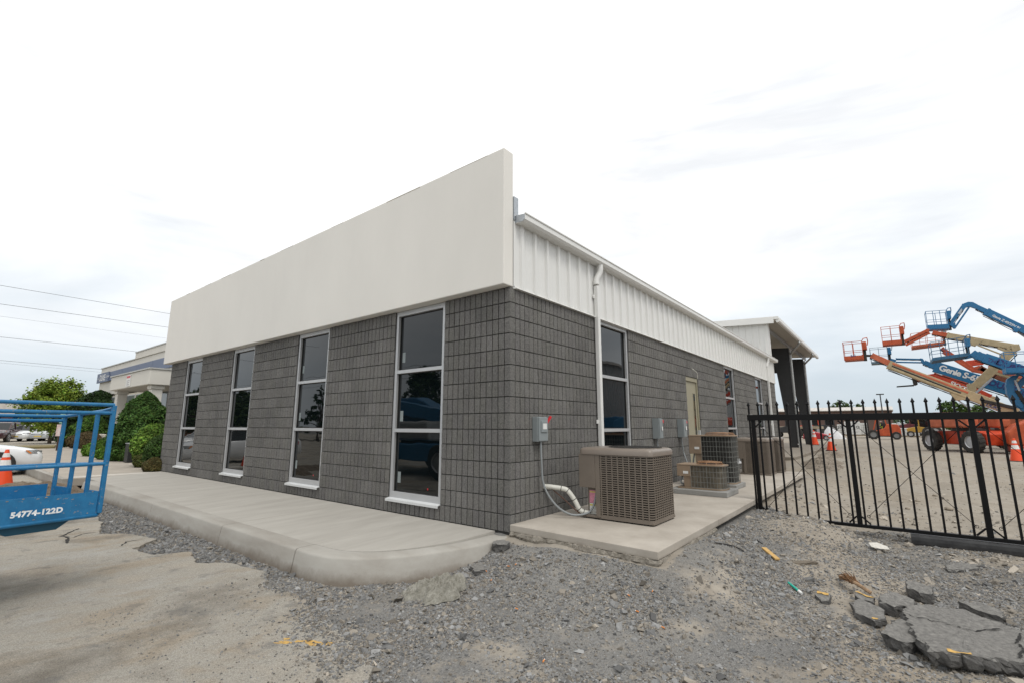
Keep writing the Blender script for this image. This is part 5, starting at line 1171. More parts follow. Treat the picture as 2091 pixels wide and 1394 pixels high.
make_shrub('low_shrub', 'low green shrub behind the black bin', SP(287, 22.6), [(0, .35), (.2, .5), (.45, .45), (.62, .1)], (.055, .11, .02), 6000, .055, 8, bumps=.2)
make_shrub('flowering_shrub', 'loose bright green leafy clump left of the black bin', SP(232, 24.5), [(0, .3), (.15, .42), (.36, .38), (.55, .1)], (.10, .20, .03), 7000, .09, 9, bumps=.3)
make_shrub('flowering_shrub', 'bushy lime green shrub below the canopy column', SP(205, 27.5), [(0, .35), (.2, .5), (.45, .45), (.65, .1)], (.10, .19, .025), 8000, .09, 19, bumps=.3)
make_shrub('conical_yew', 'second dark conical evergreen behind the platform rails', (3.0, 37.0, -.05), [(0, 1.3), (.6, 1.6), (1.8, 1.6), (2.8, 1.1), (3.4, .5), (3.6, .05)], (.02, .047, .010), 16000, .14, 10, 'evergreen', bumps=.38)
make_shrub('hedge', 'long low reddish brown hedge beside the sign post', (2.1, 33.6, -.05), [(0, .8), (.3, 1.0), (.65, .95), (.85, .5), (.95, .1)], (.085, .062, .026), 14000, .09, 11, 'hedge', sx=.75, sy=2.6, bumps=.15)
make_shrub('hedge', 'green hedge between the sign post and the second evergreen', (2.6, 29.4, -.05), [(0, .7), (.3, .85), (.6, .8), (.8, .3)], (.05, .10, .018), 12000, .09, 12, 'hedge', sx=.8, sy=1.3, bumps=.2)
make_shrub('green_bush', 'tall loose green bush left of the second evergreen', (2.5, 35.2, -.05), [(0, .7), (.6, .95), (1.3, .85), (1.9, .3)], (.06, .12, .018), 9000, .12, 13, bumps=.3)
TG = 'trees beyond the car park'
make_tree('shade_tree', 'spreading light green tree behind the platform rails', (2.6, 49.0, -.3), 4.9, 2.7, (.17, .24, .03), 15000, 31, TG, .22, .34, 22)
make_tree('shade_tree', 'tree cut by the left edge of the picture, behind the far car park', (-3.2, 58, -.3), 5.0, 2.6, (.075, .13, .02), 8000, 32, TG, .22, .35, 16)
make_tree('shade_tree', 'dense green tree behind the spreading one', (7.5, 52.0, -.3), 4.6, 2.6, (.055, .11, .018), 9000, 33, TG, .22, .25, 16)
# trees across the street, seen mirrored in the front windows
AG = 'trees across the street mirrored in the front windows'
def MIR(px_, D, z=-.3):
    # where a thing stands that shows mirrored in a front window at this pixel column
    d = ray(px_, 868); u = np.array([-d[0], d[1]])/np.hypot(d[0], d[1]); return (-CAM[0]+u[0]*D, CAM[1]+u[1]*D, z)
for i, (px_, D, h, rd, lb, cn_) in enumerate(((650, 56, 6.4, 2.1, 'conical tree across the street, mirrored in the third window', True), (862, 52, 7.6, 2.9, 'broad tree across the street, mirrored in the nearest front window', False), (900, 60, 5.0, 2.4, 'smaller tree across the street, mirrored beside the broad one', False), (495, 70, 5.6, 3.4, 'tree across the street, mirrored in the second window', False), (465, 66, 4.6, 2.6, 'low tree across the street, mirrored left in the second window', False), (395, 72, 6.0, 4.0, 'tree across the street, mirrored in the farthest front window', False), (690, 66, 4.0, 3.0, 'bushy tree across the street, mirrored right of the conical one', False))):
    make_tree('street_tree', lb, MIR(px_, D), h, rd, (.035, .065, .014), 7000, 50+i, AG, .34, .16, 20, cone_=cn_)
q = MIR(668, 44); sl_ = thing('street_lamp', 'street lamp with flat head across the lot, mirrored in the third window', 'street lamp', q)
MB().tube([q, (q[0], q[1], 6.3)], [.1, .07], 8).build('pole', DKSTEEL, sl_); MB().box((q[0]-.25, q[1]-.9, 6.28), (q[0]+.25, q[1]+.1, 6.5)).build('lamp_head', DKSTEEL, sl_, bevel=.05)
for i, z in enumerate((8.4, 7.6, 7.0)):
    tag(MB().tube([(-31, -60, z), (-31, 0, z-.5), (-31, 60, z-.2), (-31, 130, z)], .016, 5).build('overhead_wire', M('wire_grey', (.1, .105, .11), .6)), ('highest', 'middle', 'lowest')[i]+' of the three street wires mirrored in the front windows', 'wire', 'street wires mirrored in the windows')
# river stone bed
r = np.random.default_rng(77); X4, Y4 = r.uniform(.1, 3.4, 18000), r.uniform(13.0, 34, 18000)
e4 = np.interp(Y4, [12.9, 13.4, 17.2, 20, 27, 34], [.05, .25, .95, 1.5, 1.75, 1.6]); kp = (X4 > e4) & (X4 < e4+1.9); X4, Y4 = X4[kp], Y4[kp]
g = np.clip(r.normal(.24, .08, len(X4)), .08, .5)[:, None]*np.array([[1.12, 1.0, .86]])
stones('stone_mulch', np.stack([X4, Y4, np.full(len(X4), -.005)], 1), np.clip(r.lognormal(math.log(.05), .35, len(X4)), .02, .1), g, 'tan river stone mulch in the planting bed', .7, 8, cat='stone mulch')
tag(MB().prism([(.06, 12.95), (.26, 13.4), (.96, 17.2), (1.5, 20), (1.76, 27), (1.6, 34.5), (6, 34.5), (6, 12.95)], 2, -.25, -.012).build('planting_bed', M('bed_soil', (.11, .085, .06), .95, var=.3, scale=9)), 'earth bed along the neighbouring building', 'planting bed', kind='structure')
# black bin
q = PX(262, 944, 2, -.02); bn = thing('litter_bin', 'black rectangular bin with grey lid on the walk', 'bin', (q[0]+.15, q[1]+.15, -.02)); bx_, by_ = q[0]-.05, q[1]-.0
MB().box((bx_, by_, -.019), (bx_+.30, by_+.42, .63)).build('bin_body', M('black_bin', (.012, .013, .014), .45), bn, bevel=.02)
MB().box((bx_-.015, by_-.015, .6305), (bx_+.315, by_+.435, .655)).build('lid', M('grey_bin_lid', (.30, .31, .32), .5), bn, bevel=.008)
# sign post
sg = thing('sign_post', 'brown post with red and white parking sign and small green sign above', 'sign', (.4, 30.5, -.02)); sx_, sy_ = .4, 30.5
MB().box((sx_-.05, sy_-.05, -.3), (sx_+.05, sy_+.05, 1.3)).build('post', M('brown_post', (.06, .035, .022), .8), sg)
MB().box((sx_-.16, sy_-.075, .72), (sx_+.16, sy_-.055, 1.32)).build('parking_sign', M('pink_sign', (.6, .35, .33), .5, col2=(.72, .68, .66), scale=7), sg)
MB().box((sx_-.1, sy_-.075, 1.38), (sx_+.1, sy_-.055, 1.56)).box((sx_-.012, sy_-.0545, 1.3), (sx_+.012, sy_-.03, 1.9)).box((sx_-.1, sy_-.075, 1.66), (sx_+.1, sy_-.055, 1.9)).build('green_sign', M('pale_green_sign', (.3, .5, .42), .5), sg)
# ================================================================ neighbouring building with canopy
nb_ = thing('company_building', 'off-white building with slate blue fascia band and entrance canopy', 'building', (6, 32, -.3))
XF = 3.5; YL = 40.2
MB().box((XF+.05, 17, -.3), (XF+9, YL-.3, 3.2)).build('wall', M('cream_wall', (.5, .46, .38), .9, var=.04), nb_)
f1 = MB().box((XF, 16.5, 3.3), (XF+9, YL, 5.22)).build('fascia', STUCCO2, nb_, bevel=.03)
MB().box((XF-.06, 16.5, 5.2205), (XF+.4, 31.95, 5.60)).build('raised_parapet', STUCCO2, f1, bevel=.02)
MB().box((XF-.09, 16.5, 5.6005), (XF+.5, 31.98, 5.66)).box((XF-.05, 32.0, 5.2205), (XF+.5, YL+.05, 5.28)).build('coping', M('grey_coping', (.42, .42, .40), .5), f1)
yb = 16.6
while yb < YL-.1:
    MB().box((XF-.09, yb, 4.24), (XF-.005, min(yb+2.9, YL+.02), 4.83)).build('blue_panel', BLUEBAND, f1); yb += 2.93
bsg = MB().box((XF-.16, 37.3, 4.20), (XF-.092, YL+.1, 4.85)).build('sign_board', BLUEBAND, f1)
text_mesh('DUKE', .58, WHITEL, 'sign_lettering', bsg, (XF-.165, 39.55, 4.32), (0, -1, 0), (0, 0, 1), spacing=1.0, bold=.012)
text_mesh('THE', .2, WHITEL, 'sign_lettering', bsg, (XF-.165, 40.1, 4.40), (0, -1, 0), (0, 0, 1)); text_mesh('COMPANY', .2, WHITEL, 'sign_lettering', bsg, (XF-.165, 37.95, 4.46), (0, -1, 0), (0, 0, 1))
yq = 17.6
while yq < 39:
    w_ = MB().box((XF+.02, yq, .9), (XF+.0495, yq+1.7, 3.1)).build('window', ALU, nb_); MB().box((XF+.0, yq+.06, .96), (XF+.0195, yq+1.64, 3.04)).build('pane', glass('grey_glass', (.16, .18, .18), 1.5), w_)
    yq += 1.95
MB().box((XF+.01, 17, -.3), (XF+.0195+.03, YL-.3, .85)).build('brick_base', BRICKW, nb_)
XC0, YC0, YC1 = 1.5, 20.9, 27.15
cn = MB().box((XC0, YC0, 2.99), (XF-.1, YC1, 3.66)).build('canopy', STUCCO2, nb_, bevel=.03)
MB().box((XC0-.05, YC0-.05, 3.6605), (XF-.1, YC1+.05, 3.72)).build('canopy_coping', M('grey_coping', (.42, .42, .40), .5), cn)
for y_ in (YC0+.2, YC1-.7):
    c_ = MB().box((XC0+.2, y_, .5), (XC0+.6, y_+.45, 2.82)).build('column', STUCCO2, nb_, bevel=.02)
    MB().box((XC0+.15, y_-.05, 2.8205), (XC0+.65, y_+.5, 2.9895)).build('capital', STUCCO2, c_, bevel=.02); MB().box((XC0+.12, y_-.08, -.2), (XC0+.68, y_+.53, .4995)).build('plinth', BRICKW, c_)
ns = MB().box((XC0-.025, 23.6, 3.05), (XC0-.005, 24.25, 3.58)).build('notice_sign', LABELW, cn); MB().box((XC0-.03, 23.65, 3.44), (XC0-.0255, 24.2, 3.54)).build('red_band', REDP, ns)
for i in range(3): MB().box((XC0-.03, 23.7, 3.12+i*.09), (XC0-.0255, 24.15, 3.15+i*.09)).build('text_line', M('grey_print', (.35, .34, .34), .6), ns)
gm = thing('garden_wall', 'low beige wall with a grey panel beside the canopy column', 'wall', (2.6, 30, -.1)); MB().box((2.3, 29.8, -.2), (2.6, 33.4, .78)).build('wall_body', M('beige_wall', (.46, .42, .35), .9), gm, bevel=.04); MB().box((2.27, 30.1, .05), (2.299, 31.2, .6)).build('grey_panel', GREYBOX, gm)
# ================================================================ cars
def make_car(name, label, loc, rz, paint_, suv=False, group=None):
    """length along +x (nose at +x), built from lofted sections"""
    t_ = thing(name, label, 'car', loc, group, rz, world=False); Lh, Wd = (2.42, .92) if not suv else (2.3, .93)
    xs_ = [-2.42, -2.38, -2.2, -1.75, -1.2, -.5, .3, .9, 1.3, 1.75, 2.1, 2.3, 2.4, 2.43]
    if suv: bel = [.62, .95, 1.02, 1.05, 1.05, 1.03, 1.02, 1.0, 1.0, .97, .9, .82, .72, .6]
    else: bel = [.55, .86, .93, .95, .95, .93, .92, .9, .88, .82, .745, .69, .62, .52]
    hw = [.72, .80, .87, .91, .92, .92, .92, .92, .915, .9, .86, .78, .70, .62]
    low = [.34, .26, .24, .22, .21, .2, .2, .2, .2, .2, .2, .22, .24, .3]
    if suv: low = [q+.08 for q in low]
    vs_ = []; k = 11
    for x, b, w_, l in zip(xs_, bel, hw, low):
        half = [(0, l), (w_*.86, l), (w_*.97, l+.10), (w_, l+(b-l)*.5), (w_*.985, b-.10), (w_*.93, b-.02), (w_*.72, b+.035), (w_*.3, b+.06), (0, b+.065)]
        sec = [(x, y, z) for y, z in half]+[(x, -y, z) for y, z in half[-2:0:-1]]; vs_ += sec; k = len(sec)
    n_ = len(xs_); body = MB().add(vs_, [(i*k+q, i*k+(q+1) % k, (i+1)*k+(q+1) % k, (i+1)*k+q) for i in range(n_-1) for q in range(k)]+[tuple(range(k)), tuple((n_-1)*k+q for q in range(k))[::-1]])
    bo_ = body.build('body', paint_, t_, smooth=40)
    # greenhouse
    top = (1.45, -1.25 if not suv else -2.15, .55 if not suv else .45); zr = 1.44 if not suv else 1.66
    base_z = .88 if not suv else 1.0; rf = -.95 if not suv else -1.95; rb_ = -2.0 if not suv else -2.32; wf = 1.32 if not suv else 1.25
    def ring(x, w_, z): return [(x, -w_, z), (x, w_, z)]
    pts = [(wf, .80, base_z), (.42, .66, zr-.05), (.2, .66, zr), (rf, .66, zr-.01), (rf-.25, .65, zr-.06), (rb_, .76, base_z+.03)]
    gh = MB(); vs_ = []
    for x, w_, z in pts: vs_ += ring(x, w_, z)
    gl = MB(); low_ = [(wf, .86, base_z-.06), (rb_, .84, base_z-.03)]
    allp = [(x, s_*w_, z) for s_ in (-1, 1) for x, w_, z in pts]
    fs_ = []
    m_ = len(pts)
    for i in range(m_-1): fs_.append((i, i+1, m_+i+1, m_+i))
    fs_.append(tuple(range(m_))[::-1]); fs_.append(tuple(range(m_, 2*m_))); fs_.append((0, m_, 2*m_-1, m_-1))
    gl.add(allp, fs_).build('window_band', CARGL, t_)
    rfm = MB(); q = [(p_[0], p_[1]*1.01, p_[2]+.012) for p_ in pts[1:5]]; vs2 = [(x, s_*w_, z) for s_ in (-1, 1) for x, w_, z in q]+[(x, s_*w_*1.03, z-.07) for s_ in (-1, 1) for x, w_, z in q]
    m4 = 4; rfm.add(vs2, [(i, i+1, m4+i+1, m4+i) for i in range(3)]+[(i, i+1, 2*m4+i+1, 2*m4+i) for i in range(3)]+[(m4+i, m4+i+1, 3*m4+i+1, 3*m4+i) for i in range(3)]).build('roof', paint_, t_)
    for s_ in (-1, 1):
        pil = MB()
        for (a, b) in ((0, 1), (5, 4)):
            A, B_ = pts[a], pts[b]; pil.bar((A[0], s_*(A[1]+.008), A[2]), (B_[0], s_*(B_[1]+.008), B_[2]), .07, .05)
        pil.bar((-.25, s_*.80, base_z), (-.32, s_*.675, zr-.03), .03, .08); pil.build('pillars', paint_, t_)
        wr_ = .335 if not suv else .37
        for xw in (1.42, -1.36):
            MB().lathe([(0, -.02), (wr_+.055, -.02), (wr_+.055, .012), (0, .012)], (xw, s_*.915, wr_), 1, 24, cap=False).build('wheel_arch', BLACK, t_)
            o_ = wheel(t_, (xw, s_*.82, wr_), wr_, .225, 1, BLACK)
            sp_ = MB()
            for a in np.linspace(0, 2*math.pi, 5, endpoint=False):
                for e in (-.12, .12): sp_.bar((xw+.04*math.cos(a), s_*.925, wr_+.04*math.sin(a)), (xw+wr_*.60*math.cos(a+e), s_*.925, wr_+wr_*.60*math.sin(a+e)), .035, .03, up=(0, 1, 0))
            sp_.tube([(xw+wr_*.62*math.cos(a), s_*.925, wr_+wr_*.62*math.sin(a)) for a in np.linspace(0, 2*math.pi, 24, endpoint=False)], .018, 6, close=True); sp_.build('spokes', RIM, o_)
        zl = .70 if not suv else .86
        hl = MB().add([(2.40, s_*.5, zl-.06), (2.405, s_*.5, zl+.02), (2.18, s_*.80, zl+.06), (1.98, s_*.875, zl+.055), (2.08, s_*.87, zl-.045), (2.28, s_*.76, zl-.08), (2.0, s_*.7, zl-.02)], [(0, 1, 2, 5), (2, 3, 4, 5), (0, 5, 6), (4, 3, 6), (3, 2, 6), (2, 1, 6), (1, 0, 6), (5, 4, 6)])
        h_ = hl.build('headlight', LAMPG, t_); MB().add([(1.97, s_*.885, zl+.055), (2.08, s_*.882, zl-.045), (2.14, s_*.87, zl-.05), (2.03, s_*.878, zl+.055)], [(0, 1, 2, 3)]).build('amber_marker', AMBER, h_)
        MB().bar((-2.36, s_*.62, .72), (-2.22, s_*.86, .74), .05, .16).build('tail_light', REDP, t_); MB().box((.78, s_*.90, .92), (1.0, s_*1.06, 1.05)).build('mirror', paint_, t_, bevel=.03)
    MB().bar((2.40, -.46, .56), (2.40, .46, .56), .05, .13).bar((2.37, -.6, .33), (2.37, .6, .33), .06, .10).build('grille', BLACK, t_)
    MB().bar((2.43, -.26, .42), (2.43, .26, .42), .012, .12).build('number_plate', M('plate', (.6, .45, .12), .5), t_)
    return t_
LOT = LZ
make_car('parked_car', 'white sedan at the left edge, its nose at the old walk behind the cone', (-4.2, 18.5, LOT), 0, CARW, group='parked cars')
make_car('parked_car', 'white sedan parked next to the nearest one, mirrored in the farthest front window', (-5.2, 23.6, LOT), 0, CARW, group='parked cars')
p_ = PX(48, 897, 2, -.1); cz = -.13
make_car('parked_car', 'white sedan in the far car park, facing the hedge', SP(55, 64, cz), -1.99, CARW, group='parked cars')
make_car('parked_car', 'dark red sport utility car left of the far white sedan', SP(4, 62, cz), -1.95, CARR, True, group='parked cars')
make_car('parked_car', 'silver car half hidden by the hedge, right of the far white sedan', SP(100, 64, cz), -2.0, CARG, group='parked cars')
make_car('parked_car', 'pale van-like car beside the half hidden silver one', SP(118, 66, cz), -1.95, CARG, True, group='parked cars')
tag(MB().prism([(-9, 41.0), (1.8, 41.0), (2.4, 44.6), (-9, 44.6)], 2, -.3, -.12).build('grass_strip', GRASSM, bevel=.03), 'strip of dry yellowish grass before the far car park', 'grass strip', kind='structure')
tag(MB().prism([(-60, 46), (60, 46), (60, 76), (-60, 76)], 2, -.3, -.16).build('far_car_park', ASPHM), 'asphalt of the far car park', 'car park', kind='structure')
# brick building across the far car park
bb = thing('brick_building', 'low red brown brick building with pale ribbed metal roof edge', 'building', (0, 82, -.2))
MB().box((-26, 77, -.3), (26, 92, 2.55)).build('wall', BRICKW, bb); rfz = MB().box((-26.5, 76.4, 2.5505), (26.5, 92.5, 3.95)).build('roof', ROOFM, bb)
for i in range(70): MB().box((-26.4+i*.75, 76.36, 2.56), (-26.33+i*.75, 76.3995, 3.94)).build('roof_rib', ROOFM, rfz)
for i, xw in enumerate((-20, -16.2, -12, -8.2, -4.6, -1.0, .9, 3.0, 6.2, 8.1, 12, 15.6, 19.5)):
    wn_ = MB().box((xw, 76.93, .0), (xw+1.15, 76.9995, 2.5)).build('window', BLACK, bb); MB().box((xw+.06, 76.9, .1), (xw+1.09, 76.9295, 2.4)).build('pane', GLASS, wn_)
MB().box((10.2, 76.9, -.2), (11.8, 76.9995, 2.3)).build('entrance', BLACK, bb)
text_mesh('OFFICES', .28, WHITEL, 'sign_lettering', bb, (10.25, 76.85, 2.0), (1, 0, 0), (0, 0, 1)) if False else None
bsh = make_shrub('green_bush', 'small bush against the brick building', (1.9, 75.5, -.16), [(0, .6), (.5, .8), (1.0, .6), (1.3, .1)], (.05, .09, .02), 3000, .15, 41)
# overhead wires on the left and the poles that carry them
def wire_span(px0, px1, D, rad, label):
    a, b = PD(*px0, D), PD(*px1, D+4); d = b-a; A, B_ = a-d*1.6, b+d*3.5
    pts = []
    for t_ in np.linspace(0, 1, 24):
        q = A+(B_-A)*t_; q = q.copy(); q[2] -= 0; pts.append(q)
    return tag(MB().tube(pts, rad, 5).build('overhead_wire', M('wire_grey', (.1, .105, .11), .6)), label, 'wire', 'overhead wires above the car park')
for (a, b, D, rd, lb) in (((0, 583), (340, 640), 44, .013, 'uppermost overhead wire at the left'), ((0, 621), (340, 668), 44, .013, 'second overhead wire from the top at the left'), ((0, 646), (335, 690), 46, .006, 'thin overhead wire, third from the top'), ((0, 688), (285, 718), 46, .012, 'fourth overhead wire ending at the stepped parapet'), ((0, 735), (205, 753), 50, .011, 'fifth overhead wire, just above the tree'), ((0, 740), (205, 759), 50, .006, 'lowest thin overhead wire above the tree')):
    wire_span(a, b, D, rd, lb)
# ================================================================ canopy building at the end of the yard side
cb_ = thing('canopy_building', 'white metal building with open canopy on tapered dark steel frames', 'building', (30, 4, 0)); bo = Vector(OFF[cb_.name]['o'])
XW, YR, ZE = 21.2, .55, 6.32
MB().box((XW+.02, YR+.01, -.2), (XW+.3, 14, 6.3)).build('gable_backing', WPAINT, cb_)
fp = None; yv = YR
for i in range(15):
    mb = MB(); pr = rib_profile(3, .3048, .9144); vs_ = [(-q+0, p_) for p_, q in pr]
    if fp is None:
        mb.prism([(q, p_) for p_, q in pr]+[(.012, .9124), (.012, 0)], 2, 3.3, 6.32); me = mb.mesh('wall_sheet'); me.materials.append(WPAINT); fp = me
    o_ = bpy.data.objects.new('wall_sheet', fp); COL.objects.link(o_); o_.parent = cb_; o_.location = Vector((XW, YR+.02+i*.9144, .0))-bo
MB().prism([(YR-.5, 6.36), (YR-.5, 6.5), (14, 7.2), (14, 7.06)], 0, XW-.25, 37.2).build('roof', WPAINT, cb_)
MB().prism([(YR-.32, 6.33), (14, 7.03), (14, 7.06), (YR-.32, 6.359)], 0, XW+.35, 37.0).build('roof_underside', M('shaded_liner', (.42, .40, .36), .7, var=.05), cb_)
MB().prism([(YR-.35, 6.36), (YR-.35, 6.47), (YR-.40, 6.22), (YR-.50, 6.22), (YR-.54, 6.28), (YR-.54, 6.42), (YR-.501, 6.42), (YR-.501, 6.36)], 0, XW-.2, 37.1).build('gutter', WPAINT, cb_)
MB().prism([(YR-.3, 6.18), (YR-.3, 6.48), (14, 7.19), (14, 6.9)], 0, XW-.29, XW-.251).build('rake_trim', WPAINT, cb_)
for i in range(6):
    y_ = YR+.25+i*1.4; z = 6.31+.05*i*1.0; MB().prism([(y_, z-.2), (y_+.07, z-.2), (y_+.07, z), (y_, z)], 0, XW+.36, 36.9).build('purlin', GALV, cb_)
for Xc in (28.9, 35.1):
    fr = MB(); d0, d1 = Xc-.11, Xc+.11
    fr.prism([(.80, -.02), (1.16, -.02), (1.62, 5.05), (9.0, 5.75), (9.0, 6.5), (.80, 6.05)], 0, d0, d1)
    o_ = fr.build('rigid_frame', DKSTEEL, cb_)
    pts = [(Xc-1.2, YR-.46, 6.22), (Xc-1.2, YR-.46, 6.05), (Xc-.2, .70, 5.65), (Xc-.12, .72, 5.45), (Xc-.12, .72, .05)]
    MB().tube(fine3(pts, 3), .06, 8).build('downspout', M('grey_downspout', (.42, .43, .43), .5), cb_, smooth=60)
    MB().tube([(Xc-.14, .78, .2), (Xc-.16, .78, .2)], .04, 8).build('bolt_cap', LABELW, o_)
slab([(18.4, -.42), (38, -.42), (38, 14), (18.4, 14)], lambda a, b: -.005, 'canopy_floor', PADC, None, .3, .02)
tag(bpy.data.objects['canopy_floor'], 'concrete floor slab under the canopy', 'floor slab', kind='structure')
# warehouse along the far right side of the yard
wh = thing('warehouse', 'large pale metal warehouse along the right side of the yard', 'building', (60, -24, -.1)); bo = Vector(OFF[wh.name]['o'])
WS = M('warehouse_sheet', (.42, .43, .43), .5, var=.04); hE = 7.6
MB().box((24, -34, -.2), (100, -19.0, 1.1)).build('base_wall', M('dark_base', (.12, .11, .1), .8), wh)
MB().box((24.05, -33.9, 1.1005), (99.9, -19.06, hE)).build('wall_core', WS, wh)
me = None
for i in range(83):
    if me is None:
        mb = MB(); mb.prism([(p_, -q) for p_, q in rib_profile(3, .3048, .9144)]+[(.9144, -.02), (0, -.02)], 2, 1.11, hE-.01); me = mb.mesh('wall_sheet'); me.materials.append(WS)
    o_ = bpy.data.objects.new('wall_sheet', me); COL.objects.link(o_); o_.parent = wh; o_.location = Vector((24.05+i*.9144, -19.03, 0))-bo
MB().prism([(-18.6, hE+.0), (-18.6, hE+.25), (-26.5, hE+1.9), (-34.4, hE+.25), (-34.4, hE)], 0, 23.6, 100.4).build('roof', ROOFM, wh)
for xw in (33, 52): w_ = MB().box((xw, -18.99, 4.6), (xw+1.1, -18.97, 5.8)).build('window', BLACK, wh)
# ================================================================ boom lifts parked in a row, booms raised to the left
Zp = lambda X, Y: (1700+X/5.348, 600+Y/5.348)
def P(Xp, zx, zy): q = PX(*Zp(zx, zy), 0, Xp); return np.array([Xp, q[1], q[2]])
def mpx(Xp): return 5.348/FPX*np.dot([Xp-CAM[0], -6-CAM[1], 2], AX_F)/5.348/5.348   # metres per zoomed pixel at plane
def section(t_, Xp, a, b, hz, wd, mat, name='boom_section', dx=0, taper=1.0):
    A, B_ = P(Xp, *a), P(Xp, *b); A[0] += dx; B_[0] += dx; s_ = mpx(Xp)
    mb = MB().bar(A, B_, wd, hz*s_); o_ = mb.build(name, mat, t_, bevel=min(.02, hz*s_*.2))
    if name in ('main_boom', 'jib_upper', 'fly_section', 'upright_arm', 'tower_arm', 'arm_upper'):
        d_ = (B_-A)/np.linalg.norm(B_-A); u_ = np.cross([1, 0, 0], d_); u_ = u_ if u_[2] < 0 else -u_; hh = hz*s_/2; n_ = 7
        for k_, (dx_, off_, rr_) in enumerate(((-wd*.3, 1.10, .018), (wd*.2, 1.16, .022))):
            MB().tube([A+(B_-A)*q+u_*hh*(off_+.25*abs(math.sin(q*9+k_*2)))+np.array([dx_, 0, 0]) for q in np.linspace(.02, .98, n_)], rr_, 5).build('hose', BLACK, o_)
        for q in (.0, .97): MB().bar(A+(B_-A)*q, A+(B_-A)*(q+.03), wd+.03, hz*s_+.03).build('end_collar', mat, o_)
    return o_
def plate(t_, Xp, pts, wd, mat, name='link_plate', dx=0):
    q = [P(Xp, *p_) for p_ in pts]; return MB().prism([(c[1], c[2]) for c in q], 0, Xp-wd/2+dx, Xp+wd/2+dx).build(name, mat, t_, bevel=.01)
def lettering(t_, Xp, a, b, s, size_px, mat, wd, spacing=1.0, bold=.01, shear=0):
    A, B_ = P(Xp, *a), P(Xp, *b); d = B_-A; d /= np.linalg.norm(d); up = np.cross([-1, 0, 0], d)
    if up[2] < 0: up = -up
    return text_mesh(s, size_px*mpx(Xp), mat, 'lettering', t_, (Xp-wd/2-.012, A[1], A[2]), tuple(d), tuple(up), spacing=spacing, bold=bold, shear=shear)
def basket(t_, Xp, x0, y0, x1, y1, mat, depth=1.0, skew=0.0, box=None, n_up=2, toe=.16, rail=.018, back_dx=0):
    """platform: rails, posts, toe boards, floor and control box, spanning the pixel box at plane Xp"""
    A, B_ = P(Xp, x0, y1), P(Xp, x1, y0); ya, yb, z0, z1 = A[1], B_[1], A[2], B_[2]; xa, xb = Xp-depth/2, Xp+depth/2
    def S(y, z): return z+skew*(y-ya)
    hh = z1-z0; corners = [(xa, ya), (xb, ya), (xb, yb), (xa, yb)]
    pl = MB()
    for zz in (z1, ): pl.tube([(x, y, S(y, zz)) for x, y in corners], rail, 6, close=True)
    o_ = pl.build('top_rail', mat, t_)
    MB().tube([(x, y, S(y, z0+hh*.52)) for x, y in corners], rail*.85, 6, close=True).build('mid_rail', mat, t_)
    ps = corners+[(xa, ya+(yb-ya)*f_) for f_ in np.linspace(0, 1, n_up+2)[1:-1]]+[(xb, ya+(yb-ya)*.5)]
    for x, y in ps: MB().tube([(x, y, S(y, z0)), (x, y, S(y, z1))], rail*.9, 6).build('post', mat, t_)
    fl_ = MB(); fl_.add([(x, y, S(y, z0)) for x, y in corners]+[(x, y, S(y, z0+.05)) for x, y in corners], [(0, 1, 2, 3), (4, 5, 6, 7), (0, 1, 5, 4), (1, 2, 6, 5), (2, 3, 7, 6), (3, 0, 4, 7)]); fl_.build('floor', mat, t_)
    tb_ = MB()
    for (p_, q) in zip(corners, corners[1:]+corners[:1]):
        tb_.add([(p_[0], p_[1], S(p_[1], z0+.05)), (q[0], q[1], S(q[1], z0+.05)), (q[0], q[1], S(q[1], z0+.05+toe)), (p_[0], p_[1], S(p_[1], z0+.05+toe))], [(0, 1, 2, 3)])
    tbo = tb_.build('toe_board', mat, t_); sm_ = tbo.modifiers.new('s', 'SOLIDIFY'); sm_.thickness = .012
    yb2 = yb+.02*(1 if yb > ya else -1); sg_ = -1 if yb < ya else 1
    MB().box((Xp-.3, yb, S(yb, z0+hh*.55)), (Xp+.3, yb+sg_*.22, S(yb, z1-.02))).build('control_box', box or mat, t_, bevel=.03)
    MB().box((Xp-.08, yb, S(yb, z0-.05)), (Xp+.08, yb+sg_*.16, S(yb, z0+hh*.55))).build('mount_column', BLACK if box else mat, t_)
    MB().tube([(Xp-.3, yb, S(yb, z1)), (Xp-.3, yb+sg_*.1, S(yb, z1+.16)), (Xp-.1, yb+sg_*.28, S(yb, z1+.22)), (Xp+.2, yb+sg_*.3, S(yb, z1+.05)), (Xp+.2, yb+sg_*.25, S(yb, z1-.2))], rail*1.4, 6).build('control_guard', mat, t_)
    return o_
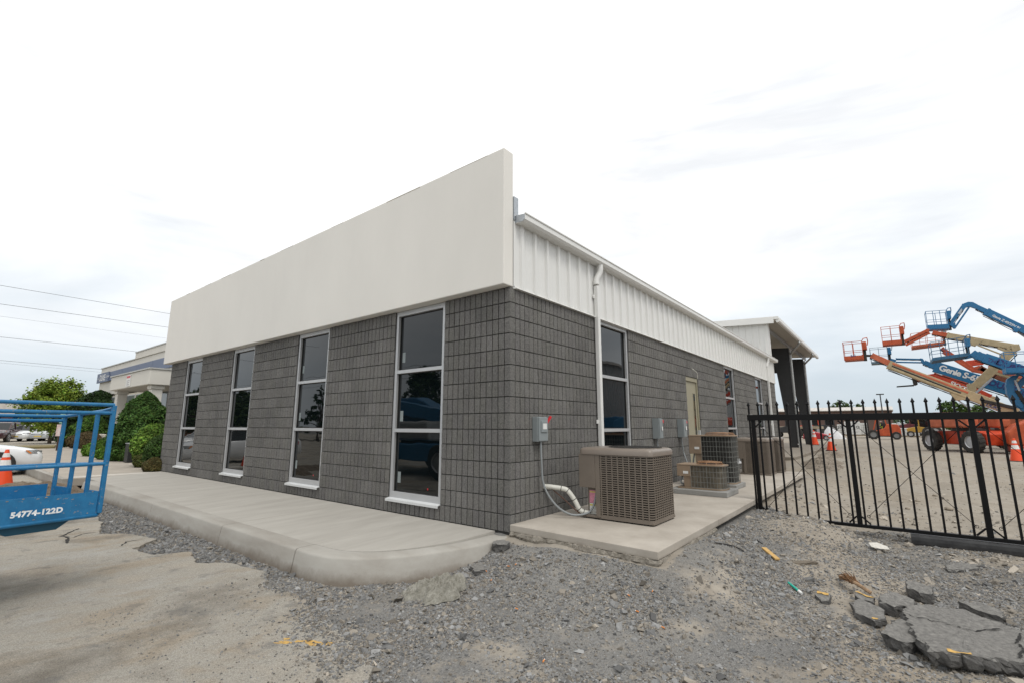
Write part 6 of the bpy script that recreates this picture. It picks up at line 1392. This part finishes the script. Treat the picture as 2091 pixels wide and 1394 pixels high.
def base(t_, Xb, Yb, head, mat, mat2, wr=.55, L_=3.6, W_=2.2, zg=-.1, body=True, cover=(2.9, 1.35)):
    """chassis with four wheels, turntable, engine cover and counterweight; head = heading in radians"""
    c, s_ = math.cos(head), math.sin(head)
    def T(mb): mb.v = [(Xb+x*c-y*s_, Yb+x*s_+y*c, z+zg) for x, y, z in mb.v]; return mb
    T(MB().prism([(-L_*.5, wr*.7), (L_*.5, wr*.7), (L_*.5, wr*1.75), (L_*.36, wr*2.0), (-L_*.36, wr*2.0), (-L_*.5, wr*1.75)], 1, -W_*.30, W_*.30)).build('chassis', mat, t_, bevel=.04)
    for x in (-L_*.38, L_*.38):
        T(MB().bar((x, -W_*.42, wr), (x, W_*.42, wr), .2)).build('axle', DKSTEEL, t_)
        for y in (-W_*.44, W_*.44):
            tt, hh = MB(), MB(); tyre((tt, hh), (x, y, wr), wr, .36, 1); lug = MB()
            w0 = T(tt).build('wheel', BLACK, t_, smooth=35); T(hh).build('rim', RIM, w0, smooth=35)
            for a in np.linspace(0, 2*math.pi, 18, endpoint=False): lug.bar((x+(wr+.008)*math.cos(a), y-.15, wr+(wr+.008)*math.sin(a)), (x+(wr+.008)*math.cos(a+.12), y+.15, wr+(wr+.008)*math.sin(a+.12)), .07, .03, up=(math.cos(a), 0, math.sin(a)))
            T(lug).build('tread_lugs', BLACK, w0)
    T(MB().lathe([(0, wr*2.0), (.75, wr*2.0), (.75, wr*2.3), (0, wr*2.3)], n=24, cap=False)).build('turntable', DKSTEEL, t_)
    h0 = wr*2.3
    for sd_ in (-1, 1):
        T(MB().prism([(-cover[0]*.55, h0), (cover[0]*.5, h0), (cover[0]*.52, h0+cover[1]*.42), (cover[0]*.2, h0+cover[1]*.72), (-cover[0]*.40, h0+cover[1]*.75), (-cover[0]*.58, h0+cover[1]*.45)], 1, sd_*W_*.48, sd_*W_*.20)).build('engine_cover', mat2, t_, bevel=.10, seg=3)
    T(MB().box((-cover[0]*.62, -W_*.4, h0), (-cover[0]*.5, W_*.4, h0+cover[1]*.5))).build('counterweight', DKSTEEL, t_, bevel=.05)
BG = 'boom lifts parked in a row in the yard'
# L1 nearest cream and orange telescopic lift
X1_ = 31.4; t1 = thing('boom_lift', 'nearest orange lift with long cream telescopic boom and orange basket far left', 'boom lift', (X1_, -7.2, -.1), BG)
basket(t1, X1_, 138, 525, 318, 735, ORANGE, .9, 0, ORANGE, 1, .22)
section(t1, X1_, (318, 672), (440, 672), 26, .12, BLACK, 'basket_rotator')
section(t1, X1_, (425, 668), (640, 765), 62, .22, ORANGE2, 'fly_section')
section(t1, X1_, (610, 768), (2010, 1300), 92, .30, CREAM, 'main_boom')
section(t1, X1_, (650, 756), (1480, 1078), 22, .31, ORANGE2, 'boom_top_band', -.012)
section(t1, X1_, (650, 786), (1400, 1080), 16, .315, DKSTEEL, 'hose_track', -.012)
section(t1, X1_, (640, 808), (1500, 1140), 20, .33, CREAM, 'boom_flange', -.004)
plate(t1, X1_, [(1280, 1075), (1480, 1150), (1350, 1160), (1310, 1120)], .34, CREAM, 'cylinder_lug'); section(t1, X1_, (1360, 1150), (1520, 1260), 14, .08, GALV, 'lift_cylinder')
lettering(t1, X1_, (1665, 1212), (1800, 1262), 'DUKE', 42, NAVY, .30, 1, .006, .2)
section(t1, X1_, (1640, 1165), (2000, 1245), 34, .20, BLACK, 'hose_cover', -.12)
text_mesh('JLG', .17, NAVY, 'lettering', t1, (X1_-.47, P(X1_, 205, 690)[1], P(X1_, 205, 690)[2]), (0, -1, 0), (0, 0, 1), bold=.006)
base(t1, 31.55, -7.05, math.radians(-146), REDO, ORANGE2, .56, 3.5, 2.3, -.1, cover=(2.4, 1.15))
# L6 blue lift at the right edge, platform cut by the frame
X6 = 33.2; t6 = thing('boom_lift', 'blue lift whose platform is cut by the right edge of the picture', 'boom lift', (X6, -12.5, -.1), BG)
basket(t6, X6, 1885, 610, 2420, 870, BLUEP, 1.1, .045, BLUEP, 4, .24, .022)
plate(t6, X6+.8, [(1960, 890), (2040, 880), (1980, 960), (1975, 1060), (2020, 1140), (2091, 1210), (2060, 1250), (1960, 1190), (1900, 1090), (1885, 1000), (1900, 930)], .5, BLUEP, 'knuckle_plate')
section(t6, X6+.8, (2020, 1010), (2170, 850), 45, .3, BLUEP, 'riser_link'); section(t6, X6+.8, (2000, 1050), (2110, 1220), 30, .15, BLACK, 'hydraulic_cylinder', -.25)
section(t6, X6+.8, (1980, 940), (2030, 1060), 16, .1, GALV, 'cylinder_rod', -.3)
section(t6, X6+.8, (2030, 1180), (2500, 1420), 110, .35, BLUEP, 'main_boom')
base(t6, X6+.4, -13.2, math.radians(-90), BLUEP, BLUEP, .5, 3.3, 2.1)
# L5 blue lift with THE DUKE on its boom
X5 = 35.2; t5 = thing('boom_lift', 'blue lift with large dirty platform and navy company name on its boom', 'boom lift', (X5, -14, -.1), BG)
basket(t5, X5, 1085, 520, 1440, 745, M('dirty_blue_paint', (.03, .12, .22), .6, var=.3, scale=5), 1.9, -.10, BLUEP, 3, .14, .02)
section(t5, X5, (1440, 690), (1560, 660), 45, .2, BLUEP, 'rotator'); section(t5, X5, (1520, 640), (1600, 690), 70, .3, BLUEP, 'boom_head')
section(t5, X5, (1570, 668), (2600, 1010), 82, .34, BLUEP, 'main_boom'); section(t5, X5, (1650, 695), (2600, 1010), 98, .40, BLUEP, 'outer_boom')
lettering(t5, X5, (1680, 730), (1900, 804), 'THE', 50, NAVY, .40, 1, .004); lettering(t5, X5, (1768, 762), (2000, 838), 'DUKE', 84, NAVY, .40, .95, .016)
base(t5, X5, -15.5, math.radians(-90), BLUEP, BLUEP, .5, 3.3, 2.1)
# L3 cream and orange articulated lift
X3_ = 37.2; t3 = thing('boom_lift', 'articulated cream and orange lift with its orange basket second from the left', 'boom lift', (X3_, -9.5, -.1), BG)
basket(t3, X3_, 552, 360, 728, 570, ORANGE, .95, 0, ORANGE, 1, .24)
section(t3, X3_, (740, 545), (800, 540), 36, .14, ORANGE, 'rotator')
section(t3, X3_, (790, 520), (1040, 400), 34, .14, ORANGE, 'jib_upper'); section(t3, X3_, (800, 560), (1060, 425), 24, .14, ORANGE, 'jib_lower')
plate(t3, X3_, [(1030, 385), (1060, 390), (1040, 430), (1010, 420)], .3, ORANGE, 'jib_head'); section(t3, X3_, (1090, 425), (1260, 455), 44, .24, ORANGE, 'fly_section')
section(t3, X3_, (1245, 455), (2010, 585), 58, .28, CREAM, 'main_boom'); plate(t3, X3_, [(1490, 485), (1640, 510), (1560, 572), (1510, 560)], .32, CREAM, 'cylinder_lug')
plate(t3, X3_, [(1940, 560), (2030, 550), (2050, 610), (1960, 640)], .4, CREAM, 'elbow')
section(t3, X3_, (1580, 560), (1890, 680), 14, .1, CREAM, 'level_cylinder', -.1); section(t3, X3_, (1800, 590), (1930, 640), 22, .12, CREAM, 'short_cylinder', -.1)
section(t3, X3_, (1960, 620), (1560, 1010), 78, .32, CREAM, 'upright_arm'); plate(t3, X3_, [(1465, 985), (1560, 970), (1570, 1050), (1510, 1145), (1490, 1130)], .42, CREAM, 'knuckle_plate')
section(t3, X3_, (1560, 1080), (1740, 920), 20, .12, GALV, 'lift_cylinder', -.24); section(t3, X3_, (1790, 840), (2091, 930), 70, .3, CREAM, 'lower_arm'); section(t3, X3_, (1800, 840), (2091, 926), 26, .31, ORANGE2, 'arm_stripe', -.012)
section(t3, X3_, (1540, 1100), (2000, 1290), 70, .34, CREAM, 'tower_arm')
base(t3, X3_, -10.4, math.radians(-90), ORANGE, ORANGE2, .5, 3.3, 2.0)
# L2 blue S-65
X2_ = 39.2; t2 = thing('boom_lift', 'blue telescopic lift with big white model lettering along its boom', 'boom lift', (X2_, -16, -.1), BG)
basket(t2, X2_, 428, 585, 592, 770, M('dusty_grey_blue', (.12, .19, .24), .6), .95, 0, BLUEP, 1, .1, .016)
section(t2, X2_, (630, 718), (690, 735), 36, .2, BLUEP, 'rotator'); section(t2, X2_, (690, 706), (975, 712), 16, .10, BLUEP, 'jib_upper'); section(t2, X2_, (690, 742), (990, 748), 16, .10, BLUEP, 'jib_lower')
plate(t2, X2_, [(955, 700), (985, 705), (1020, 755), (990, 775), (970, 740)], .25, BLUEP, 'jib_head'); section(t2, X2_, (1000, 745), (1120, 790), 48, .24, BLUEP, 'fly_section'); section(t2, X2_, (1060, 762), (1200, 806), 78, .30, BLUEP, 'mid_section')
section(t2, X2_, (1115, 790), (2700, 1290), 112, .40, BLUEP, 'main_boom')
lettering(t2, X2_, (1150, 826), (1550, 950), 'Genie S-65', 84, WHITEL, .40, .90, .018); lettering(t2, X2_, (1690, 985), (1900, 1050), 'DUKE', 80, NAVY, .40, .95, .014); lettering(t2, X2_, (1990, 1075), (2200, 1140), 'COMPANY', 60, NAVY, .40, .95, .01)
plate(t2, X2_, [(1700, 960), (1900, 1020), (1790, 1030), (1750, 1010)], .42, BLUEP, 'cylinder_lug')
section(t2, X2_, (1790, 1010), (1990, 1170), 26, .2, CREAM, 'lift_cylinder')
base(t2, X2_, -18.0 if False else -16.5, math.radians(-90), BLUEP, BLUEP, .5, 3.2, 2.0)
# L4 blue articulated lift, highest
X4_ = 41.4; t4 = thing('boom_lift', 'highest blue articulated lift with elbow raised above the others', 'boom lift', (X4_, -15, -.1), BG)
basket(t4, X4_, 1040, 185, 1235, 405, BLUEP, 1.0, .05, BLUEP, 2, .30, .02)
section(t4, X4_, (1250, 345), (1330, 345), 26, .14, BLUEP, 'rotator'); plate(t4, X4_, [(1270, 335), (1340, 320), (1345, 380), (1325, 385)], .2, BLUEP, 'jib_foot')
section(t4, X4_, (1290, 330), (1440, 120), 34, .16, BLUEP, 'jib_upper'); section(t4, X4_, (1335, 375), (1490, 150), 16, .12, BLUEP, 'jib_lower'); section(t4, X4_, (1375, 225), (1420, 165), 20, .17, GALV, 'jib_cylinder', -.02)
plate(t4, X4_, [(1400, 140), (1430, 110), (1480, 92), (1530, 95), (1580, 120), (1620, 150), (1590, 175), (1545, 160), (1500, 145), (1460, 150), (1420, 190)], .24, BLUEP, 'elbow')
section(t4, X4_, (1580, 150), (1700, 205), 46, .22, BLUEP, 'fly_section'); section(t4, X4_, (1670, 195), (2600, 640), 72, .32, BLUEP, 'main_boom')
plate(t4, X4_, [(1960, 355), (2050, 390), (2010, 425), (1975, 415)], .36, BLUEP, 'cylinder_lug'); section(t4, X4_, (2010, 410), (2300, 600), 16, .12, GALV, 'lift_cylinder')
lettering(t4, X4_, (1735, 250), (1985, 370), 'Genie Z-40/23N RJ', 31, WHITEL, .32, .98, .006)
base(t4, X4_, -17.2 if False else -16.2, math.radians(-90), BLUEP, BLUEP, .5, 3.2, 2.0)
# L7 orange lift behind
X7 = 43.6; t7 = thing('boom_lift', 'orange lift behind the others with flat-floored platform and twin orange arms', 'boom lift', (X7, -14, -.1), BG)
basket(t7, X7, 870, 425, 1190, 600, ORANGE2, 1.7, -.07, M('grey_machine', (.3, .31, .31), .6), 3, .10, .018)
section(t7, X7, (1190, 590), (1560, 830), 34, .16, ORANGE, 'arm_upper'); section(t7, X7, (1200, 640), (1540, 850), 22, .16, ORANGE, 'arm_lower', -.2)
plate(t7, X7, [(1500, 810), (1600, 780), (1690, 830), (1640, 870), (1530, 850)], .3, ORANGE, 'knuckle'); section(t7, X7, (1600, 800), (2300, 1150), 50, .3, M('rust_brown_paint', (.16, .04, .015), .6), 'main_boom')
base(t7, X7, -15.5, math.radians(-90), ORANGE, ORANGE2, .5, 3.2, 2.0)
# telehandlers
def telehandler(Xp, label, secs, forks, Yb, txt=None):
    t_ = thing('telehandler', label, 'telehandler', (Xp, Yb, -.1), 'telehandlers behind the boom lifts')
    for a, b, h_, w_, nm in secs: section(t_, Xp, a, b, h_, w_, REDO, nm)
    if forks:
        plate(t_, Xp, [(865, 905), (905, 905), (930, 985), (905, 995), (885, 990)], .9, BLACK, 'carriage')
        for dx in (-.4, .4): plate(t_, Xp, [(700, 1006), (890, 990), (892, 1000), (700, 1013)], .12, BLACK, 'fork', dx)
    if txt: lettering(t_, Xp, *txt)
    base(t_, Xp, Yb, math.radians(-90), REDO, REDO, .62, 4.2, 2.3, cover=(2.6, 1.1)); return t_
telehandler(45.8, 'red-orange telehandler with black forks raised to the left', [((920, 945), (1010, 935), 26, .3, 'fork_arm'), ((1010, 920), (1130, 900), 70, .34, 'boom_head'), ((1090, 890), (1240, 950), 80, .36, 'fly_section'), ((1180, 905), (1700, 1150), 112, .46, 'main_boom')], True, -9.6, ((1270, 985), (1460, 1070), 'SKYTRAK', 62, WHITEL, .46, .95, .012))
telehandler(48.2, 'red-orange telehandler behind the blue company-name boom', [((1460, 760), (1640, 740), 60, .3, 'fork_arm'), ((1640, 700), (1790, 740), 90, .34, 'boom_head'), ((1740, 740), (2200, 940), 110, .46, 'main_boom')], False, -13.5, ((2000, 905), (2150, 965), 'T', 70, WHITEL, .46, 1, .01))
X9 = 50.4; t9 = thing('boom_lift', 'small orange lift basket low behind the telehandler boom', 'boom lift', (X9, -11, -.1), BG)
basket(t9, X9, 1285, 915, 1440, 1060, ORANGE, 1.0, 0, ORANGE, 1, .2); section(t9, X9, (1440, 1040), (1800, 1150), 40, .25, CREAM, 'main_boom'); base(t9, X9, -11.5, math.radians(-90), ORANGE, ORANGE2, .5, 3.2, 2.0)
# ================================================================ cones in the yard
def yard_cone(px_, py_, h, label):
    c = PX(px_, py_, 2, -.09); z = float(Hg(c[0], c[1])) if c[0] < 38 else -.1; c = PX(px_, py_, 2, z); cone((c[0], c[1], z), h, label)
yard_cone(2078, 941, .9, 'orange traffic cone at the right edge in front of the lift wheels'); yard_cone(1698, 919, .95, 'narrow orange cone standing alone in the yard behind the gate')
c = PX(1664, 907, 2, .0); cone((c[0], c[1], -.004), 1.0, 'orange cone with two white collars beside the canopy column')
# orange machine nose at the right edge
on = thing('orange_machine', 'orange machine nose with white arrow decal at the right edge, next to the lift wheel', 'machine', (29.6, -9.6, -.1))
MB().prism([(-8.15, .35), (-8.15, .95), (-8.5, 1.35), (-9.4, 1.75), (-11.2, 1.75), (-11.2, .35)], 0, 28.9, 30.6).build('hood', ORANGE, on, bevel=.08)
MB().prism([(-8.25, .0), (-8.25, .345), (-11.2, .345), (-11.2, .0)], 0, 28.85, 30.65).build('bumper', REDO, on, bevel=.05)
MB().prism([(-8.5, .15), (-8.62, .22), (-8.62, .18), (-8.95, .18), (-8.95, .22), (-9.07, .15), (-8.95, .08), (-8.95, .12), (-8.62, .12), (-8.62, .08)], 0, 28.838, 28.848).build('arrow_decal', WHITEL, on)
for xx in (29.0, 30.4):
    for yy in (-9.9, -11.0): wheel(on, (xx, yy, .26), .36, .28, 0)
# ================================================================ forklift with driver
fk = thing('forklift', 'orange forklift driving across the yard towards the white bags', 'forklift', (60, -3.1, -.1)); XK = 60.0; zg = -.1
fy = lambda px_: PX(px_, 880, 0, XK)[1]; y0, y1 = fy(1768), fy(1840)
Lk = y0-y1; yk = lambda f_: y0-f_*Lk
MB().prism([(yk(.2), zg+.35), (yk(1), zg+.35), (yk(1), zg+1.1), (yk(.93), zg+1.55), (yk(.62), zg+1.6), (yk(.55), zg+1.15), (yk(.2), zg+.85)], 0, XK-.65, XK+.65).build('body', ORANGE, fk, bevel=.06)
MB().box((XK-.55, yk(.22), zg+.28), (XK+.55, yk(.85), zg+.36)).build('underbody', BLACK, fk)
cab = MB()
for xx in (XK-.55, XK+.55):
    cab.bar((xx, yk(.22), zg+.85), (xx, yk(.36), zg+2.3), .09); cab.bar((xx, yk(.62), zg+1.55), (xx, yk(.58), zg+2.3), .1)
cab.box((XK-.6, yk(.33), zg+2.28), (XK+.6, yk(.62), zg+2.36)).build('overhead_guard', ORANGE, fk); 
mst = MB()
for xx in (XK-.35, XK+.35): mst.box((xx-.06, yk(.10), zg+.1), (xx+.06, yk(.06), zg+2.4))
mst.box((XK-.41, yk(.10), zg+1.2), (XK+.41, yk(.07), zg+1.35)).build('mast', BLACK, fk)
for xx in (XK-.25, XK+.25): MB().prism([(yk(.05), zg+.1), (yk(-.3), zg+.1), (yk(-.3), zg+.13), (yk(.05), zg+.16)], 0, xx-.06, xx+.06).build('fork', BLACK, fk)
for f_, rad in ((.22, .5), (.86, .4)):
    for xx in (XK-.55, XK+.55): wheel(fk, (xx, yk(f_), zg+rad), rad, .3, 0, M('forklift_rim', (.2, .2, .2), .6))
MB().box((XK-.25, yk(.50), zg+1.0), (XK+.25, yk(.60), zg+1.7)).build('seat', BLACK, fk, bevel=.03)
def person_mesh(name, joints, edges, mat):
    me = bpy.data.meshes.new(name); me.from_pydata([j[:3] for j in joints], edges, []); o_ = bpy.data.objects.new(name, me); COL.objects.link(o_)
    sk = o_.modifiers.new('skin', 'SKIN'); 
    for i, j in enumerate(joints): me.skin_vertices[0].data[i].radius = (j[3], j[3])
    me.skin_vertices[0].data[0].use_root = True
    ss = o_.modifiers.new('sub', 'SUBSURF'); ss.levels = 1; ss.render_levels = 1; me.materials.append(mat); return o_
cxp, cyp, czp = XK, yk(.49), zg+1.02
pr = thing('person', 'driver in a yellow safety vest and dark trousers sitting in the forklift', 'person', (cxp, cyp, czp))
def local(j): return (j[0], j[1], j[2], j[3])
J = [(0, 0, .12, .15), (0, 0, .38, .16), (0, .01, .55, .15), (0, .02, .66, .06), (0, .04, .78, .085), (0, .05, .87, .075),
     (.2, 0, .55, .065), (.24, .12, .34, .05), (.14, .36, .36, .042), (.12, .44, .38, .03), (-.2, 0, .55, .065), (-.24, .12, .34, .05), (-.14, .36, .36, .042), (-.12, .44, .38, .03),
     (.1, .1, .10, .09), (.12, .44, .08, .075), (.12, .5, -.34, .055), (.12, .6, -.36, .04), (-.1, .1, .10, .09), (-.12, .44, .08, .075), (-.12, .5, -.34, .055), (-.12, .6, -.36, .04)]
Eg = [(0, 1), (1, 2), (2, 3), (3, 4), (4, 5), (2, 6), (6, 7), (7, 8), (8, 9), (2, 10), (10, 11), (11, 12), (12, 13), (0, 14), (14, 15), (15, 16), (16, 17), (0, 18), (18, 19), (19, 20), (20, 21)]
bd = person_mesh('body', J, Eg, M('dark_clothes', (.03, .035, .05), .9)); bd.parent = pr
vest = MB(); vest.lathe([(.18, .08), (.185, .3), (.19, .5), (.13, .6)], n=14); vo = vest.build('safety_vest', M('safety_yellow', (.45, .62, .04), .6), pr, off=(0, 0, 0), smooth=60)
hd = MB(); hd.lathe([(.02, .90), (.09, .88), (.115, .83), (.115, .80)], (0, .05, 0), n=14); hd.build('hard_hat', LABELW, pr, off=(0, 0, 0), smooth=50)
face = MB(); face.lathe([(.03, .69), (.08, .71), (.092, .78), (.085, .82)], (0, .055, 0), n=12); face.build('head', M('skin', (.42, .26, .19), .7), pr, off=(0, 0, 0), smooth=60)
# ================================================================ clutter at the back of the yard
def pallet_stack(px_, py_, w, h, label, X_, rows=5):
    q = PX(px_, py_, 0, X_); t_ = thing('bag_stack', label, 'bag stack', (X_, q[1], -.1), 'stacks of white bags on pallets')
    MB().box((X_-.6, q[1]-w/2, -.1), (X_+.6, q[1]+w/2, .04)).build('pallet', M('pallet_wood', (.22, .17, .11), .9), t_)
    hh = h/rows
    for i in range(rows):
        for j in range(3):
            MB().box((X_-.58, q[1]-w/2+j*w/3+.01, .045+i*hh), (X_+.58, q[1]-w/2+(j+1)*w/3-.01, .04+(i+1)*hh-.01)).build('bag', M('white_bag', (.62, .62, .60), .6, var=.05), t_, bevel=.05)
for i, (a, w_, h_, X_, lb) in enumerate(((1742, 1.9, 1.9, 82, 'tall stack of white bags left of the forklift'), (1760, 1.6, 1.7, 84, 'stack of white bags just behind the forklift mast'), (1722, 1.4, 1.5, 86, 'stack of white bags at the left beside the gate post'), (1851, 2.6, 1.0, 78, 'low pile of white bags right of the forklift'), (1838, 1.8, 1.7, 90, 'farther stack of white bags behind the forklift cab'))): pallet_stack(a, 880, w_, h_, lb, X_)
fb = thing('flatbed_trailer', 'flatbed trailer with beige deck behind the canopy columns', 'trailer', (64, 6, -.1)); 
MB().box((62.5, 2.8, .95), (65, 10.5, 1.25)).build('deck', M('beige_deck', (.33, .27, .19), .8), fb, bevel=.02); MB().box((63, 3.5, .55), (64.5, 10, .949)).build('frame', DKSTEEL, fb)
for yy in (4.4, 5.5, 9.4):
    for xx in (62.7, 64.8): wheel(fb, (xx, yy, .38), .48, .3, 0)
rd_ = thing('red_implement', 'red farm implement on the ground by the canopy', 'implement', (52, 2.4, -.1))
MB().prism([(1.0, .0), (3.4, .0), (3.3, .55), (2.5, .75), (1.4, .45)], 0, 51.4, 52.6).build('deck', M('red_paint', (.38, .02, .03), .4), rd_, bevel=.06); MB().bar((52, 3.4, .1), (52, 4.4, .5), .1).bar((51.6, 2.6, .7), (51.6, 3.3, 1.3), .06).build('hitch', DKSTEEL, rd_)
for yy in (1.4, 3.0): wheel(rd_, (51.3, yy, .15), .25, .15, 0)
def tractor(X_, Yc, label, mat, s_=1.0):
    t_ = thing('tractor', label, 'tractor', (X_, Yc, -.1), 'machines at the back of the yard')
    MB().prism([(Yc+1.4*s_, .5), (Yc+1.5*s_, 1.1*s_), (Yc+.2*s_, 1.4*s_), (Yc-1.2*s_, 1.1*s_), (Yc-1.3*s_, .5)], 0, X_-.5, X_+.5).build('body', mat, t_, bevel=.06)
    cbm = MB()
    for yy in (Yc+.1, Yc-1.0*s_):
        for xx in (X_-.5, X_+.5): cbm.bar((xx, yy, 1.1*s_), (xx, yy, 2.3*s_), .08)
    cbm.box((X_-.6, Yc-1.1*s_, 2.3*s_), (X_+.6, Yc+.2, 2.4*s_)).build('cab_frame', mat, t_); MB().box((X_-.45, Yc-.95*s_, 1.15*s_), (X_+.45, Yc+.05, 2.28*s_)).build('cab_glass', CARGL, t_)
    for xx in (X_-.7, X_+.7): wheel(t_, (xx, Yc-.8*s_, .62*s_), .7*s_, .35, 0); wheel(t_, (xx, Yc+1.1*s_, .35*s_), .42*s_, .28, 0)
for px_, X_, mat, s_, lb in ((1862, 88, M('maroon_paint', (.12, .02, .025), .5), 1.2, 'maroon tractor behind the low bags'), (1880, 74, M('yellow_machine', (.45, .26, .04), .5), .9, 'small yellow and brown machine left of the orange lift'), (1893, 80, DKSTEEL, 1.0, 'dark machine with cab behind the orange lift'), (1655, 76, REDO, 1.1, 'orange machine behind the canopy columns'), (1609, 60, DKSTEEL, .9, 'dark machine at the end of the block building'), (1689, 92, DKSTEEL, 1.1, 'dark machine behind the white plastic sheet')):
    tractor(X_, PX(px_, 880, 0, X_)[1], lb, mat, s_)
sh_ = PX(1712, 890, 2, -.1); tp = MB(); r_ = np.random.default_rng(4); n_ = 16
vs_ = [(58+.6*math.cos(a), PX(1703, 880, 0, 58)[1]+1.1*math.sin(a), -.1) for a in np.linspace(0, 2*math.pi, n_, endpoint=False)]; c = np.mean(vs_, 0)
mid_ = [(c[0]+(x-c[0])*.6*r_.uniform(.7, 1.2), c[1]+(y-c[1])*.55*r_.uniform(.7, 1.2)+.2, .55+r_.uniform(-.1, .2)) for x, y, z in vs_]; tp.add(vs_+mid_+[(c[0], c[1]+.5, 1.25)], [(i, (i+1) % n_, n_+(i+1) % n_, n_+i) for i in range(n_)]+[(n_+i, n_+(i+1) % n_, 2*n_) for i in range(n_)])
tag(tp.build('tarpaulin', M('white_tarp', (.6, .61, .62), .5, var=.08)), 'heap under a white plastic sheet in the yard', 'tarpaulin heap')
# long low building, light pole and trees at the back
lb_ = thing('long_shed', 'long low brown shed with pale ribbed metal roof at the back of the yard', 'shed', (118, 6, -.1)); XS = 118
ya, yb = PX(1560, 868, 0, XS)[1], PX(1828, 868, 0, XS)[1]; zt_, ze = PX(1700, 831, 0, XS+7)[2], PX(1700, 838, 0, XS)[2]
MB().box((XS, yb+.2, -.2), (XS+14, ya+20, ze-.06)).build('wall', M('shed_brown', (.13, .085, .07), .9, var=.1), lb_); rs = MB().prism([(XS-.8, ze-.05), (XS-.8, ze+.08), (XS+7, zt_), (XS+15, ze+.08), (XS+15, ze-.05)], 1, yb, ya+20).build('roof', ROOFM, lb_)
yy = yb+.4
while yy < ya+20: MB().bar((XS-.82, yy, ze+.09), (XS+7, yy, zt_+.02), .12, .08).build('roof_rib', ROOFM, rs); yy += 1.5
lp = thing('light_pole', 'tall slim light pole with flat lamp heads behind the shed', 'light pole', (100, 0, -.1)); q = PX(1797, 805, 0, 100)
lp.location = (100, q[1], -.1); OFF[lp.name]['o'] = (100, q[1], -.1)
MB().tube([(100, q[1], -.1), (100, q[1], q[2])], [.12, .08], 8).build('pole', DKSTEEL, lp); MB().box((99.6, q[1]-.55, q[2]), (100.4, q[1]+.55, q[2]+.16)).build('lamp_head', DKSTEEL, lp, bevel=.03)
for px_, py_, D, h_, rd, lb in ((1722, 868, 150, 7.2, 3.6, 'round green tree behind the shed roof, left of the pair'), (1755, 868, 150, 6.6, 4.2, 'broad green tree behind the shed roof, right of the pair'), (1950, 868, 150, 7.0, 3.4, 'small dark tree behind the nearest orange lift'), (2000, 868, 165, 6.0, 4, 'faint tree behind the cream arm')):
    q = PD(px_, py_, D); make_tree('far_tree', lb, (q[0], q[1], -.1), h_, rd, (.07, .12, .025), 3500, int(px_), 'trees behind the yard', .5, .2, 14)
tl = MB(); 
r = np.random.default_rng(5); nn = 5200; ty = r.uniform(-150, 60, nn); tx = np.full(nn, 190.)+r.normal(0, 4, nn); tz = r.uniform(0, 1, nn)**.7*(2.6+1.6*noise2(ty*.09, ty*0+2)); V, F, T_ = leaf_cloud(np.stack([tx, ty, tz], 1), np.tile([-1., 0, .5], (nn, 1)), np.full(nn, 1.3), greens(nn, r, (.045, .07, .03)), r)
tag(link('tree_line', flat_mesh('tree_line', V, F, LEAF, T_)), 'distant low line of trees along the horizon', 'tree line', kind='stuff')
# soil windrow behind the pad
mound('soil_heap', 16.5, -1.6, 3.2, .8, .30, .05, 'low ridge of dug brown soil along the canopy floor slab', M('grey_brown_soil', (.15, .125, .095), .95, col2=(.30, .25, .20), scale=7, bump=1, bscale=20, bdist=.05), -.22, 9, 64)
mound('soil_heap', 22.0, -1.4, 2.8, .7, .26, .03, 'smaller ridge of soil near the lone orange cone', M('grey_brown_soil', (.13, .11, .085), .95), -.2, 12, 64)
bpy.context.view_layer.update()
